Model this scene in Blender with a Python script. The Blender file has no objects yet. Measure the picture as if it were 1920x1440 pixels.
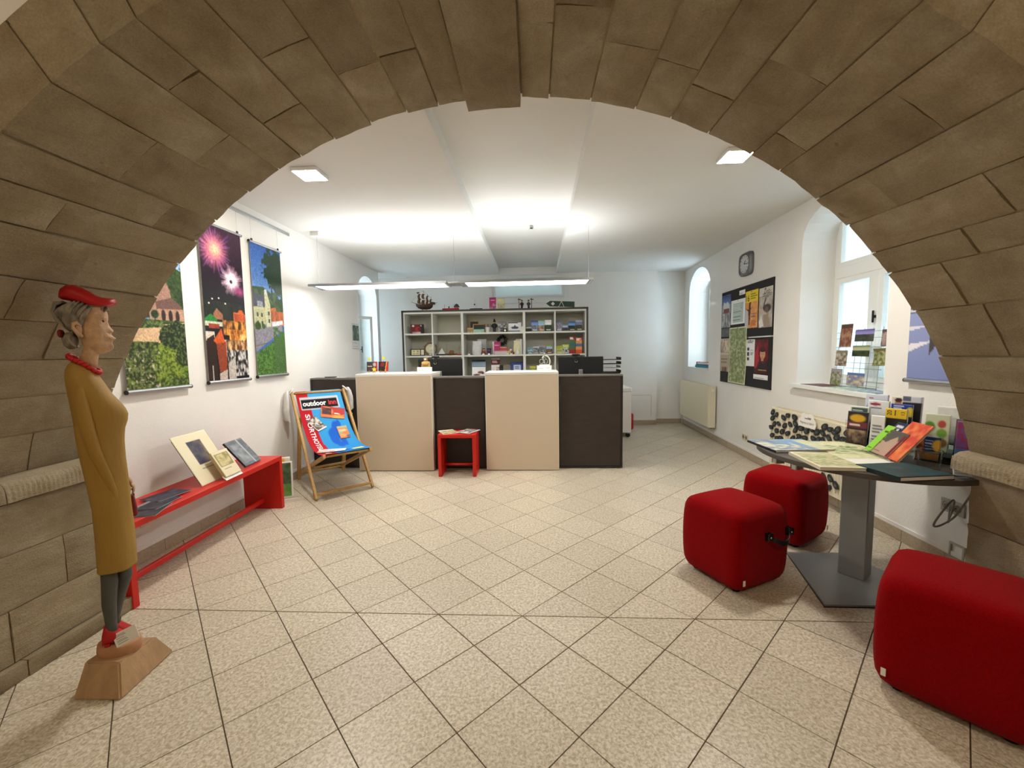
import bpy, bmesh, math, random
import numpy as np
from mathutils import Vector, Matrix, noise
from math import sin, cos, pi, radians, sqrt, atan2, degrees

scene = bpy.context.scene
COL = scene.collection

# ------------------------------------------------------------------ camera
cam_d = bpy.data.cameras.new('camera')
cam = bpy.data.objects.new('camera', cam_d)
COL.objects.link(cam)
_yaw, _pitch, _roll = radians(-2.989), radians(-4.664), radians(-0.9)
_F = Vector((sin(_yaw) * cos(_pitch), cos(_yaw) * cos(_pitch), sin(_pitch)))
_r = Vector((cos(_yaw), -sin(_yaw), 0))
_u = _r.cross(_F)
_R = _r * cos(_roll) + _u * sin(_roll)
_U = _u * cos(_roll) - _r * sin(_roll)
cam.matrix_world = Matrix(((_R.x, _U.x, -_F.x, 0), (_R.y, _U.y, -_F.y, 0), (_R.z, _U.z, -_F.z, 1.349), (0, 0, 0, 1)))
cam_d.sensor_width = 36.0
cam_d.lens = 763.9 / 1920 * 36.0
cam_d.clip_start = 0.05
scene.camera = cam

# ------------------------------------------------------------------ world and exposure
SKY = 5.0
world = bpy.data.worlds.new('overcast_sky')
scene.world = world
world.use_nodes = True
_bg = world.node_tree.nodes['Background']
_bg.inputs[0].default_value = (0.66, 0.82, 1.0, 1)
_bg.inputs[1].default_value = SKY
scene.view_settings.view_transform = 'Standard'
scene.view_settings.look = 'None'
scene.view_settings.gamma = 1.0
scene.view_settings.use_curve_mapping = False
scene.view_settings.exposure = 1.72
PENDANT_DOWN, PENDANT_UP, PANEL, NEAR_LAMP = 4.6, 4.0, 105.0, 5.5

# ------------------------------------------------------------------ helpers
rnd = random.Random(7)

def lin(c):
    """sRGB 0-255 (or hex string) to linear rgb"""
    if isinstance(c, str):
        c = tuple(int(c[i:i + 2], 16) for i in (0, 2, 4))
    return tuple(((v / 255) / 12.92 if v / 255 <= 0.04045 else ((v / 255 + 0.055) / 1.055) ** 2.4) for v in c)

MATS = {}

def mat(name, col, rough=0.6, metal=0.0, var=0.0, vscale=8.0, bump=0.0, bscale=60.0, sheen=0.0, spec=0.5, stretch=None, trans=0.0, ior=1.45, coat=0.0, rnd_amt=0.0):
    if name in MATS:
        return MATS[name]
    m = bpy.data.materials.new(name)
    m.use_nodes = True
    nt = m.node_tree
    b = nt.nodes['Principled BSDF']
    c = lin(col) if not isinstance(col, tuple) or max(col) > 1.0 else col
    b.inputs['Base Color'].default_value = (*c, 1)
    b.inputs['Roughness'].default_value = rough
    b.inputs['Metallic'].default_value = metal
    b.inputs['Specular IOR Level'].default_value = spec
    b.inputs['IOR'].default_value = ior
    b.inputs['Transmission Weight'].default_value = trans
    b.inputs['Coat Weight'].default_value = coat
    if sheen:
        b.inputs['Sheen Weight'].default_value = sheen
        b.inputs['Sheen Roughness'].default_value = 0.5
    if var or bump:
        geo = nt.nodes.new('ShaderNodeTexCoord')
        mp = nt.nodes.new('ShaderNodeMapping')
        nt.links.new(geo.outputs['Object'], mp.inputs[0])
        if stretch:
            mp.inputs['Scale'].default_value = stretch
    if var:
        n = nt.nodes.new('ShaderNodeTexNoise')
        n.inputs['Scale'].default_value = vscale
        n.inputs['Detail'].default_value = 5
        nt.links.new(mp.outputs[0], n.inputs['Vector'])
        r = nt.nodes.new('ShaderNodeValToRGB')
        r.color_ramp.elements[0].position = 0.3
        r.color_ramp.elements[1].position = 0.7
        r.color_ramp.elements[0].color = (*[v * (1 - var) for v in c], 1)
        r.color_ramp.elements[1].color = (*[min(1, v * (1 + var)) for v in c], 1)
        nt.links.new(n.outputs['Fac'], r.inputs[0])
        nt.links.new(r.outputs[0], b.inputs['Base Color'])
    if bump:
        n2 = nt.nodes.new('ShaderNodeTexNoise')
        n2.inputs['Scale'].default_value = bscale
        n2.inputs['Detail'].default_value = 4
        nt.links.new(mp.outputs[0], n2.inputs['Vector'])
        bp = nt.nodes.new('ShaderNodeBump')
        bp.inputs['Strength'].default_value = bump
        bp.inputs['Distance'].default_value = 0.01
        nt.links.new(n2.outputs['Fac'], bp.inputs['Height'])
        nt.links.new(bp.outputs[0], b.inputs['Normal'])
    MATS[name] = m
    return m

def emis(name, col, strength):
    m = bpy.data.materials.new(name)
    m.use_nodes = True
    nt = m.node_tree
    nt.nodes.remove(nt.nodes['Principled BSDF'])
    e = nt.nodes.new('ShaderNodeEmission')
    e.inputs[0].default_value = (*col, 1)
    e.inputs[1].default_value = strength
    nt.links.new(e.outputs[0], nt.nodes['Material Output'].inputs[0])
    return m

def attr_mat(name, rough=0.45, spec=0.4):
    m = bpy.data.materials.new(name)
    m.use_nodes = True
    nt = m.node_tree
    b = nt.nodes['Principled BSDF']
    a = nt.nodes.new('ShaderNodeAttribute')
    a.attribute_name = 'Col'
    nt.links.new(a.outputs['Color'], b.inputs['Base Color'])
    b.inputs['Roughness'].default_value = rough
    b.inputs['Specular IOR Level'].default_value = spec
    return m

PRINT = attr_mat('printed_paper', 0.5, 0.3)
FABRIC_PRINT = attr_mat('printed_canvas', 0.8, 0.2)

class MB:
    """collects shapes into one mesh"""
    def __init__(self):
        self.bm = bmesh.new()
    def add(self, vs, fs):
        v = [self.bm.verts.new(p) for p in vs]
        for f in fs:
            try:
                self.bm.faces.new([v[i] for i in f])
            except ValueError:
                pass
        return v
    def box(self, c, s, rot=None, bev=0.0, seg=1):
        M = Matrix.Translation(Vector(c))
        if rot is not None:
            M = M @ (rot if isinstance(rot, Matrix) else Matrix.Rotation(rot, 4, 'Z'))
        g = bmesh.ops.create_cube(self.bm, size=1.0)
        vs = g['verts']
        for v in vs:
            v.co = M @ Vector((v.co.x * s[0], v.co.y * s[1], v.co.z * s[2]))
        if bev:
            es = set()
            for v in vs:
                es.update(v.link_edges)
            bmesh.ops.bevel(self.bm, geom=list(es), offset=bev, segments=seg, affect='EDGES', profile=0.5)
        return self
    def bb(self, a, b, bev=0.0, seg=1):
        return self.box([(a[i] + b[i]) / 2 for i in range(3)], [abs(b[i] - a[i]) for i in range(3)], None, bev, seg)
    def prism(self, pts, z0, z1, M=None):
        n = len(pts)
        M = M or Matrix.Identity(4)
        vs = [M @ Vector((p[0], p[1], z0)) for p in pts] + [M @ Vector((p[0], p[1], z1)) for p in pts]
        fs = [tuple(reversed(range(n))), tuple(range(n, 2 * n))] + [(i, (i + 1) % n, n + (i + 1) % n, n + i) for i in range(n)]
        self.add(vs, fs)
        return self
    def tube(self, pts, r, n=8, caps=True, flat=None):
        pts = [Vector(p) for p in pts]
        rs = r if isinstance(r, (list, tuple)) else [r] * len(pts)
        rings = []
        up = Vector((0, 0, 1))
        last = None
        for i, p in enumerate(pts):
            t = (pts[min(i + 1, len(pts) - 1)] - pts[max(i - 1, 0)])
            t = t.normalized() if t.length > 1e-9 else Vector((0, 0, 1))
            if last is None:
                a = t.cross(up)
                if a.length < 0.1:
                    a = t.cross(Vector((1, 0, 0)))
            else:
                a = last - t * last.dot(t)
            a.normalize()
            last = a
            b = t.cross(a)
            fl = flat or 1.0
            rings.append([p + a * (rs[i] * cos(2 * pi * k / n)) + b * (rs[i] * fl * sin(2 * pi * k / n)) for k in range(n)])
        return self.loft(rings, caps)
    def loft(self, rings, caps=True):
        n = len(rings[0])
        vs = [p for rg in rings for p in rg]
        fs = []
        for i in range(len(rings) - 1):
            for k in range(n):
                fs.append((i * n + k, i * n + (k + 1) % n, (i + 1) * n + (k + 1) % n, (i + 1) * n + k))
        if caps:
            fs.append(tuple(reversed(range(n))))
            fs.append(tuple((len(rings) - 1) * n + k for k in range(n)))
        self.add(vs, fs)
        return self
    def lathe(self, prof, n=16, M=None):
        M = M or Matrix.Identity(4)
        return self.loft([[M @ Vector((r * cos(2 * pi * k / n), r * sin(2 * pi * k / n), z)) for k in range(n)] for r, z in prof])
    def sphere(self, c, r, nu=12, nv=8, M=None):
        r = r if isinstance(r, (list, tuple)) else (r, r, r)
        M = M or Matrix.Identity(4)
        c = Vector(c)
        rings = []
        for j in range(nv + 1):
            t = pi * (j + (0.02 if j == 0 else (-0.02 if j == nv else 0))) / nv - pi / 2
            rings.append([c + (M @ Vector((r[0] * cos(t) * cos(2 * pi * k / nu), r[1] * cos(t) * sin(2 * pi * k / nu), r[2] * sin(t)))) for k in range(nu)])
        return self.loft(rings)
    def build(self, name, m, parent=None, smooth=None, loc=None, rot=None):
        bm = self.bm
        bmesh.ops.recalc_face_normals(bm, faces=bm.faces)
        me = bpy.data.meshes.new(name)
        bm.to_mesh(me)
        bm.free()
        return mesh_obj(name, me, m, parent, smooth, loc, rot)

def mesh_obj(name, me, m, parent=None, smooth=None, loc=None, rot=None):
    if m is not None and not me.materials:
        me.materials.append(m)
    if smooth:
        for p in me.polygons:
            p.use_smooth = True
        if smooth is not True:
            me.set_sharp_from_angle(angle=radians(smooth))
    o = bpy.data.objects.new(name, me)
    COL.objects.link(o)
    if parent is not None:
        o.parent = parent
    if loc is not None:
        o.location = loc
    if rot is not None:
        if isinstance(rot, Matrix):
            o.matrix_basis = Matrix.Translation(Vector(loc or (0, 0, 0))) @ rot.to_4x4()
        else:
            o.rotation_euler = (0, 0, rot)
    return o

def tag(o, label, cat, group=None):
    o['label'] = label
    o['category'] = cat
    if group:
        o['group'] = group
    return o

def thing(name, label, cat, loc=(0, 0, 0), rot=0.0, group=None):
    o = bpy.data.objects.new(name, None)
    o.empty_display_size = 0.1
    COL.objects.link(o)
    if isinstance(rot, Matrix):
        o.matrix_basis = Matrix.Translation(Vector(loc)) @ rot.to_4x4()
    else:
        o.location = loc
        o.rotation_euler = (0, 0, rot)
    return tag(o, label, cat, group)

def struct(o):
    o['kind'] = 'structure'
    return o

def basis(x, z):
    """rotation whose local x runs along x, local z along z (the printed side), y = z cross x"""
    x = Vector(x).normalized()
    z = Vector(z)
    z = (z - x * z.dot(x)).normalized()
    y = z.cross(x)
    return Matrix(((x.x, y.x, z.x), (x.y, y.y, z.y), (x.z, y.z, z.z)))

def standing(ang=0.0, lean=0.0):
    """a sheet standing upright, printed side to -Y, turned by ang about the vertical and leaning back by lean"""
    R = Matrix.Rotation(ang, 3, 'Z') @ Matrix(((1, 0, 0), (0, 0, -1), (0, 1, 0))).to_3x3()
    return R @ Matrix.Rotation(-lean, 3, 'X')

def lying(ang=0.0):
    return Matrix.Rotation(ang, 3, 'Z')

# ---- painting of flat print as vertex colours
_nr = np.random.RandomState(3)

def fbm(w, h, sx, sy, seed=0, octv=4):
    rs = np.random.RandomState(seed)
    out = np.zeros((h, w))
    amp, tot = 1.0, 0.0
    for o in range(octv):
        gx, gy = max(2, int(sx) + 2), max(2, int(sy) + 2)
        g = rs.rand(gy, gx)
        x = np.linspace(0, gx - 1.001, w)
        y = np.linspace(0, gy - 1.001, h)
        xi, yi = x.astype(int), y.astype(int)
        xf, yf = x - xi, y - yi
        xf, yf = xf * xf * (3 - 2 * xf), yf * yf * (3 - 2 * yf)
        a = g[yi][:, xi] * (1 - xf) + g[yi][:, xi + 1] * xf
        b = g[yi + 1][:, xi] * (1 - xf) + g[yi + 1][:, xi + 1] * xf
        out += amp * (a * (1 - yf[:, None]) + b * yf[:, None])
        tot += amp
        amp *= 0.5
        sx *= 2
        sy *= 2
    return out / tot

class Cv:
    """a small canvas in sRGB 0-255; u to the right, v down, both 0..1"""
    def __init__(self, w, h, bg=(240, 240, 235)):
        self.w, self.h = w, h
        self.a = np.zeros((h, w, 3)) + np.array(bg, float)
        self.U, self.V = np.meshgrid(np.linspace(0, 1, w), np.linspace(0, 1, h))
    def mix(self, mask, c):
        mask = np.clip(mask, 0, 1)[..., None]
        c = np.array(c, float)
        self.a = self.a * (1 - mask) + c * mask
        return self
    def rect(self, u0, v0, u1, v1, c):
        return self.mix(((self.U >= u0) & (self.U <= u1) & (self.V >= v0) & (self.V <= v1)).astype(float), c)
    def grad(self, u0, v0, u1, v1, c0, c1):
        m = ((self.U >= u0) & (self.U <= u1) & (self.V >= v0) & (self.V <= v1)).astype(float)
        t = np.clip((self.V - v0) / max(1e-6, v1 - v0), 0, 1)[..., None]
        return self.mix(m, np.array(c0, float) * (1 - t) + np.array(c1, float) * t)
    def ell(self, u, v, ru, rv, c, soft=0.15):
        d = np.sqrt(((self.U - u) / ru) ** 2 + ((self.V - v) / rv) ** 2)
        return self.mix((1 + soft - d) / (2 * soft + 1e-6), c)
    def poly(self, pts, c):
        inside = np.zeros(self.U.shape, bool)
        n = len(pts)
        for i in range(n):
            x0, y0 = pts[i]
            x1, y1 = pts[(i + 1) % n]
            if y0 == y1:
                continue
            cr = ((y0 > self.V) != (y1 > self.V)) & (self.U < (x1 - x0) * (self.V - y0) / (y1 - y0) + x0)
            inside ^= cr
        return self.mix(inside.astype(float), c)
    def nz(self, u0, v0, u1, v1, c0, c1, sx=12, sy=12, seed=0, thr=None, con=2.2):
        m = ((self.U >= u0) & (self.U <= u1) & (self.V >= v0) & (self.V <= v1)).astype(float)
        f = np.clip((fbm(self.w, self.h, sx, sy, seed) - 0.5) * con + 0.5, 0, 1)
        if thr is not None:
            return self.mix(m * (f > thr), c1)
        return self.mix(m, np.array(c0, float) * (1 - f[..., None]) + np.array(c1, float) * f[..., None])
    def lines(self, u0, v0, u1, v1, n, c=(70, 70, 70), seed=0, fill=0.45):
        rs = np.random.RandomState(seed)
        st = (v1 - v0) / n
        for i in range(n):
            self.rect(u0, v0 + i * st, u0 + (u1 - u0) * (0.65 + 0.35 * rs.rand()), v0 + i * st + st * fill, c)
        return self
    def grain(self, amt=0.5, sx=40, sy=60, seed=1):
        f = 1 + amt * (fbm(self.w, self.h, sx, sy, seed, 2) - 0.5)
        self.a = np.clip(self.a * f[..., None], 0, 255)
        return self
    def soft(self, n=1):
        for _ in range(n):
            p = np.pad(self.a, ((1, 1), (1, 1), (0, 0)), 'edge')
            self.a = (p[1:-1, 1:-1] * 2 + p[:-2, 1:-1] + p[2:, 1:-1] + p[1:-1, :-2] + p[1:-1, 2:]) / 6
        return self
    def ray(self, u, v, length, n, c, asp=1.0, wid=0.05, seed=0, inner=0.0):
        rs = np.random.RandomState(seed)
        du, dv = self.U - u, (self.V - v) * asp
        r = np.hypot(du, dv)
        th = np.arctan2(dv, du)
        for k in range(n):
            a = 2 * pi * k / n + rs.rand() * 0.2
            L = length * (0.65 + 0.35 * rs.rand())
            d = np.abs(np.angle(np.exp(1j * (th - a)))) * np.maximum(r, 0.02)
            self.mix((d < wid * 0.1) * (r < L) * (r > inner) * np.clip(1.25 - r / L, 0, 1), c)
        return self

def grid_sheet(name, w, h, cv, parent=None, loc=None, rot=None, thick=0.002, m=None, edge=None, origin='base', bend=0.0, curl=None):
    """a thin slab w x h whose front carries the canvas; origin at the middle of its lower edge ('base') or its centre"""
    nx, ny = cv.w, cv.h
    oy = 0.0 if origin == 'base' else -h / 2
    xs = np.linspace(-w / 2, w / 2, nx)
    ys = np.linspace(h, 0, ny) + oy
    X, Y = np.meshgrid(xs, ys)
    Zc = bend * (1 - (2 * X / w) ** 2)
    if curl is not None:
        Zc = Zc + curl(X, Y)
    f = np.stack([X, Y, Zc + thick], -1).reshape(-1, 3)
    lam = np.concatenate([np.arange(nx), np.arange(1, ny) * nx + nx - 1, (ny - 1) * nx + np.arange(nx - 2, -1, -1), np.arange(ny - 2, 0, -1) * nx])
    bk = f[lam].copy()
    bk[:, 2] -= thick
    verts = np.concatenate([f, bk])
    i = (np.arange(ny - 1)[:, None] * nx + np.arange(nx - 1)[None, :]).reshape(-1)
    quads = np.stack([i, i + nx, i + nx + 1, i + 1], -1).tolist()
    nb = len(lam)
    N = nx * ny
    sides = [(int(lam[k]), int(lam[(k + 1) % nb]), N + (k + 1) % nb, N + k) for k in range(nb)]
    back = [tuple(N + k for k in range(nb))] if (bend == 0 and curl is None) else []
    me = bpy.data.meshes.new(name)
    me.from_pydata(verts.tolist(), [], quads + sides + back)
    ca = me.color_attributes.new('Col', 'FLOAT_COLOR', 'POINT')
    c = np.clip(cv.a, 0, 255) / 255
    l = np.where(c <= 0.04045, c / 12.92, ((c + 0.055) / 1.055) ** 2.4)
    cc = np.ones((len(verts), 4))
    cc[:N, :3] = l.reshape(-1, 3)
    cc[N:, :3] = lin(edge) if edge is not None else cc[lam, :3]
    ca.data.foreach_set('color', cc.ravel())
    me.materials.append(m or PRINT)
    for p in me.polygons[:len(quads)]:
        p.use_smooth = True
    return mesh_obj(name, me, None, parent, None, loc, rot)

def text_mesh(name, txt, size, m, parent=None, loc=(0, 0, 0), rot=None, extrude=0.0, align='CENTER', warp=None, sx=1.0, bold=0.0, fit=None):
    cu = bpy.data.curves.new(name, 'FONT')
    cu.body = txt
    cu.size = size
    cu.align_x = align
    cu.align_y = 'CENTER'
    cu.extrude = extrude
    cu.offset = bold
    cu.resolution_u = 3
    ob = bpy.data.objects.new('tmp_text', cu)
    COL.objects.link(ob)
    dg = bpy.context.evaluated_depsgraph_get()
    me = bpy.data.meshes.new_from_object(ob.evaluated_get(dg))
    bpy.data.objects.remove(ob)
    bpy.data.curves.remove(cu)
    me.name = name
    me.materials.clear()
    if fit:
        xs = [v.co.x for v in me.vertices]
        sx = fit / (max(xs) - min(xs))
    if warp is not None:
        bm = bmesh.new()
        bm.from_mesh(me)
        bmesh.ops.subdivide_edges(bm, edges=[e for e in bm.edges if e.calc_length() > size * 0.25], cuts=2)
        bmesh.ops.triangulate(bm, faces=bm.faces)
        for v in bm.verts:
            v.co = warp(v.co.x * sx, v.co.y)
        bm.to_mesh(me)
        bm.free()
    elif sx != 1.0:
        for v in me.vertices:
            v.co.x *= sx
    return mesh_obj(name, me, m, parent, None, loc, rot)

def copy_tree(o, parent=None):
    c = o.copy()
    COL.objects.link(c)
    c.parent = parent
    for ch in list(o.children):
        copy_tree(ch, c)
    return c

# ------------------------------------------------------------------ materials
WHITE_WALL = mat('white_plaster', (234, 231, 225), 0.85, var=0.02, vscale=3, bump=0.12, bscale=90, spec=0.2)
CEIL = mat('ceiling_paint', (226, 224, 218), 0.9, var=0.015, vscale=2, bump=0.05, bscale=60, spec=0.15)
TILE_G = mat('grout', (96, 82, 70), 0.9, var=0.15, vscale=30)
RED = mat('red_lacquer', (196, 34, 24), 0.38, var=0.03, vscale=5, spec=0.4)
CREAM = mat('cream_laminate', (205, 188, 164), 0.5, var=0.03, vscale=120, spec=0.35)
CREAM_EDGE = mat('white_edge', (228, 224, 214), 0.45)
DARK = mat('dark_oak_laminate', (60, 52, 47), 0.5, var=0.12, vscale=7, stretch=(1, 1, 3.5), bump=0.04, bscale=40, spec=0.35)
DARK_EDGE = mat('dark_edge', (40, 36, 34), 0.5)
ALU = mat('brushed_aluminium', (178, 180, 182), 0.35, 0.85, spec=0.5)
STEEL = mat('grey_lacquered_steel', (150, 156, 160), 0.42, 0.25, spec=0.5)
CHROME = mat('chrome', (205, 205, 205), 0.15, 1.0)
BLACK = mat('black_plastic', (22, 22, 23), 0.45)
WHITEP = mat('white_plastic', (226, 224, 218), 0.4)
PAPER = mat('white_paper', (236, 233, 226), 0.7, spec=0.2)
FELT = mat('red_wool_felt', (138, 3, 8), 0.95, var=0.15, vscale=160, bump=0.35, bscale=420, sheen=0.04, spec=0.05)
ASH = mat('oiled_ash_wood', (184, 146, 90), 0.5, var=0.14, vscale=14, stretch=(6, 6, 1), spec=0.35)
GLASS = mat('clear_glass', (245, 250, 248), 0.02, trans=1.0, ior=1.45)
ACRYL = mat('clear_acrylic', (240, 244, 244), 0.03, trans=1.0, ior=1.2)
RAD = mat('radiator_enamel', (222, 213, 186), 0.45, spec=0.4)
WINFRAME = mat('white_window_paint', (228, 230, 226), 0.45)
INK = mat('black_ink', (25, 25, 25), 0.7)
RED_INK = mat('red_ink', (190, 20, 30), 0.6)
WHITE_INK = mat('white_ink', (240, 238, 232), 0.6)
CABLE = mat('grey_cable', (150, 148, 142), 0.6)

def tile_material():
    m = bpy.data.materials.new('mottled_floor_tile')
    m.use_nodes = True
    nt = m.node_tree
    b = nt.nodes['Principled BSDF']
    g = nt.nodes.new('ShaderNodeNewGeometry')
    n = nt.nodes.new('ShaderNodeTexNoise')
    n.inputs['Scale'].default_value = 85
    n.inputs['Detail'].default_value = 3
    n.inputs['Roughness'].default_value = 0.6
    n.inputs['Distortion'].default_value = 0.6
    nt.links.new(g.outputs['Position'], n.inputs['Vector'])
    r = nt.nodes.new('ShaderNodeValToRGB')
    r.color_ramp.elements[0].position = 0.36
    r.color_ramp.elements[1].position = 0.62
    r.color_ramp.elements[0].color = (*lin((172, 157, 133)), 1)
    r.color_ramp.elements[1].color = (*lin((217, 207, 188)), 1)
    nt.links.new(n.outputs['Fac'], r.inputs[0])
    oi = nt.nodes.new('ShaderNodeObjectInfo')
    hs = nt.nodes.new('ShaderNodeHueSaturation')
    mr = nt.nodes.new('ShaderNodeMapRange')
    mr.inputs['To Min'].default_value = 0.94
    mr.inputs['To Max'].default_value = 1.05
    nt.links.new(oi.outputs['Random'], mr.inputs['Value'])
    nt.links.new(mr.outputs[0], hs.inputs['Value'])
    nt.links.new(r.outputs[0], hs.inputs['Color'])
    nt.links.new(hs.outputs[0], b.inputs['Base Color'])
    b.inputs['Roughness'].default_value = 0.34
    b.inputs['Specular IOR Level'].default_value = 0.45
    return m
TILE = tile_material()

def stone_material(name, c0, c1, c2, rand=0.10):
    m = bpy.data.materials.new(name)
    m.use_nodes = True
    nt = m.node_tree
    b = nt.nodes['Principled BSDF']
    g = nt.nodes.new('ShaderNodeNewGeometry')
    oi = nt.nodes.new('ShaderNodeObjectInfo')
    off = nt.nodes.new('ShaderNodeVectorMath')
    off.operation = 'MULTIPLY_ADD'
    cmb = nt.nodes.new('ShaderNodeCombineXYZ')
    for k in range(3):
        nt.links.new(oi.outputs['Random'], cmb.inputs[k])
    off.inputs[1].default_value = (7, 5, 9)
    nt.links.new(cmb.outputs[0], off.inputs[0])
    nt.links.new(g.outputs['Position'], off.inputs[2])
    def nz(scale, detail, rough=0.6, mapscale=None, dist=0.0):
        n = nt.nodes.new('ShaderNodeTexNoise')
        n.inputs['Scale'].default_value = scale
        n.inputs['Detail'].default_value = detail
        n.inputs['Roughness'].default_value = rough
        n.inputs['Distortion'].default_value = dist
        src = off.outputs[0]
        if mapscale:
            mp = nt.nodes.new('ShaderNodeMapping')
            mp.inputs['Scale'].default_value = mapscale
            nt.links.new(src, mp.inputs[0])
            src = mp.outputs[0]
        nt.links.new(src, n.inputs['Vector'])
        return n
    big = nz(3.2, 4, 0.6, None, 0.5)
    band = nz(7, 7, 0.68, (1, 0.55, 1.5), 0.5)
    fine = nz(150, 3, 0.7)
    r = nt.nodes.new('ShaderNodeValToRGB')
    e = r.color_ramp.elements
    e[0].position, e[1].position = 0.28, 0.74
    e[0].color, e[1].color = (*lin(c0), 1), (*lin(c2), 1)
    mid = e.new(0.5)
    mid.color = (*lin(c1), 1)
    nt.links.new(big.outputs['Fac'], r.inputs[0])
    r2 = nt.nodes.new('ShaderNodeValToRGB')
    r2.color_ramp.elements[0].position, r2.color_ramp.elements[1].position = 0.3, 0.68
    r2.color_ramp.elements[0].color = (0.72, 0.68, 0.62, 1)
    r2.color_ramp.elements[1].color = (1.08, 1.08, 1.08, 1)
    nt.links.new(band.outputs['Fac'], r2.inputs[0])
    mul = nt.nodes.new('ShaderNodeMix')
    mul.data_type = 'RGBA'
    mul.blend_type = 'MULTIPLY'
    mul.inputs[0].default_value = 0.75
    nt.links.new(r.outputs[0], mul.inputs[6])
    nt.links.new(r2.outputs[0], mul.inputs[7])
    # fine sandy grain and a few dark stains
    r3 = nt.nodes.new('ShaderNodeValToRGB')
    r3.color_ramp.elements[0].position, r3.color_ramp.elements[1].position = 0.30, 0.70
    r3.color_ramp.elements[0].color = (0.78, 0.76, 0.73, 1)
    r3.color_ramp.elements[1].color = (1.12, 1.12, 1.12, 1)
    nt.links.new(fine.outputs['Fac'], r3.inputs[0])
    mul2 = nt.nodes.new('ShaderNodeMix')
    mul2.data_type = 'RGBA'
    mul2.blend_type = 'MULTIPLY'
    mul2.inputs[0].default_value = 0.8
    nt.links.new(mul.outputs[2], mul2.inputs[6])
    nt.links.new(r3.outputs[0], mul2.inputs[7])
    spots = nz(5.5, 3, 0.75)
    r4 = nt.nodes.new('ShaderNodeValToRGB')
    r4.color_ramp.elements[0].position, r4.color_ramp.elements[1].position = 0.255, 0.30
    r4.color_ramp.elements[0].color = (0.62, 0.56, 0.48, 1)
    r4.color_ramp.elements[1].color = (1, 1, 1, 1)
    nt.links.new(spots.outputs['Fac'], r4.inputs[0])
    mul3 = nt.nodes.new('ShaderNodeMix')
    mul3.data_type = 'RGBA'
    mul3.blend_type = 'MULTIPLY'
    mul3.inputs[0].default_value = 0.9
    nt.links.new(mul2.outputs[2], mul3.inputs[6])
    nt.links.new(r4.outputs[0], mul3.inputs[7])
    mul = mul3
    hs = nt.nodes.new('ShaderNodeHueSaturation')
    mr = nt.nodes.new('ShaderNodeMapRange')
    mr.inputs['To Min'].default_value = 1 - rand
    mr.inputs['To Max'].default_value = 1 + rand
    nt.links.new(oi.outputs['Random'], mr.inputs['Value'])
    nt.links.new(mr.outputs[0], hs.inputs['Value'])
    nt.links.new(mul.outputs[2], hs.inputs['Color'])
    nt.links.new(hs.outputs[0], b.inputs['Base Color'])
    b.inputs['Roughness'].default_value = 0.92
    b.inputs['Specular IOR Level'].default_value = 0.15
    sm = nt.nodes.new('ShaderNodeMath')
    sm.operation = 'MULTIPLY_ADD'
    sm.inputs[1].default_value = 0.35
    nt.links.new(fine.outputs['Fac'], sm.inputs[0])
    nt.links.new(band.outputs['Fac'], sm.inputs[2])
    tool = nz(34, 4, 0.65, (1.0, 0.35, 1.8))
    sm2 = nt.nodes.new('ShaderNodeMath')
    sm2.operation = 'MULTIPLY_ADD'
    sm2.inputs[1].default_value = 0.5
    nt.links.new(tool.outputs['Fac'], sm2.inputs[0])
    nt.links.new(sm.outputs[0], sm2.inputs[2])
    bp = nt.nodes.new('ShaderNodeBump')
    bp.inputs['Strength'].default_value = 0.75
    bp.inputs['Distance'].default_value = 0.012
    nt.links.new(sm2.outputs[0], bp.inputs['Height'])
    nt.links.new(bp.outputs[0], b.inputs['Normal'])
    return m
STONE = stone_material('sandstone', (142, 126, 101), (161, 147, 123), (176, 166, 146))
MORTAR = stone_material('lime_mortar', (150, 132, 104), (168, 150, 120), (184, 168, 138), 0.02)

# ------------------------------------------------------------------ the setting
LX = -2.58                                   # left wall
K = 0.0367                                   # the right wall runs slightly outwards
def RX(y):
    return 2.50 + K * (y - 2.4)
RN = Vector((-1, K, 0)).normalized()         # into the room
RS = Vector((-K, -1, 0)).normalized()        # to the right when one looks at the right wall
R_RIGHT = basis(RS, RN)
R_LEFT = basis((0, 1, 0), (1, 0, 0))
def on_right(y, z, off=0.0):
    return Vector((RX(y), y, z)) + RN * off
YF, YN = 1.98, 1.165                         # the two faces of the wall with the arch
CZ = 2.69
AC, AR = (-0.117, 0.295), 2.224              # centre (x, z) and radius of the arch
XL, XR = -2.185, 2.05                         # pier faces
YB, YR = 7.28, 7.42                          # back wall, its side recesses

def clip_poly(poly, a, b, c):
    """keep a*x + b*y <= c"""
    out = []
    for i in range(len(poly)):
        p, q = poly[i], poly[(i + 1) % len(poly)]
        dp, dq = a * p[0] + b * p[1] - c, a * q[0] + b * q[1] - c
        if dp <= 0:
            out.append(p)
        if (dp < 0 < dq) or (dq < 0 < dp):
            t = dp / (dp - dq)
            out.append((p[0] + (q[0] - p[0]) * t, p[1] + (q[1] - p[1]) * t))
    return out

def area(p):
    return 0.5 * abs(sum(p[i][0] * p[(i + 1) % len(p)][1] - p[(i + 1) % len(p)][0] * p[i][1] for i in range(len(p))))

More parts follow.
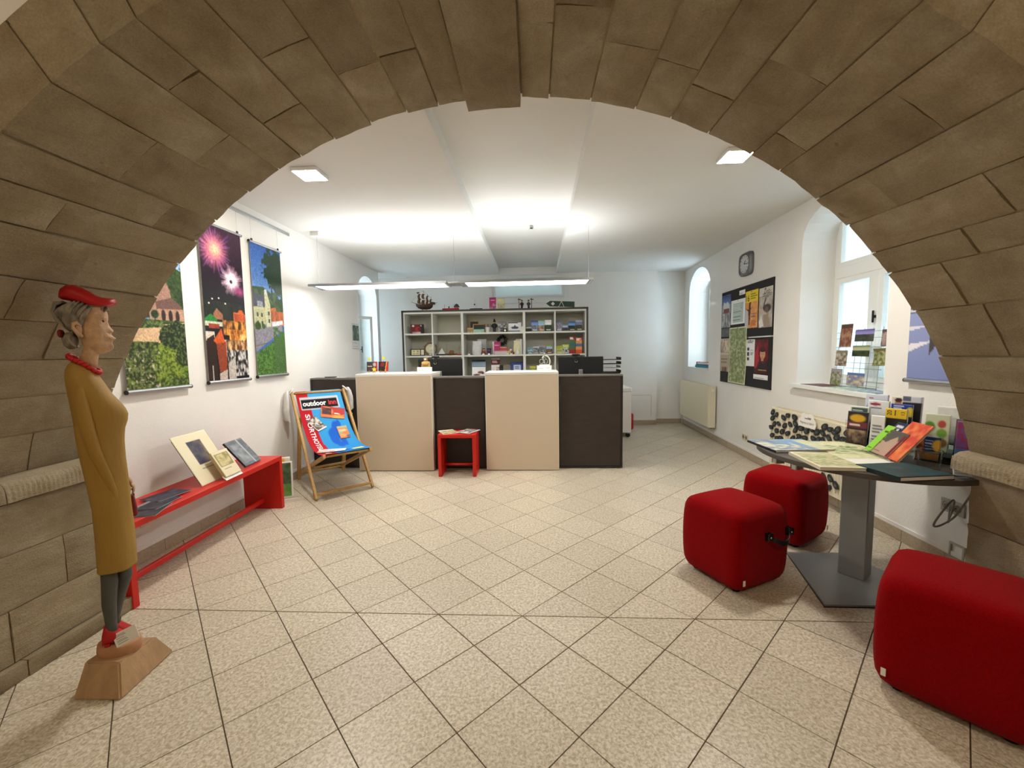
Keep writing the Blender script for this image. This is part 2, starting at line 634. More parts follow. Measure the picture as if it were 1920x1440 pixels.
def build_floor():
    f = struct(MB().bb((-3.7, -3.2, -0.12), (3.4, 7.9, -0.0035)).build('floor', TILE_G))
    d = 0.4313
    x0, y0 = -4.16016 * d, 4.57921 * d
    hd = d / 2 - 0.0030
    def zone(poly, lo, hi, xl, xr):
        p = clip_poly(poly, 0, 1, hi)
        p = clip_poly(p, 0, -1, -lo)
        p = clip_poly(p, -1, 0, -xl)
        if callable(xr):
            p = clip_poly(p, 1, -K, 2.50 - K * 2.4)
        else:
            p = clip_poly(p, 1, 0, xr)
        return p
    pieces = []
    full = None
    for i in range(-30, 40):
        for j in range(-30, 40):
            if (i + j) % 2 == 0:
                continue
            cx, cy = x0 + i * d / 2, y0 + j * d / 2
            if not (-3.4 < cx < 3.4 and -3.2 < cy < 7.6):
                continue
            dia = [(cx - hd, cy), (cx, cy - hd), (cx + hd, cy), (cx, cy + hd)]
            for lo, hi, xl, xr in ((-3.1, YN - 0.0, -3.2, 3.2), (YN, y0 - 0.003, XL, XR), (y0 + 0.003, 7.415, LX, RX)):
                p = zone(dia, lo, hi, xl, xr)
                if len(p) >= 3 and area(p) > 0.002:
                    pieces.append((p, (cx, cy), area(p) > 0.999 * area(dia)))
    def seen(cx, cy):
        if cy < 1.05 or abs(cx + 0.05 * cy) > 0.15 + cy * 1.30:
            return False
        if cy > 4.75 and cx < 1.05 + (cy - 4.6) * 0.24:
            return False
        return True
    pieces.sort(key=lambda q: q[1][1])
    n, rest = 0, MB()
    for p, c, whole in pieces:
        if seen(*c) and n < 300:
            n += 1
            if whole:
                if full is None:
                    b = MB()
                    h = 0.0016
                    q = [(-hd, 0), (0, -hd), (hd, 0), (0, hd)]
                    s = (hd - h) / hd
                    vs = [(x, y, -0.008) for x, y in q] + [(x, y, -0.0012) for x, y in q] + [(x * s, y * s, 0) for x, y in q]
                    fs = [(k, (k + 1) % 4, 4 + (k + 1) % 4, 4 + k) for k in range(4)] + [(4 + k, 4 + (k + 1) % 4, 8 + (k + 1) % 4, 8 + k) for k in range(4)] + [(8, 9, 10, 11)]
                    b.add(vs, fs)
                    o = b.build('tile', TILE, f, None, (c[0], c[1], 0))
                    full = o.data
                else:
                    mesh_obj('tile', full, TILE, f, None, (c[0], c[1], 0))
            else:
                MB().prism([(x - c[0], y - c[1]) for x, y in p], -0.008, 0).build('tile', TILE, f, None, (c[0], c[1], 0))
        else:
            rest.prism(p, -0.008, 0)
    r = rest.build('tile_field', TILE, f)
    r['kind'] = 'stuff'
build_floor()

def arched(y0, y1, z0, zs, zt, n=12):
    """outline of an opening with an arched head, counter-clockwise in (s, z)"""
    c, a, b = (y0 + y1) / 2, (y1 - y0) / 2, zt - zs
    return [(y0, z0), (y1, z0)] + [(c + a * cos(pi * k / n), zs + b * sin(pi * k / n)) for k in range(n + 1)]

def wall_with_holes(name, outer, holes, f, depth, m, reveal=None):
    """outer and holes in (s, z); f(s, z, d) gives the point at depth d behind the face"""
    bm = bmesh.new()
    for dd in (0.0, depth):
        es = []
        for loop in [outer] + holes:
            vs = [bm.verts.new(f(s, z, dd)) for s, z in loop]
            es += [bm.edges.new((vs[i], vs[(i + 1) % len(vs)])) for i in range(len(vs))]
        bmesh.ops.triangle_fill(bm, use_beauty=True, edges=es)
    for loop in [outer] + holes:
        a = [bm.verts.new(f(s, z, 0.0)) for s, z in loop]
        b = [bm.verts.new(f(s, z, depth)) for s, z in loop]
        for i in range(len(loop)):
            k = (i + 1) % len(loop)
            bm.faces.new((a[i], a[k], b[k], b[i]))
    bmesh.ops.remove_doubles(bm, verts=bm.verts, dist=1e-5)
    bmesh.ops.recalc_face_normals(bm, faces=bm.faces)
    me = bpy.data.meshes.new(name)
    bm.to_mesh(me)
    bm.free()
    return struct(mesh_obj(name, me, m))

HOLE1 = arched(3.06, 4.09, 0.985, 2.34, 2.62)
HOLE2 = arched(6.29, 7.19, 1.03, 2.28, 2.62)
HOLEL = arched(5.98, 6.73, 1.00, 2.22, 2.54)
wall_right = wall_with_holes('wall_right', [(YF, 0), (7.9, 0), (7.9, 2.95), (YF, 2.95)], [HOLE1, HOLE2], lambda s, z, d: on_right(s, z, -d), 0.80, WHITE_WALL)
wall_left = wall_with_holes('wall_left', [(YF, 0), (6.84, 0), (6.84, 2.95), (YF, 2.95)], [HOLEL], lambda s, z, d: Vector((LX - d, s, z)), 0.62, WHITE_WALL)
HOLEB = [(-0.70, 2.27), (0.56, 2.27), (0.56, 2.66), (-0.70, 2.66)]
wall_back = wall_with_holes('wall_back', [(-2.23, 0), (2.17, 0), (2.17, 2.95), (-2.23, 2.95)], [HOLEB], lambda s, z, d: Vector((s, YB + d, z)), 0.40, WHITE_WALL)
for nm, a, b in (('trim_1', -3.8, -2.23), ('trim_2', 2.17, 2.80)):
    struct(MB().bb((a, YR, 0), (b, YR + 0.3, 2.95)).build(nm, WHITE_WALL))
# unseen passage and window, added to bring blue daylight into the back corner
wall_with_holes('wall_added_passage', [(6.5, 0), (7.72, 0), (7.72, 2.95), (6.5, 2.95)], [[(6.92, 0.8), (7.36, 0.8), (7.36, 2.5), (6.92, 2.5)]], lambda s, z, d: Vector((-3.35 - d, s, z)), 0.20, WHITE_WALL)

# ceiling with a raised bay between two edges
def build_ceiling():
    ob = struct(MB().prism([(-3.6, YF), (-0.585, YF), (-0.585, YB + 0.02), (-3.6, YB + 0.02)], CZ, CZ + 0.3)
                .prism([(0.355, YF), (3.2, YF), (3.2, YB + 0.02), (0.43, YB + 0.02)], CZ, CZ + 0.3)
                .bb((-0.60, YF, CZ + 0.11), (0.45, YB + 0.02, CZ + 0.3))
                .bb((-3.6, YB + 0.02, CZ), (-0.585, 7.9, CZ + 0.3)).bb((0.43, YB + 0.02, CZ), (3.2, 7.9, CZ + 0.3)).bb((-0.585, YB + 0.02, CZ + 0.11), (0.43, 7.9, CZ + 0.3)).build('ceiling', CEIL))
    return ob
build_ceiling()

# the room one stands in: plain plastered box around the camera
struct(MB().bb((-3.4, -3.2, 0), (-3.2, YN, 3.1)).build('wall_near_left', WHITE_WALL))
struct(MB().bb((3.2, -3.2, 0), (3.4, YN, 3.1)).build('wall_near_right', WHITE_WALL))
struct(MB().bb((-3.4, -3.4, 0), (3.4, -3.2, 3.1)).build('wall_behind', WHITE_WALL))
struct(MB().bb((-3.4, -3.4, 3.1), (3.4, YN, 3.3)).build('ceiling_near', CEIL))

# ------------------------------------------------------------------ the wall with the stone arch
RO = 2.44                                    # outer radius of the arch ring
def build_arch():
    # plastered wall around the ring
    n = 64
    loop = [(-2.44, 0.0)]
    loop = []
    xs_l, xs_r = -2.46, 2.36
    a0 = math.asin((0.845 - AC[1]) / RO)
    arc = [(AC[0] + RO * cos(t), AC[1] + RO * sin(t)) for t in np.linspace(a0, pi - a0, n)]
    outer = [(3.4, 0), (3.4, 3.3), (-3.4, 3.3), (-3.4, 0), (xs_l, 0), (xs_l, 0.845)] + arc[::-1] + [(xs_r, 0.845), (xs_r, 0)]
    bm = bmesh.new()
    for yy in (YN + 0.003, YF - 0.003):
        vs = [bm.verts.new((x, yy, z)) for x, z in outer]
        es = [bm.edges.new((vs[i], vs[(i + 1) % len(vs)])) for i in range(len(vs))]
        bmesh.ops.triangle_fill(bm, use_beauty=True, edges=es)
    for i in range(len(outer)):
        k = (i + 1) % len(outer)
        q = [bm.verts.new((*(outer[i][0], YN + 0.003), outer[i][1])), bm.verts.new((outer[k][0], YN + 0.003, outer[k][1])), bm.verts.new((outer[k][0], YF - 0.003, outer[k][1])), bm.verts.new((outer[i][0], YF - 0.003, outer[i][1]))]
        bm.faces.new(q)
    bmesh.ops.remove_doubles(bm, verts=bm.verts, dist=1e-5)
    bmesh.ops.recalc_face_normals(bm, faces=bm.faces)
    me = bpy.data.meshes.new('wall_front')
    bm.to_mesh(me)
    bm.free()
    W = struct(mesh_obj('wall_front', me, WHITE_WALL))

    # mortar bed just behind the stone faces
    mb = MB()
    ts = np.linspace(radians(13.9), radians(166.1), 90)
    rg = []
    for t in ts:
        i_, o_ = AR + 0.0075, RO - 0.01
        rg.append([Vector((AC[0] + r * cos(t), y, AC[1] + r * sin(t))) for r, y in ((i_, YN + 0.008), (i_, YF - 0.008), (o_, YF - 0.008), (o_, YN + 0.008))])
    mb.loft(rg)
    mb.bb((-2.455, YN + 0.008, 0), (XL - 0.012, YF - 0.008, 0.80))
    mb.bb((XR + 0.012, YN + 0.008, 0), (2.355, YF - 0.008, 0.80))
    mb.build('mortar', MORTAR, W, 40)

    def stone_from(fn, na, ny, back, name='stone'):
        """fn(a, b) with a, b in 0..1 gives the point on the worn face, back(a, b) the one behind it"""
        vs, fs = [], []
        for i in range(na + 1):
            for j in range(ny + 1):
                vs.append(fn(i / na, j / ny))
        idx = lambda i, j: i * (ny + 1) + j
        for i in range(na):
            for j in range(ny):
                fs.append((idx(i, j), idx(i, j + 1), idx(i + 1, j + 1), idx(i + 1, j)))
        rim = [(i, 0) for i in range(na)] + [(na, j) for j in range(ny)] + [(i, ny) for i in range(na, 0, -1)] + [(0, j) for j in range(ny, 0, -1)]
        base = len(vs)
        for i, j in rim:
            vs.append(back(i / na, j / ny))
        m_ = len(rim)
        for k in range(m_):
            a, b = rim[k], rim[(k + 1) % m_]
            fs.append((idx(*a), idx(*b), base + (k + 1) % m_, base + k))
        fs.append(tuple(base + k for k in range(m_)))
        b = MB()
        b.add(vs, fs)
        return b.build(name, STONE, W, 35)

    joints = [14.3, 18.4, 22.6, 26.7, 32.9, 38.3, 41.4, 45.8, 50.6, 56.1, 59.9, 65.5, 70.2, 74.5, 79.8, 84.7, 88.0, 94.6, 98.0, 101.9, 106.5, 111.4, 116.1, 119.4, 124.2, 129.8, 133.5, 137.3, 142.6, 147.3, 151.9, 156.4, 161.0, 165.7]
    splits = {9: [1.79], 10: [1.50], 7: [1.72], 8: [1.40], 5: [1.60], 13: [1.62], 16: [], 17: [], 15: [1.55], 20: [1.45], 21: [1.70], 22: [1.38], 23: [1.66], 24: [1.50], 25: [1.74], 26: [1.42], 3: [1.70], 2: [1.45], 1: [1.62], 27: [1.60]}
    r = random.Random(11)
    for c in range(len(joints) - 1):
        t0, t1 = radians(joints[c]), radians(joints[c + 1])
        ycuts = [YN] + (splits[c] if c in splits else [r.uniform(1.4, 1.75)]) + [YF]
        for s in range(len(ycuts) - 1):
            y0, y1 = ycuts[s], ycuts[s + 1]
            gy, ga = 0.0028, 0.0035 / AR
            dr = r.uniform(-0.007, 0.0)
            tilt = r.uniform(-0.005, 0.003)
            ttl = r.uniform(-0.004, 0.004)
            if c == 16:
                dr = -0.020
                tilt = -0.028
            ya, yb = (y0 if y0 == YN else y0 + gy), (y1 if y1 == YF else y1 - gy)
            if c == 16:
                yb = YF + 0.012
            elif yb == YF:
                yb = YF + r.uniform(-0.001, 0.006)
            seed = r.uniform(0, 100)
            ny = max(6, int((yb - ya) / 0.05))
            def P(a, b, depth=0.0):
                t = t0 + ga + (t1 - t0 - 2 * ga) * a
                y = ya + (yb - ya) * b
                q = Vector((AC[0] * 3 + cos(t) * AR, y, sin(t) * AR))
                nz_ = noise.noise(q * 9 + Vector((seed, 0, 0))) * 0.0035 + noise.noise(q * 28 + Vector((0, seed, 0))) * 0.0022
                ed = min(a, 1 - a, b, 1 - b)
                rr = AR + dr + tilt * b + ttl * (a - 0.5) + nz_ + (0.0045 + 0.003 * abs(noise.noise(q * 30))) * (1 if ed < 0.001 else 0)
                if depth:
                    rr = RO - 0.004
                if b > 0.999 or b < 0.001:
                    y += noise.noise(q * 18 + Vector((0, 0, seed))) * 0.004
                    if depth:
                        y = ya + (yb - ya) * b
                return Vector((AC[0] + rr * cos(t), y, AC[1] + rr * sin(t)))
            stone_from(P, 5, ny, lambda a, b: P(a, b, 1.0))

    # piers below the imposts
    for side in (-1, 1):
        xf = XL if side < 0 else XR
        xb = -2.45 if side < 0 else 2.35
        zc = [0.0, 0.075, 0.30, 0.53, 0.745] if side < 0 else [0.0, 0.075, 0.26, 0.50, 0.745]
        for ci in range(4):
            if ci == 0:
                cuts = [YN, 1.52, YF]
            else:
                cuts = [YN, [0, 1.50, 1.72, 1.44][ci] + (0.1 if side > 0 else 0), YF]
            for s in range(len(cuts) - 1):
                y0, y1 = cuts[s], cuts[s + 1]
                ya, yb = y0 + (0.002 if s else 0), y1 - (0.002 if s == 0 else 0)
                z0, z1 = zc[ci] + (0.002 if ci else 0), zc[ci + 1] - 0.002
                pro = r.uniform(-0.004, 0.005) + (0.028 if ci == 0 else 0)
                seed = r.uniform(0, 100)
                def P(a, b, depth=0.0):
                    z = z0 + (z1 - z0) * a
                    y = ya + (yb - ya) * b
                    q = Vector((seed, y, z))
                    nz_ = noise.noise(q * 8) * 0.005 + noise.noise(q * 26) * 0.0025
                    ed = min(a, 1 - a, b, 1 - b)
                    x = xf - side * (pro + nz_ - (0.004 if ed < 0.001 else 0))
                    if depth:
                        x = xb
                    elif b > 0.999 and yb == YF:
                        y += noise.noise(q * 22) * 0.006
                    return Vector((x, y, z))
                stone_from(P, 6, max(6, int((yb - ya) / 0.05)), lambda a, b: P(a, b, 1.0))
        # impost stones, face combed with upright chisel grooves
        for s, (y0, y1) in enumerate(((YN, 1.50), (1.503, YF + 0.012))):
            z0, z1 = 0.745, 0.845
            tip = (-2.135 if side < 0 else 1.965)
            seed = r.uniform(0, 100)
            ncol = int((y1 - y0) / 0.0045)
            prof = [(0.0, 0.748), (1.0, 0.762), (1.0, 0.785), (1.0, 0.808), (0.88, 0.828), (0.55, 0.843), (0.0, 0.847)]
            def P(a, b, depth=0.0):
                i = min(int(a * 6 + 1e-6), 5)
                fr = a * 6 - i
                k = prof[i][0] * (1 - fr) + prof[i + 1][0] * fr
                z = prof[i][1] * (1 - fr) + prof[i + 1][1] * fr
                y = y0 + (y1 - y0) * b
                base_x = xf + side * 0.02 if a < 0.08 else (AC[0] + side * sqrt(AR ** 2 - (z - AC[1]) ** 2) if a > 0.92 else xf)
                x = xf + (tip - xf) * k if k > 0 else base_x
                q = Vector((seed, y, z))
                if 0.1 < a < 0.75:
                    amp = 0.0045 * (0.55 + 0.45 * noise.noise(Vector((seed, y * 12, z * 14))))
                    x += side * amp * (0.5 + 0.5 * sin(y / 0.018 * 2 * pi + 1.5 * noise.noise(Vector((y * 20, z * 15, seed)))))
                x += side * (noise.noise(q * 14) * 0.006)
                if depth:
                    x = xb
                return Vector((x, y, z))
            stone_from(P, 6, ncol, lambda a, b: P(a, b, 1.0))
build_arch()

# baseboards of tile with a small ledge on top
def baseboard(name, p0, p1, inward, ztop=0.085, proud=0.010, step=0.305):
    p0, p1, inward = Vector(p0), Vector(p1), Vector(inward).normalized()
    L = (p1 - p0).length
    t = (p1 - p0) / L
    R = basis(t, inward)
    def slab(mb, s0, s1, z0, z1, d0, d1):
        c = p0 + t * ((s0 + s1) / 2) + inward * ((d0 + d1) / 2) + Vector((0, 0, (z0 + z1) / 2))
        mb.box(c, (s1 - s0, z1 - z0, d1 - d0), R.to_4x4(), bev=0.0)
    ledge = MB()
    slab(ledge, 0, L, ztop, ztop + 0.026, 0.0, proud * 0.8)
    o = struct(ledge.build(name, WHITE_WALL))
    s = 0.0
    while s < L - 0.02:
        e = min(L, s + step - 0.003)
        b = MB()
        slab(b, s, e, 0.003, ztop, 0.0, proud)
        b.build('tile', BASE_TILE, o)
        s += step
    return o
BASE_TILE = mat('baseboard_tile', (176, 160, 136), 0.4, var=0.12, vscale=60)
baseboard('baseboard_left', (LX, 2.0, 0), (LX, 6.84, 0), (1, 0, 0))
baseboard('baseboard_right', (RX(7.40), 7.40, 0), (RX(2.0), 2.0, 0), RN)
baseboard('baseboard_back', (-2.20, YB, 0), (2.17, YB, 0), (0, -1, 0))
baseboard('trim_3', (2.19, YR, 0), (2.66, YR, 0), (0, -1, 0))

# ------------------------------------------------------------------ windows
def window(name, R, origin, w, h, transom=None, mullion=False, handle=True, fw=0.055, dp=0.06, sash=0.045, pane=None, open_=False):
    """R: basis with local x right, y up, z into the room; origin: middle of the lower edge"""
    o = struct(thing_plain(name, origin, R))
    def bar(nm, a, b, z0, z1, parent=o, m=WINFRAME):
        return MB().bb((a[0], a[1], z0), (b[0], b[1], z1), 0.004).build(nm, m, parent)
    bar('frame', (-w / 2, 0), (-w / 2 + fw, h), 0, dp)
    bar('frame', (w / 2 - fw, 0), (w / 2, h), 0, dp)
    bar('frame', (-w / 2 + fw, 0), (w / 2 - fw, fw), 0, dp)
    bar('frame', (-w / 2 + fw, h - fw), (w / 2 - fw, h), 0, dp)
    rows = [(fw, h - fw)]
    if transom:
        bar('transom', (-w / 2 + fw, transom - 0.05), (w / 2 - fw, transom + 0.05), 0, dp + 0.015)
        rows = [(fw, transom - 0.05), (transom + 0.05, h - fw)]
    cols = [(-w / 2 + fw, w / 2 - fw)]
    if mullion:
        bar('mullion', (-0.03, fw), (0.03, h - fw), 0, dp + 0.012)
        cols = [(-w / 2 + fw, -0.03), (0.03, w / 2 - fw)]
    for y0, y1 in ([] if open_ else rows):
        for x0, x1 in cols:
            s = MB()
            s.bb((x0, y0, 0.012), (x0 + sash, y1, dp + 0.008)).bb((x1 - sash, y0, 0.012), (x1, y1, dp + 0.008))
            s.bb((x0 + sash, y0, 0.012), (x1 - sash, y0 + sash, dp + 0.008)).bb((x0 + sash, y1 - sash, 0.012), (x1 - sash, y1, dp + 0.008))
            so = s.build('sash', WINFRAME, o)
            MB().bb((x0 + sash, y0 + sash, 0.03), (x1 - sash, y1 - sash, 0.034)).build('pane', pane or GLASS, so)
    if handle:
        MB().box((0.012, min(h * 0.42, 0.6), dp + 0.03), (0.014, 0.10, 0.014), None, 0.004).box((0.012, min(h * 0.42, 0.6), dp + 0.012), (0.022, 0.022, 0.03)).build('handle', BLACK, o)
    return o

def thing_plain(name, loc, R):
    o = bpy.data.objects.new(name, None)
    o.empty_display_size = 0.1
    COL.objects.link(o)
    o.matrix_basis = Matrix.Translation(Vector(loc)) @ R.to_4x4()
    return o

window('window_1', R_RIGHT, on_right(3.575, 0.985, -0.36), 1.06, 1.66, transom=1.03, mullion=True)
window('window_2', R_RIGHT, on_right(6.74, 1.03, -0.38), 0.92, 1.62, transom=None, mullion=True)
window('window_3', R_LEFT, Vector((LX - 0.36, 6.355, 1.0)), 0.77, 1.56, handle=False)
window('window_6', basis((0.29, 0.32, 0), (0.32, -0.29, 0)), Vector((LX - 0.205, 6.455, 1.02)), 0.44, 0.92, handle=True, fw=0.004, sash=0.042, dp=0.03)
window('window_added_7', R_LEFT, Vector((-3.50, 7.14, 0.8)), 0.46, 1.70, handle=False)  # unseen window, added so blue skylight reaches the recess wall
window('window_5', R_RIGHT, on_right(3.575, 0.985, -0.74), 1.06, 1.66, transom=1.03, mullion=True, handle=False)
window('window_4', basis((1, 0, 0), (0, -1, 0)), Vector((-0.07, YB + 0.05, 2.26)), 1.28, 0.41, handle=False, fw=0.03, sash=0.03, pane=mat('frosted_glass', (168, 178, 174), 0.55, trans=0.75))
# frame proud of the back wall around the high window
struct(MB().bb((-0.78, YB - 0.02, 2.18), (0.64, YB, 2.27)).bb((-0.78, YB - 0.02, 2.27), (-0.70, YB, 2.68)).bb((0.56, YB - 0.02, 2.27), (0.64, YB, 2.68)).build('trim_4', WINFRAME))
# sills
struct(MB().prism([(RX(4.14) + 0.45, 4.10), (RX(4.10) - 0.05, 4.14), (RX(3.04) - 0.05, 3.03), (RX(3.05) + 0.45, 3.055)], 0.955, 0.988).build('trim_5', WINFRAME))
struct(MB().prism([(RX(7.19) + 0.42, 7.185), (RX(7.2) - 0.02, 7.2), (RX(6.28) - 0.02, 6.28), (RX(6.29) + 0.42, 6.295)], 1.015, 1.033).build('trim_6', WINFRAME))
struct(MB().prism([(LX - 0.42, 5.985), (LX + 0.01, 5.97), (LX + 0.01, 6.74), (LX - 0.42, 6.725)], 0.985, 1.003).build('trim_7', WINFRAME))
# unseen wall added behind the high window to block its view of the sky
struct(MB().bb((-3.0, 8.15, 0), (3.0, 8.35, 5.0)).build('wall_sky_blocker', WHITE_WALL))
# access panel outline in the back wall
struct(MB().bb((1.68, YB - 0.003, 0.527), (2.085, YB, 0.531)).bb((2.081, YB - 0.003, 0.16), (2.085, YB, 0.527)).build('trim_8', mat('panel_gap', (150, 146, 138), 0.9)))

# ------------------------------------------------------------------ lamps
def build_pendant():
    t = thing('pendant_light', 'long slim aluminium pendant light with two glowing strips hung over the counter', 'light', (0, 4.52, 2.078), radians(0.0))
    for x0, x1 in ((-2.43, -0.915), (-0.785, 0.645)):
        b = MB()
        hw = 0.135
        b.bb((x0, -hw, 0.002), (x0 + 0.012, hw, 0.024)).bb((x1 - 0.012, -hw, 0.002), (x1, hw, 0.024))
        b.bb((x0, -hw - 0.010, 0.0), (x1, -hw, 0.026)).bb((x0, hw, 0.0), (x1, hw + 0.010, 0.026))
        b.bb((x0 + 0.012, -hw, 0.010), (x1 - 0.012, hw, 0.014))
        h = b.build('housing', ALU, t)
        MB().bb((x0 + 0.07, -0.120, 0.002), (x1 - 0.05, 0.120, 0.005)).build('diffuser', emis('strip_glow', (1.0, 0.985, 0.95), PENDANT_DOWN), h)
        MB().bb((x0 + 0.16, -0.120, 0.018), (x1 - 0.03, 0.120, 0.021)).build('uplight_diffuser', emis('strip_glow_up', (0.93, 0.97, 1.0), PENDANT_UP), h)
    MB().bb((-0.915, -0.10, 0.004), (-0.785, 0.10, 0.022), 0.003).build('connector', ALU, t)
    for x in (-2.38, -0.85, 0.61):
        MB().tube([(x, 0, 0.014), (x, 0, CZ - 2.078 - 0.02)], 0.0016, 6).build('cable', ALU, t)
        MB().lathe([(0.02, CZ - 2.078 - 0.03), (0.024, CZ - 2.078)], 14).build('canopy', WHITEP, t, 40)
    MB().bb((-2.43, -0.05, CZ - 2.078 - 0.05), (-2.33, 0.05, CZ - 2.078), 0.006).build('power_box', WHITEP, t)
build_pendant()

def panel_lamp(x, y, label, z=CZ, s=0.19, group=None, strength=None):
    t = thing('ceiling_panel_light', label, 'light', (x, y, z), 0.0, group)
    MB().bb((-s / 2, -s / 2, -0.028), (s / 2, s / 2, 0), 0.004).build('housing', WHITEP, t)
    MB().bb((-s / 2 + 0.008, -s / 2 + 0.008, -0.0288), (s / 2 - 0.008, s / 2 - 0.008, -0.0282)).build('diffuser', emis('panel_glow', (1.0, 0.95, 0.86) if strength is None else (1.0, 0.80, 0.55), strength or PANEL), t)
panel_lamp(-1.63, 3.05, 'square glowing ceiling panel light on the side of the hanging banners', group='square ceiling panels')
panel_lamp(1.42, 3.02, 'square glowing ceiling panel light on the side of the wall clock', group='square ceiling panels')
panel_lamp(-1.5, -0.6, 'large square ceiling light in the room in front of the arch, banner side', 3.1, 0.6, 'near room ceiling lights', NEAR_LAMP)
panel_lamp(1.5, -0.6, 'large square ceiling light in the room in front of the arch, table side', 3.1, 0.6, 'near room ceiling lights', NEAR_LAMP)

# ------------------------------------------------------------------ counter
def cream_block(x0, x1, yf, label):
    t = thing('reception_counter', label, 'counter', (x0, yf, 0), 0.0, 'cream counter blocks')
    w = x1 - x0
    f = MB().bb((0.006, 0.0, 0.012), (w - 0.006, 0.038, 1.082)).build('front_panel', CREAM, t)
    e = MB()
    e.bb((0, 0.002, 0.008), (0.006, 0.038, 1.082)).bb((w - 0.006, 0.002, 0.008), (w, 0.038, 1.082)).bb((0.006, 0.002, 0.008), (w - 0.006, 0.038, 0.012))
    e.build('edge_band', CREAM_EDGE, f)
    MB().bb((0, 0.0, 1.083), (w, 0.46, 1.112), 0.002).build('top', CREAM_EDGE, t)
    MB().bb((0.0, 0.039, 0.0), (0.03, 0.44, 1.082)).build('side_panel', CREAM, t)
    MB().bb((w - 0.03, 0.039, 0.0), (w, 0.44, 1.082)).build('side_panel', CREAM, t)
    MB().bb((0.03, 0.05, 0.0), (w - 0.03, 0.07, 0.05)).build('plinth', DARK_EDGE, t)
cream_block(-1.995, -1.135, 4.475, 'cream reception counter block beside the deck chair')
cream_block(-0.535, 0.280, 4.495, 'cream reception counter block between the red stool and the dark end unit')

def dark_unit(x0, x1, yf, label, depth=0.44, top=1.068):
    t = thing('counter_unit', label, 'counter', (x0, yf, 0), 0.0, 'dark counter units')
    w = x1 - x0
    fr = 0.018
    MB().bb((fr + 0.003, 0.006, 0.03), (w - fr - 0.003, 0.03, top - fr - 0.003)).build('front_panel', DARK, t)
    b = MB()
    b.bb((0, 0, 0.01), (fr, depth, top - fr)).bb((w - fr, 0, 0.01), (w, depth, top - fr)).bb((fr, 0, 0.01), (w - fr, 0.03, 0.027))
    b.build('carcass', DARK_EDGE, t)
    MB().bb((0, 0, top - fr), (w, 0.16, top), 0.001).build('top', mat('grey_top', (112, 108, 102), 0.5), t)
    return t
dark_unit(-2.575, -2.00, 4.575, 'dark wood counter unit behind the deck chair, against the banner wall')
dark_unit(-1.13, -0.54, 4.555, 'dark wood counter unit behind the red stool')
dark_unit(0.285, 1.0, 4.585, 'dark wood counter unit at the free end of the counter')

# ------------------------------------------------------------------ red stool and bench
def red_stool():
    t = thing('stool', 'small red lacquered stool in front of the dark counter unit', 'stool', (-0.83, 4.41, 0))
    MB().bb((-0.205, -0.14, 0.425), (0.205, 0.14, 0.46), 0.002).build('seat', RED, t)
    MB().bb((-0.205, -0.14, 0), (-0.170, 0.14, 0.424), 0.002).build('side_panel', RED, t)
    MB().bb((0.170, -0.14, 0), (0.205, 0.14, 0.424), 0.002).build('side_panel', RED, t)
    MB().tube([(-0.17, 0.0, 0.10), (0.17, 0.0, 0.10)], 0.013, 10).build('rail', RED, t, True)
red_stool()

def red_bench():
    t = thing('bench', 'long low red bench along the banner wall', 'bench', (-2.345, 2.68, 0), radians(2.6))
    L = 1.44
    MB().bb((-0.165, -L / 2, 0.425), (0.165, L / 2, 0.463), 0.002).build('seat', RED, t)
    for y in (-L / 2, L / 2 - 0.038):
        MB().bb((-0.165, y, 0), (0.165, y + 0.038, 0.424), 0.002).build('side_panel', RED, t)
    MB().bb((-0.014, -L / 2 + 0.038, 0.06), (0.014, L / 2 - 0.038, 0.095), 0.003).build('rail', RED, t)
    for y in (-0.27, -0.12):
        MB().sphere((0.10, y, 0.418), (0.014, 0.014, 0.012), 10, 6).build('screw_head', RED, t, True)
red_bench()

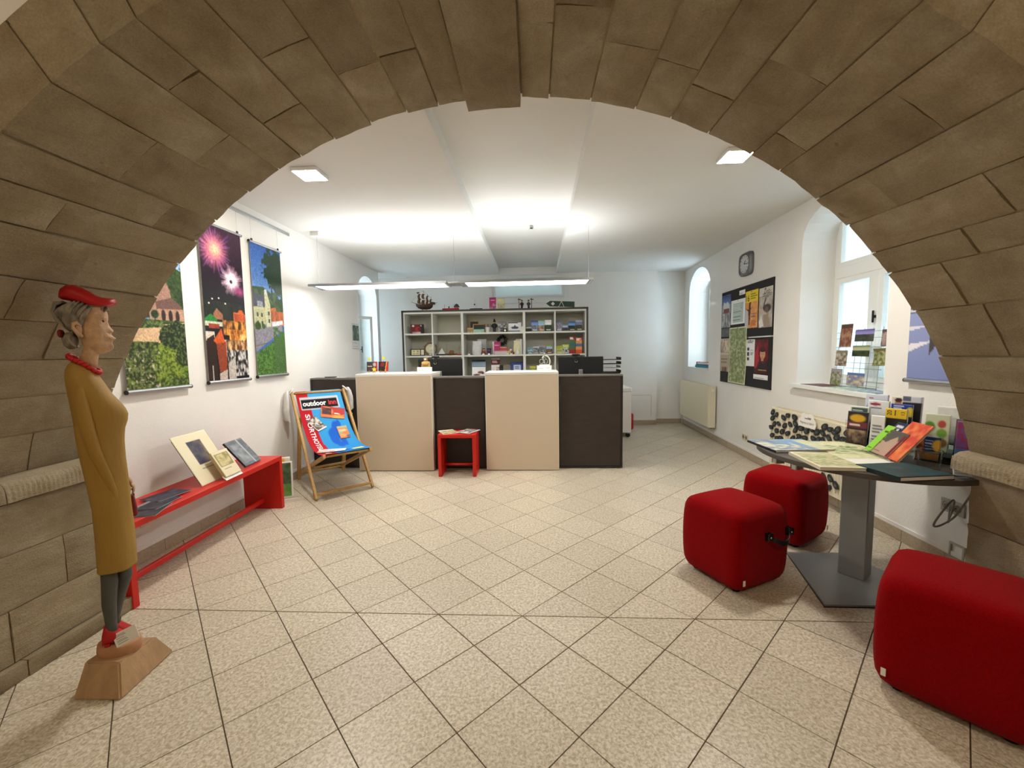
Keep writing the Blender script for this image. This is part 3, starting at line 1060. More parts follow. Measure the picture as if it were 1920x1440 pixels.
# ------------------------------------------------------------------ felt cubes
def felt_cube(name, loc, rot, label, handle_side=None, sx=0.42, sy=0.40, h=0.445, tag_pos=None):
    t = thing(name, label, 'stool', loc, rot, 'red felt cube stools')
    n = 10
    bm = bmesh.new()
    bmesh.ops.create_cube(bm, size=1.0)
    bmesh.ops.subdivide_edges(bm, edges=bm.edges, cuts=n, use_grid_fill=True)
    p = 9.0
    for v in bm.verts:
        c = v.co * 2
        m_ = max(abs(c.x), abs(c.y), abs(c.z))
        s = (abs(c.x) ** p + abs(c.y) ** p + abs(c.z) ** p) ** (1 / p)
        c = c * (m_ / s)
        bulge = 1.0 + 0.055 * (1 - c.z ** 2) - 0.025
        tp = 1.0
        v.co = Vector((c.x * sx / 2 * bulge * tp, c.y * sy / 2 * bulge * tp, (c.z + 1) / 2 * h + 0.012 + (0.012 * (1 - c.x ** 2) * (1 - c.y ** 2) if c.z > 0.9 else 0)))
    b = MB()
    b.bm.free()
    b.bm = bm
    body = b.build('body', FELT, t, True)
    for dx in (-1, 1):
        for dy in (-1, 1):
            MB().lathe([(0.02, 0), (0.022, 0.02)], 10).build('foot', BLACK, t, True, (dx * sx * 0.33, dy * sy * 0.33, 0))
    if tag_pos:
        (x, y), ang = tag_pos
        MB().box((x, y, 0.085), (0.015, 0.003, 0.030), ang).build('label_tag', PAPER, t)
    if handle_side:
        x, y, dx, dy = handle_side
        pts = [(x + dx * 0.10 * k * (1 if abs(dx) else 0) - dy * 0.0, y + dy * 0.10 * k, 0.33 - 0.03 * k * k) for k in (-1, -0.5, 0, 0.5, 1)]
        nx, ny = -dy, dx
        strap = []
        for k in np.linspace(-1, 1, 9):
            bow = 0.045 * (1 - k * k) + 0.006
            strap.append((x + dx * 0.085 * k + nx * bow, y + dy * 0.085 * k + ny * bow, 0.315 - 0.035 * (1 - k * k)))
        s = MB()
        vs = []
        rings = [[Vector(q) + Vector((0, 0, z)) + Vector((nx, ny, 0)) * d for z, d in ((0.014, 0), (0.014, 0.005), (-0.014, 0.005), (-0.014, 0))] for q in strap]
        s.loft(rings).build('handle_strap', BLACK, t, 40)
        for k in (-1, 1):
            MB().box((x + dx * 0.085 * k + nx * 0.008, y + dy * 0.085 * k + ny * 0.008, 0.315), (0.03, 0.03, 0.03), atan2(dy, dx), 0.006).build('strap_end', BLACK, t)
            MB().sphere((x + dx * 0.085 * k + nx * 0.026, y + dy * 0.085 * k + ny * 0.026, 0.315), 0.006, 8, 6).build('rivet', CHROME, t, True)
    return t
a1 = atan2(0.438, 0.899)
felt_cube('cube_stool', (1.180, 2.410, 0), a1, 'red felt cube stool with a black strap handle, in front of the table column', (0.085, -0.203, -1.0, 0.0), tag_pos=((-0.172, -0.2085), 0.0))
felt_cube('cube_stool', (1.795, 2.945, 0), radians(36), 'red felt cube stool farther back, half under the tabletop', None, tag_pos=((0.15, -0.2115), 0.0))
felt_cube('cube_stool', (1.622, 1.572, 0), radians(43), 'big nearest red felt cube stool cut off by the picture edge', None, 0.43, 0.43, 0.45, tag_pos=((-0.216, 0.178), radians(90)))

# ------------------------------------------------------------------ table
TZ = 0.72
def build_table():
    t = thing('round_table', 'round fronted dark grey table on a square steel column and flat base plate', 'table', (1.90, 2.43, 0))
    ox, oy = 0.05, 0.05
    def dee(r_):
        p = [(ox + r_ * cos(2 * pi * k / 90), oy + r_ * sin(2 * pi * k / 90)) for k in range(90)]
        q = []
        for x, y in p:
            lim = 0.285 + r_ - 0.545
            q.append((x, y if y < lim - 0.03 else lim - 0.03 + 0.03 * (1 - math.exp(-(y - lim + 0.03) / 0.03))))
        return q
    rings = [[Vector((x, y, z)) for x, y in dee(r_)] for z, r_ in ((TZ - 0.030, 0.530), (TZ - 0.026, 0.545), (TZ - 0.002, 0.545), (TZ, 0.543))]
    MB().loft(rings).build('tabletop', mat('anthracite_laminate', (86, 82, 78), 0.4, var=0.08, vscale=120), t, 30)
    MB().box((-0.03, -0.035, 0.014 + (TZ - 0.05 - 0.014) / 2), (0.125, 0.125, TZ - 0.05 - 0.014), radians(38), 0.004).build('column', STEEL, t)
    poly = [(-0.41, -0.345), (0.04, -0.345), (0.205, -0.075), (0.065, 0.215), (-0.26, 0.22)]
    MB().prism(poly, 0.0, 0.004).build('base_pad', BLACK, t)
    MB().prism([(x * 0.99, y * 0.99) for x, y in poly], 0.004, 0.014).build('base_plate', STEEL, t)
    MB().box((0, 0, TZ - 0.038), (0.34, 0.34, 0.014), radians(38)).build('mounting_plate', BLACK, t)
    for a in (186, 200):
        MB().box((ox + 0.52 * cos(radians(a)), oy + 0.52 * sin(radians(a)), TZ - 0.040), (0.05, 0.03, 0.018), radians(a), 0.004).build('edge_clip', ALU, t)
build_table()

# ------------------------------------------------------------------ deck chair
def build_deck_chair():
    t = thing('deck_chair', 'wooden deck chair with a blue and red printed canvas sling', 'deck chair', (-2.556, 4.149, 0), basis((0.735, 0.678, 0), (0, 0, 1)))
    # local x across the chair, y = z cross x points away; forward is -y
    W = 0.525
    def P(a, s, z):
        return Vector((a * W, -s, z))
    def bar(nm, p, q, w=0.024, d=0.036, par=t):
        p, q = Vector(p), Vector(q)
        v = (q - p)
        R = basis(v, Vector((1, 0, 0)).cross(v) if abs(v.normalized().x) < 0.9 else (0, 0, 1))
        return MB().box((p + q) / 2, (v.length, w, d), R.to_4x4(), 0.004).build(nm, ASH, par)
    for a in (0.0, 1.0):
        bar('long_rail', P(a, 0.82, 0.012), P(a, 0.03, 0.95))
    for a in (0.06, 0.94):
        bar('prop_leg', P(a, 0.0, 0.012), P(a, 0.20, 0.70))
    for a in (0.10, 0.90):
        bar('seat_rail', P(a, 0.955, 0.432), P(a, 0.05, 0.09))
    bar('front_stretcher', P(0, 0.79, 0.05), P(1, 0.79, 0.05), 0.03, 0.022)
    bar('rear_stretcher', P(0.06, 0.02, 0.07), P(0.94, 0.02, 0.07), 0.03, 0.022)
    bar('seat_crossbar', P(0.10, 0.22, 0.158), P(0.90, 0.22, 0.158), 0.026, 0.022)
    MB().tube([P(0.04, 0.045, 0.935), P(0.96, 0.045, 0.935)], 0.013, 10).build('top_bar', ASH, t, True)
    MB().tube([P(0.08, 0.925, 0.424), P(0.92, 0.925, 0.424)], 0.013, 10).build('seat_bar', ASH, t, True)
    for a in (-0.03, 1.03):
        MB().tube([P(a, 0.246, 0.69), P(a + 0.01, 0.246, 0.69)], 0.008, 8).build('pivot_bolt', CHROME, t, True)
    # sling
    pts = [(0.032, 0.952), (0.32, 0.52), (0.50, 0.365), (0.945, 0.445)]
    def curve(v):
        u = 1 - v
        return tuple(u ** 3 * pts[0][i] + 3 * u * u * v * pts[1][i] + 3 * u * v * v * pts[2][i] + v ** 3 * pts[3][i] for i in (0, 1))
    def S(a, v, off=0.0):
        s, z = curve(v)
        s2, z2 = curve(min(1, v + 0.01))
        s1, z1 = curve(max(0, v - 0.01))
        ds, dz = s2 - s1, z2 - z1
        l = sqrt(ds * ds + dz * dz)
        ns, nz_ = -dz / l, ds / l
        edge = 0.012 * (abs(2 * a - 1) ** 6) * sin(pi * v)
        aa = 0.07 + 0.86 * a
        return Vector((aa * W, -(s + ns * (off + edge)), z + nz_ * (off + edge)))
    nx, ny = 60, 110
    cv = Cv(nx, ny, (50, 145, 205))
    cv.grad(0, 0, 1, 1, (62, 160, 214), (40, 128, 196))
    DB = (28, 92, 190)
    for e in ((0.68, 0.40, 0.10, 0.10), (0.60, 0.47, 0.13, 0.09), (0.56, 0.55, 0.09, 0.12), (0.72, 0.60, 0.06, 0.12), (0.62, 0.68, 0.08, 0.06), (0.75, 0.35, 0.05, 0.06), (0.55, 0.88, 0.10, 0.05)):
        cv.ell(*e, DB, 0.12)
    cv.poly([(0.50, 0.56), (0.64, 0.60), (0.60, 0.66), (0.50, 0.62)], DB)
    red = np.array((176, 22, 34), float)
    cv.mix((cv.U < 0.25 + 0.06 * cv.V).astype(float), red)
    cv.mix(((cv.U > 0.06) & (cv.U < 0.90) & (cv.V > 0.055) & (cv.V < 0.165)).astype(float), (196, 196, 200))
    cv.mix(((cv.U > 0.08) & (cv.U < 0.88) & (cv.V > 0.068) & (cv.V < 0.152)).astype(float), (22, 20, 24))
    vs, fs = [], []
    for off in (0.0, -0.004):
        for j in range(ny):
            for i in range(nx):
                vs.append(S(i / (nx - 1), j / (ny - 1), off))
    q = lambda i, j, k: k * nx * ny + j * nx + i
    for k in (0, 1):
        for j in range(ny - 1):
            for i in range(nx - 1):
                fs.append((q(i, j, k), q(i + 1, j, k), q(i + 1, j + 1, k), q(i, j + 1, k)))
    me = bpy.data.meshes.new('sling')
    me.from_pydata(vs, [], fs)
    ca = me.color_attributes.new('Col', 'FLOAT_COLOR', 'POINT')
    c = np.clip(cv.a, 0, 255) / 255
    l = np.where(c <= 0.04045, c / 12.92, ((c + 0.055) / 1.055) ** 2.4).reshape(-1, 3)
    cc = np.ones((2 * nx * ny, 4))
    cc[:nx * ny, :3] = l
    cc[nx * ny:, :3] = l
    ca.data.foreach_set('color', cc.ravel())
    sl = mesh_obj('sling', me, FABRIC_PRINT, t, True)
    sl['label'] = 'blue canvas sling with a red side stripe and white lettering'
    AW, LEN = W * 0.86, 1.10
    text_mesh('lettering', 'outdoor', 0.066, WHITE_INK, sl, warp=lambda x, y: S(0.355 + x / AW, 0.108 - y / LEN, 0.0025), sx=1.02, bold=0.0022)
    text_mesh('lettering', 'inn', 0.066, RED_INK, sl, warp=lambda x, y: S(0.755 + x / AW, 0.108 - y / LEN, 0.0025), sx=1.05, bold=0.0022)
    text_mesh('lettering', 'SPORTHOTEL', 0.062, WHITE_INK, sl, warp=lambda x, y: S(0.135 + 0.03 * (0.5 + x / LEN) + y / AW, 0.475 + x / LEN, 0.0025), fit=0.60, bold=0.001)
    text_mesh('lettering', 'VE', 0.062, WHITE_INK, sl, warp=lambda x, y: S(0.165 + y / AW, 0.925 + x / LEN, 0.0025), sx=1.2, bold=0.001)

    # leaflets lying on the sling
    M0 = t.matrix_basis.copy()
    def leaflet(name, a, v, w, h, ang, cv, label, off=0.006, group='leaflets on the deck chair', fall=0.0):
        nx, ny = cv.w, cv.h
        vs = []
        for j in range(ny):
            for i in range(nx):
                x, y = (i / (nx - 1) - 0.5) * w, (0.5 - j / (ny - 1)) * h
                xr, yr = x * cos(ang) - y * sin(ang), x * sin(ang) + y * cos(ang)
                vs.append(M0 @ S(min(1.25, max(-.25, a + xr / AW)), min(1, max(0, v - yr / LEN)), off))
        N = nx * ny
        vs += [M0 @ (M0.inverted() @ p - Vector((0, 0, 0.0))) - Vector((0, 0, 0.0012)) for p in vs[:N]]
        fs = [(j * nx + i, j * nx + i + 1, (j + 1) * nx + i + 1, (j + 1) * nx + i) for j in range(ny - 1) for i in range(nx - 1)]
        fs += [tuple(N + k for k in f) for f in fs]
        me = bpy.data.meshes.new(name)
        me.from_pydata(vs, [], fs)
        ca = me.color_attributes.new('Col', 'FLOAT_COLOR', 'POINT')
        c = np.clip(cv.a, 0, 255) / 255
        l = np.where(c <= 0.04045, c / 12.92, ((c + 0.055) / 1.055) ** 2.4).reshape(-1, 3)
        cc = np.ones((2 * N, 4))
        cc[:N, :3] = l
        cc[N:, :3] = 0.8
        ca.data.foreach_set('color', cc.ravel())
        return tag(mesh_obj(name, me, PRINT, None, True), label, 'leaflet', group)
    c = Cv(34, 22, (176, 40, 30))
    c.poly([(0, 0.62), (0.35, 0.75), (1, 0.6), (1, 1), (0, 1)], (206, 110, 40)).ell(0.25, 0.42, 0.26, 0.40, (210, 130, 60)).nz(0.06, 0.10, 0.45, 0.75, (120, 40, 30), (60, 25, 25), 10, 8, 5).ell(0.72, 0.95, 0.25, 0.25, (226, 150, 50)).lines(0.55, 0.45, 0.85, 0.62, 3, (240, 220, 200), 2)
    leaflet('leaflet', 0.70, 0.215, 0.235, 0.125, radians(-14), c, 'red leaflet with a bowl of berries near the top of the sling', 0.009)
    c = Cv(22, 30, (200, 196, 188))
    c.nz(0, 0, 1, 1, (70, 64, 58), (210, 200, 186), 6, 8, 9, con=3.2).rect(0, 0.9, 1, 1, (230, 228, 222)).rect(0, 0.45, 1, 0.48, (230, 228, 220))
    leaflet('leaflet', 0.29, 0.32, 0.105, 0.175, radians(28), c, 'photo collage leaflet lying across the red canvas stripe', 0.008)
    c = Cv(18, 32, (222, 116, 40))
    c.rect(0, 0, 1, 0.14, (160, 172, 120)).lines(0.1, 0.2, 0.9, 0.42, 4, (240, 214, 180), 4).ell(0.2, 0.50, 0.22, 0.12, (150, 160, 120)).ell(0.85, 0.86, 0.25, 0.13, (70, 90, 110)).lines(0.1, 0.62, 0.7, 0.9, 4, (236, 170, 110), 5)
    leaflet('leaflet', 0.79, 0.475, 0.098, 0.21, radians(-1), c, 'bright orange leaflet in the middle of the blue canvas', 0.008)
    c = Cv(34, 20, (236, 234, 228))
    c.rect(0, 0.45, 0.62, 0.9, (226, 158, 120)).lines(0.06, 0.08, 0.5, 0.36, 4, (120, 120, 120), 6).nz(0.1, 0.45, 0.4, 0.7, (90, 90, 80), (236, 228, 210), 5, 5, 3).lines(0.66, 0.1, 0.95, 0.9, 7, (170, 186, 206), 7)
    leaflet('leaflet', 0.30, 0.855, 0.24, 0.13, radians(-24), c, 'white and orange flyer on the seat of the deck chair', 0.010)
    c = Cv(16, 12, (220, 214, 60))
    c.rect(0, 0.6, 1, 1, (236, 232, 150)).rect(0, 0, 0.2, 1, (236, 236, 220))
    leaflet('leaflet', 0.80, 0.90, 0.105, 0.07, radians(6), c, 'small yellow leaflet on the front corner of the seat', 0.006)

    # paper bags hanging from the two upper ends of the frame
    def bag(a, label, w, h, seed, out):
        top = M0 @ P(a, 0.06, 0.955)
        b = thing('cloth_bag', label, 'bag', top, radians(42.7) + radians(90))
        r = random.Random(seed)
        rings = []
        for k, (z, ww, d) in enumerate(((0.015, 0.022, 0.012), (-0.02, 0.05, 0.022), (-0.08, 0.075, 0.028), (-h * 0.6, w * 0.5, 0.032), (-h * 0.92, w * 0.52, 0.034), (-h, w * 0.5, 0.022))):
            rings.append([Vector((ww * cos(2 * pi * i / 14) * (1 + 0.12 * r.uniform(-1, 1)) + 0.0, out * (0.030 + d) + d * sin(2 * pi * i / 14) * (1 + 0.25 * r.uniform(-1, 1)), z)) for i in range(14)])
        MB().loft(rings).build('bag_body', mat('grey_white_cloth', (206, 204, 200), 0.85, var=0.06, vscale=20), b, 60)
        MB().tube([(-0.03, out * 0.03, -0.02), (-0.02, 0.0, 0.02), (0.0, -out * 0.01, 0.03), (0.02, 0.0, 0.02), (0.03, out * 0.03, -0.02)], 0.007, 8).build('bag_handle', PAPER, b, True)
    bag(0.0, 'grey white cloth bag hanging on the deck chair corner by the banner wall', 0.17, 0.30, 3, 1)
    bag(1.0, 'white cloth bag hanging on the deck chair corner by the cream counter', 0.13, 0.24, 5, -1)
build_deck_chair()

# ------------------------------------------------------------------ carved statue
WOOD_PALE = mat('pale_carved_wood', (176, 142, 104), 0.65, var=0.14, vscale=10, stretch=(3, 3, 0.7), bump=0.2, bscale=50)
SKINW = mat('painted_wood_skin', (190, 152, 116), 0.55, var=0.16, vscale=45, bump=0.3, bscale=60)
OCHRE = mat('ochre_painted_wood', (158, 122, 50), 0.6, var=0.10, vscale=7, stretch=(2, 2, 0.6), bump=0.15, bscale=40)
HAIRW = mat('grey_painted_hair', (128, 120, 106), 0.6, var=0.5, vscale=55, stretch=(1, 1, 0.5), bump=0.3, bscale=60)
RED_CAP = mat('red_painted_wood', (178, 14, 18), 0.5, var=0.10, vscale=12)
RED_DK = mat('dark_red_paint', (120, 20, 18), 0.5, var=0.15, vscale=14)
STOCK = mat('grey_stockings', (74, 74, 70), 0.6, var=0.15, vscale=20)

def build_statue():
    t = thing('carved_statue', 'carved wooden statue of a woman in ochre coat and red cap on a pedestal', 'statue', (-1.76, 1.56, 0))
    # pedestal: rough frustum block
    b = MB()
    lo = [(-0.071, -0.151), (0.125, -0.146), (0.100, 0.124), (-0.105, 0.100)]
    hi = [(-0.082, -0.088), (0.070, -0.090), (0.076, 0.066), (-0.080, 0.060)]
    vs = [(x, y, 0.0) for x, y in lo] + [(x, y, 0.112 - 0.006 * (i == 3)) for i, (x, y) in enumerate(hi)]
    b.add(vs, [(3, 2, 1, 0), (4, 5, 6, 7)] + [(i, (i + 1) % 4, 4 + (i + 1) % 4, 4 + i) for i in range(4)])
    bmesh.ops.bevel(b.bm, geom=b.bm.edges[:], offset=0.006, segments=2, affect='EDGES')
    ped = b.build('pedestal', WOOD_PALE, t, 40)
    MB().lathe([(0.082, 0.108), (0.084, 0.125), (0.080, 0.150), (0.074, 0.154)], 24, Matrix.Translation((-0.008, -0.012, 0)) @ Matrix.Diagonal((0.98, 0.72, 1, 1))).build('plinth_disc', mat('reddish_carved_wood', (178, 128, 92), 0.65, var=0.15, vscale=14), t, 50)
    # legs and shoes
    for nm, (fx, fy), (hx, hy) in (('near', (-0.045, -0.030), (-0.034, -0.030)), ('far', (-0.040, 0.042), (0.028, 0.030))):
        MB().tube([(fx, fy, 0.20), (fx, fy, 0.24), ((fx + hx) / 2 - 0.006, (fy + hy) / 2, 0.33), (hx, hy, 0.42), (hx, hy, 0.50)], [0.030, 0.027, 0.035, 0.040, 0.036], 14).build('leg', STOCK, t, True)
        sh = []
        for k, (x, z, w, hh) in enumerate(((-0.046, 0.180, 0.026, 0.026), (-0.034, 0.198, 0.034, 0.044), (0.0, 0.196, 0.036, 0.044), (0.030, 0.182, 0.034, 0.029), (0.060, 0.170, 0.031, 0.017), (0.080, 0.164, 0.018, 0.010))):
            sh.append([Vector((fx + x, fy + w * cos(2 * pi * i / 14), z + hh * sin(2 * pi * i / 14) * (1 if sin(2 * pi * i / 14) > 0 else 0.75))) for i in range(14)])
        s = MB().loft(sh).build('shoe', RED_CAP, t, True)
        MB().bb((fx - 0.036, fy - 0.018, 0.152), (fx - 0.012, fy + 0.018, 0.172), 0.003).build('heel', RED_CAP, s)
    # coat
    pr = [(0.470, -1.846, -1.668, 0.086), (0.476, -1.849, -1.665, 0.088), (0.62, -1.843, -1.662, 0.088), (0.733, -1.842, -1.667, 0.088), (0.846, -1.855, -1.668, 0.090), (0.935, -1.868, -1.671, 0.090),
          (1.00, -1.875, -1.669, 0.090), (1.023, -1.878, -1.666, 0.090), (1.054, -1.881, -1.660, 0.090), (1.085, -1.882, -1.645, 0.090), (1.112, -1.884, -1.640, 0.090), (1.135, -1.887, -1.650, 0.091),
          (1.160, -1.890, -1.670, 0.092), (1.199, -1.894, -1.706, 0.092), (1.242, -1.898, -1.734, 0.088), (1.275, -1.899, -1.756, 0.078), (1.300, -1.895, -1.772, 0.064), (1.322, -1.882, -1.786, 0.046), (1.334, -1.865, -1.792, 0.034)]
    rings = []
    n = 40
    for z, xb, xf, hy in pr:
        cx, hx = (xb + xf) / 2 + 1.76, (xf - xb) / 2
        rg = []
        for k in range(n):
            a = 2 * pi * k / n
            ca, sa = cos(a), sin(a)
            e = 2 / 2.4
            x = hx * math.copysign(abs(ca) ** e, ca)
            y = hy * math.copysign(abs(sa) ** e, sa)
            if 1.0 < z < 1.19 and ca > 0:
                y *= 1 - 0.22 * ca ** 2 * (1 - abs(z - 1.09) / 0.1)
            fold = 0.0035 * sin(5 * a + z * 3) * (1 if z < 1.0 else max(0, 1 - (z - 1.0) / 0.15))
            rg.append(Vector((cx + x + fold * ca, y + fold * sa, z)))
        rings.append(rg)
    coat = MB().loft(rings).build('coat', OCHRE, t, True)
    # sleeves carved into the sides of the coat
    for sy in (-1, 1):
        pts = [(-0.060, sy * 0.060, 1.275), (-0.070, sy * 0.082, 1.20), (-0.055, sy * 0.088, 1.08), (-0.030, sy * 0.088, 0.97), (0.005, sy * 0.084, 0.88), (0.03, sy * 0.076, 0.80), (0.042, sy * 0.070, 0.71)]
        MB().tube(pts, [0.004, 0.030, 0.034, 0.031, 0.026, 0.020, 0.004], 14, flat=0.8).build('sleeve', OCHRE, t, True)
    # hand with fingers and bag at the far side, in front of the coat
    hb = MB()
    hb.loft([[Vector((0.072 + x, 0.045 + 0.014 * cos(2 * pi * i / 12), z + 0.020 * sin(2 * pi * i / 12))) for i in range(12)] for x, z in ((0.0, 0.822), (0.018, 0.815), (0.032, 0.800))])
    for k in range(4):
        hb.tube([(0.098 - 0.002 * k, 0.028 + 0.009 * k, 0.806 - 0.001 * k), (0.108, 0.027 + 0.009 * k, 0.790), (0.108, 0.026 + 0.009 * k, 0.772 + 0.003 * abs(k - 1)), (0.100, 0.026 + 0.009 * k, 0.762)], [0.0065, 0.006, 0.0055, 0.004], 8)
    hb.tube([(0.082, 0.026, 0.808), (0.090, 0.018, 0.795), (0.096, 0.018, 0.780)], [0.007, 0.006, 0.0045], 8)
    hb.build('hand', SKINW, t, True)
    bag = MB()
    bag.loft([[Vector((x0 + (x1 - x0) * (0.5 + 0.5 * math.copysign(abs(cos(a)) ** 0.5, cos(a))), 0.045 + 0.020 * math.copysign(abs(sin(a)) ** 0.6, sin(a)), z)) for a in [2 * pi * i / 16 for i in range(16)]] for z, x0, x1 in ((0.662, 0.075, 0.112), (0.668, 0.068, 0.118), (0.70, 0.070, 0.116), (0.745, 0.082, 0.108), (0.755, 0.088, 0.104))])
    hbg = bag.build('handbag', RED_DK, t, 50)
    MB().tube([(0.085, 0.045, 0.75), (0.088, 0.045, 0.775), (0.100, 0.045, 0.782), (0.106, 0.045, 0.75)], 0.004, 8).build('bag_strap', RED_DK, hbg, True)
    # neck and head
    MB().tube([(-0.040, 0, 1.318), (-0.026, 0, 1.352), (-0.012, 0, 1.40), (-0.008, 0, 1.43)], [0.042, 0.036, 0.035, 0.036], 18).build('neck', SKINW, t, True)
    front = [(1.560, 0.052), (1.540, 0.064), (1.522, 0.069), (1.505, 0.0695), (1.492, 0.066), (1.480, 0.070), (1.468, 0.077), (1.457, 0.088), (1.450, 0.086), (1.445, 0.076), (1.438, 0.078), (1.432, 0.086), (1.427, 0.093), (1.4245, 0.084), (1.421, 0.090), (1.414, 0.081), (1.406, 0.077), (1.396, 0.082), (1.386, 0.081), (1.378, 0.074), (1.370, 0.058), (1.364, 0.034), (1.360, 0.010)]
    def interp(tab, z):
        for i in range(len(tab) - 1):
            if tab[i][0] >= z >= tab[i + 1][0]:
                f = (tab[i][0] - z) / (tab[i][0] - tab[i + 1][0])
                return tab[i][1] * (1 - f) + tab[i + 1][1] * f
        return tab[0][1] if z > tab[0][0] else tab[-1][1]
    back = [(1.56, -0.06), (1.50, -0.07), (1.45, -0.066), (1.41, -0.055), (1.385, -0.045), (1.36, -0.030)]
    halfw = [(1.56, 0.046), (1.52, 0.055), (1.49, 0.057), (1.46, 0.055), (1.43, 0.051), (1.40, 0.044), (1.378, 0.034), (1.365, 0.024), (1.36, 0.016)]
    flatf = [(1.56, 0.048), (1.52, 0.062), (1.495, 0.060), (1.480, 0.058), (1.46, 0.058), (1.44, 0.060), (1.42, 0.064), (1.40, 0.062), (1.385, 0.060), (1.370, 0.046), (1.36, 0.010)]
    wid = [(1.56, 0.8), (1.49, 0.5), (1.478, 0.20), (1.456, 0.26), (1.448, 0.30), (1.440, 0.55), (1.43, 0.62), (1.41, 0.60), (1.392, 0.45), (1.375, 0.6), (1.36, 0.8)]
    rings, n = [], 48
    for z in [1.56 - i * 0.0034 for i in range(60)]:
        if z < 1.3605:
            z = 1.3605
        xf, xb, hw, xq, wd = interp(front, z), interp(back, z), interp(halfw, z), interp(flatf, z), interp(wid, z)
        cx = -0.005
        rg = []
        for k in range(n):
            a = 2 * pi * k / n
            ca, sa = cos(a), sin(a)
            if ca > 0:
                al = math.asin(min(1, abs(sa)))
                x = (xq - cx) * ca ** 0.8 + (xf - xq) * math.exp(-(al / wd) ** 2 * 2.2)
            else:
                x = (cx - xb) * ca
            y = hw * math.copysign(abs(sa) ** 0.85, sa)
            if ca > 0 and 1.485 < z < 1.502 and 0.3 < abs(sa) < 0.75:
                x -= 0.006 * sin(pi * (z - 1.485) / 0.017) * sin(pi * (abs(sa) - 0.3) / 0.45)
            if ca > 0 and 1.405 < z < 1.45 and 0.55 < abs(sa) < 0.72:
                x -= 0.004
                y *= 0.985
            rg.append(Vector((cx + x, y, z)))
        rings.append(rg)
    head = MB().loft(rings).build('head', SKINW, t, True)
    for sy in (-1, 1):
        MB().sphere((0.050, sy * 0.028, 1.4935), (0.006, 0.009, 0.0058), 12, 8).build('eye', mat('painted_eye', (84, 62, 46), 0.4), head, True)
        MB().tube([(0.058, sy * 0.012, 1.5045), (0.058, sy * 0.027, 1.508), (0.048, sy * 0.042, 1.502)], [0.003, 0.004, 0.002], 8).build('eyebrow', SKINW, head, True)
        e = MB()
        e.tube([(-0.040, sy * 0.054, 1.430), (-0.055, sy * 0.062, 1.440), (-0.074, sy * 0.067, 1.462), (-0.072, sy * 0.068, 1.478), (-0.056, sy * 0.064, 1.482), (-0.042, sy * 0.056, 1.470)], [0.006, 0.008, 0.008, 0.008, 0.008, 0.005], 10)
        e.sphere((-0.056, sy * 0.056, 1.456), (0.018, 0.008, 0.024), 12, 8)
        e.build('ear', SKINW, head, True)
    MB().tube([(0.070, -0.030, 1.4238), (0.088, -0.012, 1.4245), (0.091, 0, 1.4248), (0.088, 0.012, 1.4245), (0.070, 0.030, 1.4238)], [0.002, 0.0036, 0.004, 0.0036, 0.002], 8, flat=0.7).build('lip', mat('painted_lip', (214, 178, 144), 0.5), head, True)
    # hair: carved tufts swept back, bun at the nape
    hm = MB()
    hm.sphere((-0.062, 0, 1.505), (0.078, 0.066, 0.062), 20, 12)
    hm.sphere((-0.100, 0, 1.415), (0.034, 0.046, 0.034), 18, 10)
    hm.sphere((0.005, 0, 1.552), (0.062, 0.056, 0.014), 24, 8)
    r = random.Random(4)
    for sy in (-1, 1):
        for k in range(8):
            f = k / 7
            x0, z0 = 0.010 - 0.115 * f, 1.545 + 0.020 * sin(pi * f)
            pts = []
            for q in range(6):
                g = q / 5
                pts.append((x0 - 0.052 * g - 0.018 * sin(pi * g) + 0.02 * f * g, sy * (0.050 + 0.016 * sin(pi * min(1, g + 0.15)) - 0.030 * f * g), z0 - (0.085 - 0.020 * f) * g))
            hm.tube(pts, [0.004, 0.009, 0.011, 0.010, 0.008, 0.003], 8)
        for k in range(5):
            a = -0.5 + k * 0.28
            pts = [(-0.075 - 0.052 * sin(pi * g) * (0.5 + k * 0.12), sy * (0.042 - 0.006 * k), 1.452 - 0.062 * g) for g in (0, 0.25, 0.5, 0.75, 1)]
            hm.tube(pts, [0.004, 0.009, 0.010, 0.009, 0.004], 8)
        for k in range(6):
            pts = [(0.066 - 0.020 * k, sy * (0.010 + 0.0085 * k), 1.552), (0.069 - 0.021 * k, sy * (0.020 + 0.008 * k), 1.541 - 0.001 * k), (0.058 - 0.022 * k, sy * (0.030 + 0.0055 * k), 1.532 - 0.004 * k)]
            hm.tube(pts, [0.006, 0.008, 0.003], 8)
    for k in range(9):
        y = -0.048 + 0.012 * k
        pts = [(-0.105, y * 0.9, 1.562), (-0.138, y * 1.1, 1.553), (-0.150, y * 1.05, 1.525), (-0.138, y, 1.495), (-0.115, y * 0.9, 1.470)]
        hm.tube(pts, [0.005, 0.009, 0.010, 0.009, 0.004], 8)
    hm.build('hair', HAIRW, t, True)
    bw = MB()
    for sy in (-1, 1):
        bw.sphere((-0.136, sy * 0.020, 1.442), (0.012, 0.022, 0.016), 10, 8)
    bw.sphere((-0.132, 0, 1.442), 0.010, 8, 6)
    bw.build('hair_bow', RED_DK, t, True)
    # cap with a wide upturned brim
    sec = [(-0.128, 1.580, 1.598, 0.020), (-0.118, 1.574, 1.616, 0.042), (-0.094, 1.572, 1.630, 0.058), (-0.062, 1.562, 1.632, 0.066), (-0.030, 1.552, 1.624, 0.070), (0.0, 1.545, 1.610, 0.072), (0.025, 1.546, 1.596, 0.072), (0.045, 1.550, 1.590, 0.070), (0.066, 1.553, 1.588, 0.066), (0.085, 1.558, 1.588, 0.058), (0.100, 1.566, 1.587, 0.044), (0.110, 1.573, 1.583, 0.022)]
    rings = []
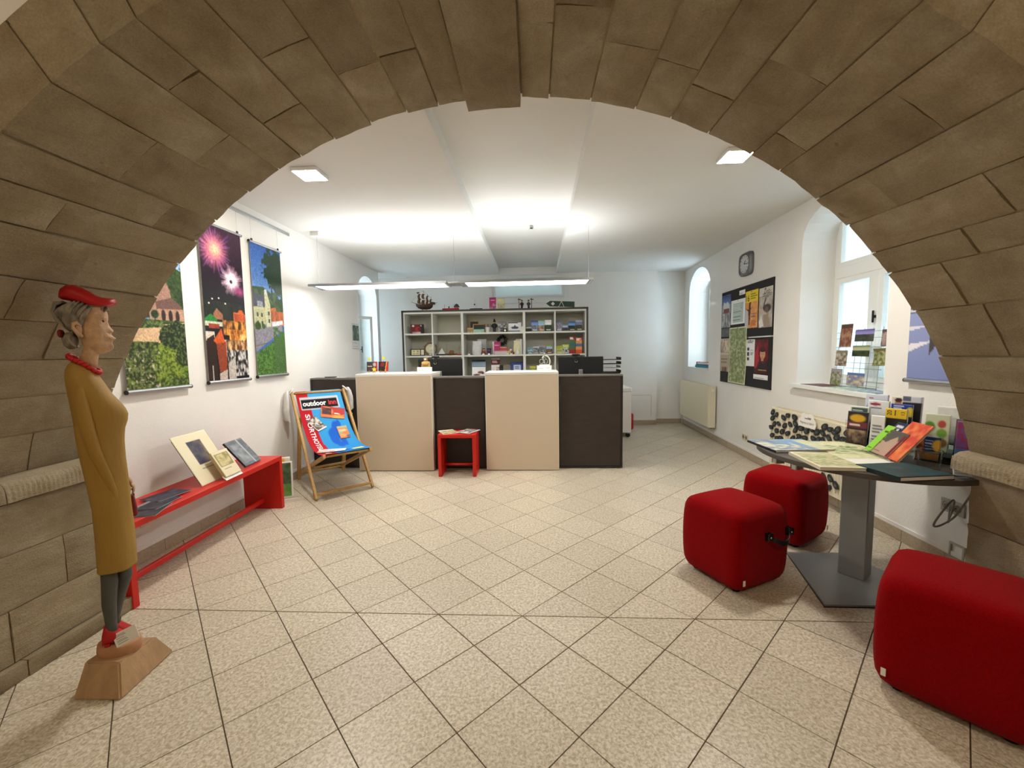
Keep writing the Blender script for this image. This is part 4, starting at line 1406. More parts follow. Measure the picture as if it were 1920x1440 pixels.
    for x, z0, z1, hw in sec:
        rg = []
        for k in range(24):
            a = 2 * pi * k / 24
            y = hw * math.copysign(abs(cos(a)) ** 0.8, cos(a))
            droop = -0.010 * (y / hw) ** 2 if x > 0.03 else -0.004 * (y / hw) ** 2
            rg.append(Vector((x, y, (z0 + z1) / 2 + (z1 - z0) / 2 * sin(a) + droop)))
        rings.append(rg)
    MB().loft(rings).build('cap', RED_CAP, t, True)
    # necklace of beads, lower at the throat
    nk = bpy.data.objects.new('necklace', None)
    nk.empty_display_size = 0.05
    COL.objects.link(nk)
    nk.parent = t
    bead = None
    for k in range(22):
        a = 2 * pi * k / 22
        c = (-0.052 + 0.062 * cos(a), 0.052 * sin(a), 1.322 - 0.034 * cos(a) + 0.003 * sin(3 * a))
        if bead is None:
            bo = MB().sphere((0, 0, 0), (0.0105, 0.0105, 0.0100), 10, 6).build('bead', RED_CAP, nk, True, c)
            bead = bo.data
        else:
            mesh_obj('bead', bead, RED_CAP, nk, None, c)
    # turn the figure to face past the arch
    M = Matrix.Rotation(radians(42), 4, 'Z') @ Matrix.Diagonal((0.66, 0.82, 1, 1))
    def turn(o):
        for ch in o.children:
            if ch.name.startswith('pedestal') or ch.name.startswith('plinth'):
                continue
            if ch.name.startswith('bead'):
                ch.location = M @ ch.location
            elif ch.type == 'MESH':
                ch.data.transform(M)
            turn(ch)
    turn(t)
    # little caption card tucked between the shoes and the disc
    cv = Cv(40, 22, (236, 234, 228))
    cv.lines(0.08, 0.16, 0.58, 0.9, 6, (150, 150, 150), 3, 0.35)
    tag(grid_sheet('caption_card', 0.088, 0.056, cv, None, (-1.690, 1.515, 0.168), Matrix.Rotation(radians(12), 3, 'Z') @ standing(0, 0.25) @ Matrix.Rotation(radians(24), 3, 'Z'), 0.001, edge=(230, 230, 225)), 'small white caption card leaning at the statue shoes', 'card')
build_statue()

# ------------------------------------------------------------------ painted covers
def cover(style, c1, c2, c3, seed=0, w=16, h=24):
    cv = Cv(w, h, c1)
    if style == 'land':
        cv.grad(0, 0, 1, 0.5, c1, tuple(min(255, v + 40) for v in c1)).nz(0, 0.42, 1, 1, c2, tuple(v * 0.55 for v in c2), 5, 7, seed)
        cv.rect(0, 0, 1, 0.14, c3)
    elif style == 'photo':
        cv.nz(0, 0, 1, 1, c1, c2, 5, 7, seed, con=3).rect(0, 0, 1, 0.18, c3)
    elif style == 'title':
        cv.rect(0, 0, 1, 0.35, c2).nz(0.05, 0.4, 0.95, 0.95, c3, c1, 5, 6, seed)
        cv.lines(0.12, 0.08, 0.85, 0.28, 2, (240, 236, 228), seed)
    elif style == 'text':
        cv.rect(0, 0, 1, 0.22, c2).lines(0.12, 0.32, 0.9, 0.92, 7, c3, seed)
    elif style == 'map':
        cv.nz(0, 0, 1, 1, c1, c2, 7, 8, seed, con=2.6).nz(0, 0, 1, 1, c1, c3, 9, 9, seed + 3, thr=0.66)
    elif style == 'stripes':
        for k in range(5):
            cv.rect(0, k / 5, 1, (k + 1) / 5, (c1, c2, c3, c2, c1)[k])
        cv.lines(0.1, 0.05, 0.85, 0.3, 3, (235, 225, 215), seed)
    elif style == 'plain':
        cv.nz(0, 0, 1, 1, c1, tuple(v * 0.93 for v in c1), 5, 5, seed)
        cv.lines(0.2, 0.3, 0.8, 0.42, 2, c3, seed)
    return cv

def card(name, label, cat, w, h, cv, loc, rot, group=None, thick=0.004, edge=(225, 222, 215), **k):
    return tag(grid_sheet(name, w, h, cv, None, loc, rot, thick, edge=edge, **k), label, cat, group)

def book(label, w, h, th, cv, loc, rot, spine=(40, 40, 44), group=None, name='book', origin='base'):
    """cover boards around a page block; local x right, y up, z out of the front cover"""
    t = thing(name, label, 'book', loc, rot, group)
    oy = 0 if origin == 'base' else -h / 2
    bm_ = mat('board_%d_%d_%d' % spine, spine, 0.55)
    MB().bb((-w / 2, oy, 0), (w / 2, oy + h, 0.0025)).build('back_cover', bm_, t)
    MB().bb((-w / 2, oy, 0.0025), (-w / 2 + 0.003, oy + h, th - 0.003)).build('spine', bm_, t)
    MB().bb((-w / 2 + 0.003, oy + 0.003, 0.0025), (w / 2 - 0.003, oy + h - 0.003, th - 0.003)).build('page_block', PAPER, t)
    grid_sheet('front_cover', w, h, cv, t, (0, 0, th - 0.003), None, 0.0025, edge=spine, origin=origin)
    return t

# ------------------------------------------------------------------ banners
def banner(y0, y1, z0, z1, cv, label, left=True, zt_rail=2.60):
    w, h = y1 - y0, z1 - z0
    yc = (y0 + y1) / 2
    if left:
        loc, R = Vector((LX + 0.022, yc, z0)), R_LEFT
    else:
        loc, R = on_right(yc, z0, 0.022), R_RIGHT
    t = thing('photo_banner', label, 'banner', loc, R, 'hanging photo banners')
    grid_sheet('print', w - 0.012, h, cv, t, (0, 0, 0), None, 0.0015, edge=(220, 220, 220))
    for nm, y, r in (('top_bar', h + 0.008, 0.011), ('bottom_bar', -0.012, 0.0145)):
        bar = MB().tube([(-w / 2, y, 0.002), (w / 2, y, 0.002)], r, 14).build(nm, ALU, t, 50)
        for s in (-1, 1):
            MB().tube([(s * w / 2, y, 0.002), (s * (w / 2 + 0.006), y, 0.002)], r * 1.02, 14).build('end_cap', BLACK, bar, 50)
    for s in (-1, 1):
        MB().tube([(s * w * 0.42, h + 0.03, 0.0), (s * w * 0.42, zt_rail - z0, 0.0)], 0.0009, 5).build('wire', ALU, t)
        MB().box((s * w * 0.42, h + 0.026, 0.002), (0.016, 0.022, 0.014), None, 0.003).build('clip', BLACK, t)
    return t

def paint_church():
    c = Cv(150, 375, (120, 160, 210))
    c.grad(0, 0, 1, 0.34, (70, 120, 190), (150, 185, 225))
    c.poly([(0.35, 0.34), (0.62, 0.29), (0.8, 0.30), (1, 0.33), (1, 0.60), (0.3, 0.60)], (52, 76, 40)).nz(0.3, 0.30, 1, 0.55, (66, 92, 44), (34, 54, 28), 14, 24, 3)
    c.grad(0, 0, 0.6, 0.30, (70, 120, 190), (150, 185, 225))
    c.poly([(0.60, 0.30), (0.78, 0.305), (1.0, 0.345), (1, 0.30)], (150, 182, 222))
    c.poly([(0, 0.42), (0.36, 0.44), (0.44, 0.62), (0, 0.64)], (62, 50, 46))
    pk = (168, 130, 112)
    c.poly([(0.40, 0.47), (0.60, 0.335), (0.78, 0.46), (0.80, 0.56), (0.42, 0.58)], pk).poly([(0.40, 0.46), (0.52, 0.46), (0.54, 0.63), (0.42, 0.64)], (176, 140, 120))
    c.ell(0.62, 0.425, 0.045, 0.022, (60, 44, 42)).poly([(0.52, 0.53), (0.80, 0.50), (0.97, 0.545), (0.97, 0.565), (0.54, 0.575)], (112, 82, 74))
    c.poly([(0.54, 0.57), (1, 0.56), (1, 0.63), (0.54, 0.635)], (184, 146, 122))
    for u in (0.64, 0.76, 0.88):
        c.ell(u, 0.605, 0.035, 0.034, (52, 36, 34), 0.1)
    c.ell(0.5, 0.60, 0.06, 0.022, (44, 70, 34)).rect(0.49, 0.61, 0.51, 0.65, (60, 48, 34))
    c.nz(0, 0.63, 1, 0.68, (92, 112, 58), (60, 84, 40), 12, 10, 6)
    c.poly([(0, 0.69), (1, 0.655), (1, 0.73), (0.6, 0.76), (0, 0.75)], (214, 178, 140)).poly([(0.6, 0.655), (1, 0.635), (1, 0.66)], (216, 190, 160))
    c.nz(0, 0.755, 1, 1, (128, 150, 44), (92, 122, 34), 10, 14, 8)
    m = fbm(150, 375, 12, 26, 21, 5)
    c.mix(((c.V > 0.75) & (c.U + (c.V - 0.75) * 0.2 < 0.52) & (m > 0.33)).astype(float), (58, 74, 34))
    c.mix(((c.V > 0.77) & (c.U < 0.50) & (m > 0.56)).astype(float), (96, 104, 62))
    c.mix(((c.V > 0.80) & (c.U < 0.55) & (fbm(150, 375, 34, 80, 5) > 0.68)).astype(float), (196, 178, 168))
    d = ((c.U - 0.84) / 0.30) ** 2 + ((c.V - 0.715) / 0.085) ** 2
    c.mix(((d + (m - 0.5) * 0.9) < 0.9).astype(float), (34, 50, 26))
    c.mix((((c.U - 0.95) / 0.16) ** 2 + ((c.V - 0.82) / 0.07) ** 2 + (m - 0.5) < 0.8).astype(float), (46, 64, 30))
    c.mix(((c.V > 0.955) & (c.U > 0.5) & (m > 0.42)).astype(float), (70, 92, 40))
    f = fbm(150, 375, 40, 100, 77, 3)
    c.mix(((c.V > 0.64) & (c.a[..., 1] > c.a[..., 0] * 1.02) & (f > 0.55)).astype(float) * 0.45, (150, 160, 90))
    c.mix(((c.V > 0.30) & (c.a[..., 1] > c.a[..., 0] * 1.02) & (f < 0.43)).astype(float) * 0.5, (20, 32, 14))
    b_ = ((np.floor(c.V * 150) + np.floor(c.U * 20 + np.floor(c.V * 150) * 0.5)) % 3 == 0) & (c.V > 0.34) & (c.V < 0.60) & (c.a[..., 0] > c.a[..., 1] * 1.15)
    c.mix(b_.astype(float) * 0.18, (110, 80, 70))
    return c.soft(1).grain(0.35, 60, 150, 4)

def paint_fireworks():
    W_, H_ = 150, 400
    c = Cv(W_, H_, (34, 16, 34))
    c.grad(0, 0, 1, 0.5, (62, 28, 52), (14, 10, 16)).rect(0, 0.5, 1, 1, (16, 12, 14))
    asp = 1.25 / 0.47
    c.ray(0.32, 0.15, 0.50, 34, (140, 84, 190), asp, 0.16, 2)
    c.ray(0.32, 0.15, 0.30, 26, (196, 120, 180), asp, 0.18, 3)
    c.ell(0.32, 0.15, 0.20, 0.075, (226, 120, 110), 0.9).ell(0.34, 0.145, 0.09, 0.034, (255, 210, 170), 0.9)
    c.ray(0.70, 0.325, 0.30, 22, (226, 186, 206), asp, 0.34, 6)
    c.ray(0.70, 0.325, 0.17, 18, (255, 236, 240), asp, 0.30, 7)
    c.ell(0.90, 0.395, 0.12, 0.025, (170, 60, 120), 0.9).ell(0.68, 0.335, 0.035, 0.012, (40, 26, 40), 0.3)
    c.nz(0, 0.48, 1, 0.60, (16, 18, 14), (34, 38, 30), 14, 10, 4)
    for u, v in ((0.2, 0.47), (0.35, 0.46), (0.5, 0.49), (0.12, 0.50)):
        c.ell(u, v, 0.02, 0.006, (236, 236, 220))
    c.poly([(0.20, 0.565), (0.28, 0.525), (0.42, 0.565), (0.42, 0.60), (0.20, 0.60)], (150, 98, 70))
    c.poly([(0.68, 0.54), (0.80, 0.54), (0.84, 0.52), (0.92, 0.52), (1.0, 0.56), (1.0, 0.63), (0.68, 0.625)], (206, 96, 40))
    c.nz(0.70, 0.55, 1, 0.62, (206, 96, 40), (150, 60, 26), 12, 8, 8)
    c.poly([(0.0, 0.60), (0.14, 0.565), (0.28, 0.60), (0.28, 0.615), (0, 0.615)], (38, 120, 50)).rect(0, 0.615, 0.40, 0.645, (196, 200, 176)).rect(0.08, 0.63, 0.32, 0.66, (150, 60, 40))
    c.nz(0.4, 0.60, 1, 0.70, (60, 40, 20), (236, 150, 60), 20, 18, 12, con=3).nz(0.55, 0.66, 1, 0.75, (120, 60, 20), (240, 160, 60), 22, 18, 14, con=3)
    c.nz(0.35, 0.73, 1, 0.98, (20, 18, 18), (206, 200, 196), 26, 34, 15, con=3.5).nz(0.5, 0.73, 1, 0.80, (90, 50, 26), (236, 190, 130), 22, 20, 16, con=3)
    c.rect(0, 0.68, 0.20, 0.74, (206, 190, 176)).poly([(0.02, 0.73), (0.18, 0.70), (0.22, 0.80), (0.22, 1.0), (0.0, 1.0), (0, 0.76)], (44, 26, 20))
    c.poly([(0.16, 0.74), (0.36, 0.655), (0.42, 0.74), (0.46, 0.74), (0.44, 0.93), (0.26, 0.95), (0.22, 0.76)], (196, 84, 30)).poly([(0.22, 0.76), (0.44, 0.75), (0.44, 0.93), (0.26, 0.95)], (140, 62, 34))
    c.poly([(0.25, 0.955), (0.44, 0.93), (0.44, 1), (0.25, 1)], (190, 176, 160)).poly([(0.46, 0.90), (0.66, 0.84), (0.66, 1), (0.46, 1)], (186, 178, 168))
    c.rect(0.455, 0.85, 0.475, 1, (30, 26, 24)).rect(0.10, 0.90, 0.115, 1, (200, 196, 190))
    c.ell(0.9, 0.71, 0.06, 0.016, (255, 220, 150), 0.8)
    return c.soft(1).grain(0.4, 50, 130, 6)

def paint_street():
    c = Cv(140, 370, (60, 100, 170))
    c.grad(0, 0, 1, 0.40, (50, 92, 168), (110, 150, 205))
    m = fbm(140, 370, 12, 26, 31, 5)
    c.mix(((((c.U - 0.85) / 0.52) ** 2 + ((c.V - 0.17) / 0.17) ** 2 + (m - 0.5) * 2.4) < 0.85).astype(float), (40, 62, 44))
    c.mix(((c.U > 0.72) & (c.V > 0.22) & (c.V < 0.40) & (m > 0.42)).astype(float), (44, 66, 48))
    c.poly([(0, 0.325), (0.35, 0.315), (0.7, 0.37), (1, 0.40), (1, 0.50), (0, 0.5)], (50, 74, 44)).nz(0, 0.34, 1, 0.5, (48, 72, 42), (70, 92, 56), 12, 18, 2, thr=0.55)
    c.poly([(0, 0.375), (0.36, 0.39), (0.38, 0.55), (0.34, 0.63), (0, 0.64)], (178, 178, 136)).poly([(0, 0.365), (0.36, 0.385), (0.36, 0.47), (0, 0.475)], (72, 76, 88)).rect(0.12, 0.43, 0.30, 0.47, (140, 146, 156))
    c.poly([(0.36, 0.34), (0.42, 0.33), (0.46, 0.36), (0.54, 0.44), (0.54, 0.62), (0.37, 0.63)], (190, 188, 150)).rect(0.38, 0.33, 0.45, 0.37, (196, 200, 206))
    for u, v in ((0.08, 0.52), (0.22, 0.52), (0.08, 0.58), (0.22, 0.58), (0.45, 0.5), (0.45, 0.56)):
        c.rect(u, v, u + 0.06, v + 0.03, (70, 74, 70))
    c.poly([(0.54, 0.475), (0.72, 0.46), (0.74, 0.49), (0.95, 0.49), (1, 0.51), (1, 0.60), (0.56, 0.62)], (196, 106, 62)).nz(0.56, 0.49, 1, 0.58, (196, 106, 62), (140, 84, 60), 14, 10, 6)
    c.poly([(0.56, 0.58), (0.95, 0.56), (0.95, 0.59), (0.58, 0.625)], (212, 214, 216))
    c.poly([(0, 0.645), (0.9, 0.60), (0.95, 0.64), (0.62, 0.70), (0, 0.82)], (132, 128, 138)).ell(0.1, 0.62, 0.10, 0.03, (54, 74, 36)).ell(0.28, 0.62, 0.06, 0.02, (60, 84, 40))
    g = fbm(140, 370, 22, 50, 12, 5)
    c.mix((c.V > 0.83 - 0.16 * c.U).astype(float), (84, 124, 56))
    c.mix(((c.V > 0.83 - 0.16 * c.U) & (g > 0.5)).astype(float), (58, 94, 40))
    c.mix(((c.U > 0.60) & (c.V > 0.62) & (c.V + (g - 0.5) * 0.3 > 0.66)).astype(float), (72, 104, 56))
    c.mix(((c.V > 0.86) & (fbm(140, 370, 50, 110, 3) > 0.74)).astype(float), (206, 206, 120))
    c.mix((np.abs(c.V - (0.775 - 0.07 * c.U)) < 0.003).astype(float) * (c.U < 0.6), (90, 92, 96))
    return c.soft(1).grain(0.4, 50, 130, 9)

def paint_bird():
    c = Cv(60, 150, (150, 158, 196))
    c.grad(0, 0, 1, 1, (176, 184, 214), (128, 138, 186))
    c.nz(0, 0.30, 0.5, 0.66, (52, 56, 66), (120, 128, 150), 8, 14, 3)
    c.rect(0, 0.64, 1, 0.655, (204, 206, 222)).poly([(0, 0.82), (0.4, 0.80), (0, 0.86)], (226, 222, 228))
    c.poly([(0.0, 0.73), (0.35, 0.725), (0.0, 0.75)], (222, 218, 226))
    dk = (70, 66, 66)
    c.poly([(0.30, 0.58), (0.66, 0.56), (0.72, 0.74), (0.50, 0.78), (0.31, 0.88), (0.33, 0.72)], dk).poly([(0.48, 0.70), (0.86, 0.66), (0.66, 0.895), (0.53, 0.78)], (62, 58, 60)).poly([(0.30, 0.2), (0.95, 0.1), (1, 0.66), (0.34, 0.60)], (84, 80, 78))
    return c

banner(2.425, 2.905, 1.135, 2.385, paint_church(), 'photo banner of a stone church with green garden, partly behind the arch')
banner(3.080, 3.550, 1.145, 2.385, paint_fireworks(), 'photo banner of purple fireworks over a night market')
banner(3.655, 4.115, 1.155, 2.375, paint_street(), 'photo banner of a village street with blue sky and grass')
banner(2.37, 2.855, 1.125, 2.38, paint_bird(), 'photo banner of a dark bird over pale blue snow above the brochure racks', left=False)
rail = thing('picture_rail', 'slim aluminium picture rail under the ceiling above the banners', 'rail', (LX, 0, 2.60))
MB().bb((0, 2.1, 0), (0.014, 4.31, 0.028), 0.003).build('rail_profile', ALU, rail)
MB().bb((0, 4.31, -0.002), (0.016, 4.32, 0.030)).build('end_cap', WHITEP, rail)

# ------------------------------------------------------------------ notice boards
FELTB = mat('black_pin_felt', (42, 42, 43), 0.95, var=0.08, vscale=200, bump=0.1, bscale=300)
for z0, z1, lb in ((1.475, 2.085, 'black felt notice board, upper of the two below the clock'), (0.885, 1.452, 'black felt notice board, lower of the two below the clock')):
    t = thing('notice_board', lb, 'notice board', on_right(5.18, z0, 0.0), R_RIGHT, 'black notice boards')
    MB().bb((-0.64, 0, 0), (0.64, z1 - z0, 0.014)).build('felt_panel', FELTB, t)
    e = MB()
    for a, b_ in (((-0.645, -0.005), (0.645, 0)), ((-0.645, z1 - z0), (0.645, z1 - z0 + 0.005)), ((-0.645, 0), (-0.64, z1 - z0)), ((0.64, 0), (0.645, z1 - z0))):
        e.bb((a[0], a[1], 0), (b_[0], b_[1], 0.016))
    e.build('edge_frame', BLACK, t)

def pinned(y0, y1, z0, z1, cv, label, cat='poster', off=0.017, txt=(), curl=None, name='poster', pin=True):
    t = thing(name, label, cat, on_right((y0 + y1) / 2, z0, off), R_RIGHT, 'papers on the notice boards')
    w, h = y1 - y0, z1 - z0
    grid_sheet('sheet', w, h, cv, t, (0, 0, 0), None, 0.001, curl=curl)
    if pin:
        MB().sphere((0, h - 0.012, 0.004), (0.006, 0.006, 0.004), 8, 6).build('pin', BLACK, t, True)
    for s, x, y, sz, m in txt:
        text_mesh('lettering', s, sz, m, t, (x * w, y * h, 0.0022))
    return t
c = Cv(24, 36, (150, 150, 156)); c.grad(0, 0, 1, 0.3, (44, 70, 130), (110, 130, 176)).poly([(0.15, 0.36), (0.2, 0.2), (0.45, 0.26), (0.6, 0.2), (0.85, 0.3), (0.9, 0.5), (0.1, 0.5)], (206, 206, 206)).rect(0.2, 0.42, 0.85, 0.55, (120, 66, 60)).nz(0, 0.55, 1, 1, (90, 94, 100), (196, 196, 190), 6, 8, 4)
pinned(5.545, 5.81, 1.612, 2.045, c, 'poster of a pale castle under blue sky on the upper board')
c = Cv(30, 34, (236, 238, 236)); c.rect(0.15, 0.13, 0.88, 0.92, (176, 194, 184)).lines(0.15, 0.13, 0.88, 0.92, 7, (110, 122, 116), 2, 0.18).lines(0.2, 0.2, 0.8, 0.9, 14, (206, 216, 210), 3, 0.3)
pinned(5.15, 5.53, 1.640, 1.948, c, 'white framed timetable sheet on the upper board', 'notice')
c = Cv(16, 8, (236, 236, 232)); c.lines(0.1, 0.2, 0.9, 0.9, 3, (150, 150, 150), 1, 0.3)
pinned(5.16, 5.31, 1.995, 2.05, c, 'tiny white note at the top edge of the upper board', 'notice', pin=False)
c = Cv(36, 52, (222, 150, 60)); c.rect(0, 0, 1, 0.30, (232, 206, 40)).nz(0.2, 0.30, 1, 1, (214, 130, 60), (232, 176, 110), 6, 8, 4).poly([(0, 0.45), (0.22, 0.5), (0.3, 1), (0, 1)], (196, 192, 196)).poly([(0.3, 0.32), (0.46, 0.30), (0.44, 0.55), (0.38, 0.92), (0.30, 0.90), (0.28, 0.55)], (84, 44, 26)).poly([(0.02, 0.46), (0.28, 0.50), (0.62, 0.42), (0.3, 0.56)], (70, 40, 26)).lines(0.42, 0.08, 0.95, 0.26, 3, (50, 44, 20), 5).lines(0.5, 0.62, 0.95, 0.74, 2, (120, 110, 110), 6).lines(0.5, 0.80, 0.95, 0.95, 4, (150, 70, 30), 7)
pinned(4.845, 5.145, 1.572, 2.012, c, 'yellow and orange event poster with a dancer and the number 16', txt=(('16', -0.33, 0.80, 0.11, INK),))
c = Cv(36, 52, (206, 200, 190)); c.nz(0, 0.2, 1, 1, (196, 188, 176), (150, 140, 130), 5, 7, 8).poly([(0.30, 0.5), (0.50, 0.24), (0.55, 0.26), (0.34, 0.58)], (54, 48, 44)).ell(0.62, 0.52, 0.27, 0.10, (60, 52, 48)).ell(0.58, 0.56, 0.14, 0.08, (110, 84, 72)).poly([(0.02, 0.5), (0.2, 0.52), (0.85, 0.72), (0.8, 0.80), (0.1, 0.6)], (190, 172, 154)).poly([(0.02, 0.85), (0.2, 0.70), (0.42, 0.96), (0.1, 1)], (226, 222, 216)).poly([(0.35, 0.68), (0.7, 0.66), (0.9, 1), (0.4, 1)], (156, 136, 118))
pinned(4.538, 4.822, 1.562, 2.002, c, 'grey poster with a figure in a broad hat and bold dark title', txt=(('Zeit-', 0.12, 0.90, 0.075, INK), ('zeugen', 0.12, 0.825, 0.070, INK)))
c = Cv(12, 10, (84, 86, 88)); c.nz(0, 0, 1, 1, (70, 72, 74), (104, 106, 108), 4, 4, 2)
pinned(5.555, 5.815, 1.484, 1.605, c, 'dark see-through pocket under the castle poster', 'notice', pin=False)
c = Cv(70, 110, (150, 158, 108)); c.nz(0, 0, 1, 1, (120, 132, 84), (188, 190, 146), 12, 30, 4, con=2.6).nz(0, 0, 1, 1, (150, 158, 108), (112, 128, 82), 16, 34, 9, thr=0.66).soft(1)
c.mix(((c.U < 0.035) | (c.U > 0.965) | (c.V < 0.02) | (c.V > 0.98)).astype(float), (214, 212, 180))
pinned(5.08, 5.55, 0.888, 1.602, c, 'long green relief hiking map hanging across both boards', 'map', off=0.021, name='map', curl=lambda X, Y: 0.006 * np.cos(Y * 9) * (1 - Y / 0.8))
c = Cv(22, 32, (178, 160, 136)); c.nz(0, 0, 1, 0.4, (150, 126, 106), (216, 200, 180), 6, 6, 4, con=3).rect(0, 0.42, 1, 0.48, (214, 206, 190)).lines(0.1, 0.55, 0.9, 0.8, 5, (110, 92, 76), 3).nz(0.2, 0.84, 0.8, 1, (150, 126, 106), (100, 80, 70), 5, 4, 5)
pinned(5.56, 5.83, 1.022, 1.460, c, 'brown sketched poster on the lower board')
c = Cv(24, 36, (232, 232, 230)); c.lines(0.1, 0.05, 0.9, 0.2, 3, (60, 60, 60), 4, 0.4)
for k in range(3):
    c.rect(0.12, 0.30 + 0.18 * k, 0.38, 0.42 + 0.18 * k, (52, 52, 56)).lines(0.5, 0.30 + 0.18 * k, 0.92, 0.42 + 0.18 * k, 4, (170, 170, 172), k, 0.35)
pinned(4.888, 5.085, 1.122, 1.437, c, 'white programme list with three dark pictures on the lower board', 'notice')
c = Cv(36, 52, (110, 22, 30)); c.nz(0, 0, 1, 1, (120, 24, 34), (66, 14, 20), 4, 5, 3).poly([(0, 0.4), (0.25, 0.15), (0.35, 0.6), (0.1, 0.9), (0, 0.9)], (170, 40, 46)).ell(0.60, 0.30, 0.22, 0.07, (52, 26, 24)).ell(0.60, 0.42, 0.20, 0.15, (206, 158, 122)).ell(0.60, 0.31, 0.21, 0.05, (60, 32, 26)).rect(0.50, 0.52, 0.68, 0.62, (190, 140, 106)).poly([(0.2, 0.86), (0.42, 0.62), (0.62, 0.70), (0.9, 0.60), (1, 0.75), (1, 0.86)], (36, 38, 44)).rect(0, 0.84, 1, 1, (66, 26, 26)).lines(0.3, 0.87, 0.9, 0.94, 2, (206, 176, 110), 4).lines(0.15, 0.06, 0.9, 0.10, 1, (190, 130, 120), 4)
for u in (0.53, 0.67):
    c.ell(u, 0.41, 0.028, 0.012, (50, 34, 30))
c.ell(0.60, 0.455, 0.022, 0.03, (190, 136, 104)).ell(0.60, 0.50, 0.06, 0.010, (150, 80, 70))
pinned(4.59, 4.882, 1.042, 1.430, c, 'dark red concert poster with a portrait on the lower board')
c = Cv(24, 8, (234, 234, 230)); c.lines(0.1, 0.2, 0.9, 0.9, 3, (140, 140, 140), 2, 0.3)
pinned(4.585, 4.900, 0.980, 1.034, c, 'white text strip under the dark red concert poster', 'notice', pin=False)
t = thing('ledge_strip', 'narrow white strip in the gap between the two notice boards', 'strip', on_right(4.79, 1.455, 0.0), R_RIGHT)
MB().bb((-0.24, 0, 0), (0.24, 0.017, 0.015)).build('strip', WHITEP, t)

# ------------------------------------------------------------------ clock
def wall_clock():
    t = thing('wall_clock', 'rounded square silver wall clock above the notice boards', 'clock', on_right(5.15, 2.345, 0.0), R_RIGHT)
    def rr(s, n=28, e=0.42):
        return [(s * math.copysign(abs(cos(2 * pi * k / n)) ** e, cos(2 * pi * k / n)), s * 0.93 * math.copysign(abs(sin(2 * pi * k / n)) ** e, sin(2 * pi * k / n))) for k in range(n)]
    MB().loft([[Vector((x, y, z)) for x, y in rr(s)] for s, z in ((0.150, 0.0), (0.150, 0.030), (0.135, 0.048), (0.120, 0.050), (0.113, 0.040))]).build('case', mat('silver_plastic', (112, 114, 118), 0.35, 0.6), t, 40)
    MB().prism([(0.106 * cos(2 * pi * k / 32), 0.106 * sin(2 * pi * k / 32)) for k in range(32)], 0.040, 0.043).build('dial', mat('pale_dial', (196, 200, 200), 0.5), t)
    for k in range(12):
        a = k * pi / 6
        MB().box((0.092 * sin(a), 0.092 * cos(a), 0.044), (0.005, 0.016, 0.002), Matrix.Rotation(-a, 4, 'Z')).build('hour_mark', INK, t)
    for nm, a, L, w in (('hour_hand', radians(40), 0.05, 0.007), ('minute_hand', radians(95), 0.08, 0.005)):
        MB().box((L / 2 * sin(a), L / 2 * cos(a), 0.046), (w, L, 0.002), Matrix.Rotation(-a, 4, 'Z')).build(nm, INK, t)
wall_clock()

# ------------------------------------------------------------------ radiators
def radiator(y0, y1, z0, z1, label, ribs=False):
    w, h, d = y1 - y0, z1 - z0, 0.10
    t = thing('radiator', label, 'radiator', on_right((y0 + y1) / 2, z0, 0.025), R_RIGHT, 'cream panel radiators')
    MB().bb((-w / 2 + 0.012, 0, d - 0.012), (w / 2 - 0.012, h - 0.004, d), 0.004).build('front_panel', RAD, t)
    MB().bb((-w / 2 + 0.02, 0.01, 0.0), (w / 2 - 0.02, h - 0.02, 0.012)).build('rear_panel', RAD, t)
    for s in (-1, 1):
        MB().bb((s * w / 2, -0.002, 0.0), (s * (w / 2 - 0.012), h, d - 0.002), 0.003).build('side_cover', RAD, t)
    g = MB()
    g.bb((-w / 2 + 0.012, h - 0.016, d - 0.03), (w / 2 - 0.012, h, d - 0.014)).bb((-w / 2 + 0.012, h - 0.016, 0.0), (w / 2 - 0.012, h, 0.014))
    for k in range(int(w / 0.03)):
        x = -w / 2 + 0.03 + k * 0.03
        g.bb((x, h - 0.012, 0.014), (x + 0.012, h - 0.004, d - 0.03))
    g.build('top_grille', RAD, t)
    if ribs:
        for k in range(int((w - 0.06) / 0.0333)):
            x = -w / 2 + 0.045 + k * 0.0333
            MB().loft([[Vector((x + 0.011 * cos(a), y, d + 0.005 * max(0, sin(a)))) for a in [pi * i / 6 for i in range(7)]] for y in (0.04, 0.06, h - 0.06, h - 0.04)]).build('rib', RAD, t, 40)
    MB().tube([(w / 2 + 0.005, h - 0.06, 0.05), (w / 2 + 0.03, h - 0.06, 0.05)], 0.02, 14).build('thermostat', WHITEP, t, 40)
    MB().tube([(w / 2 - 0.06, -0.03, 0.05), (w / 2 - 0.06, 0.01, 0.05)], 0.009, 10).tube([(w / 2 - 0.06, -0.03, 0.05), (w / 2 - 0.06, -0.03, -0.02)], 0.009, 10).build('pipe', RAD, t, True)
radiator(5.93, 7.20, 0.20, 0.80, 'plain cream radiator under the small arched window by the back corner')
radiator(3.12, 4.29, 0.13, 0.735, 'cream ribbed radiator covered with magnets under the big window', ribs=True)

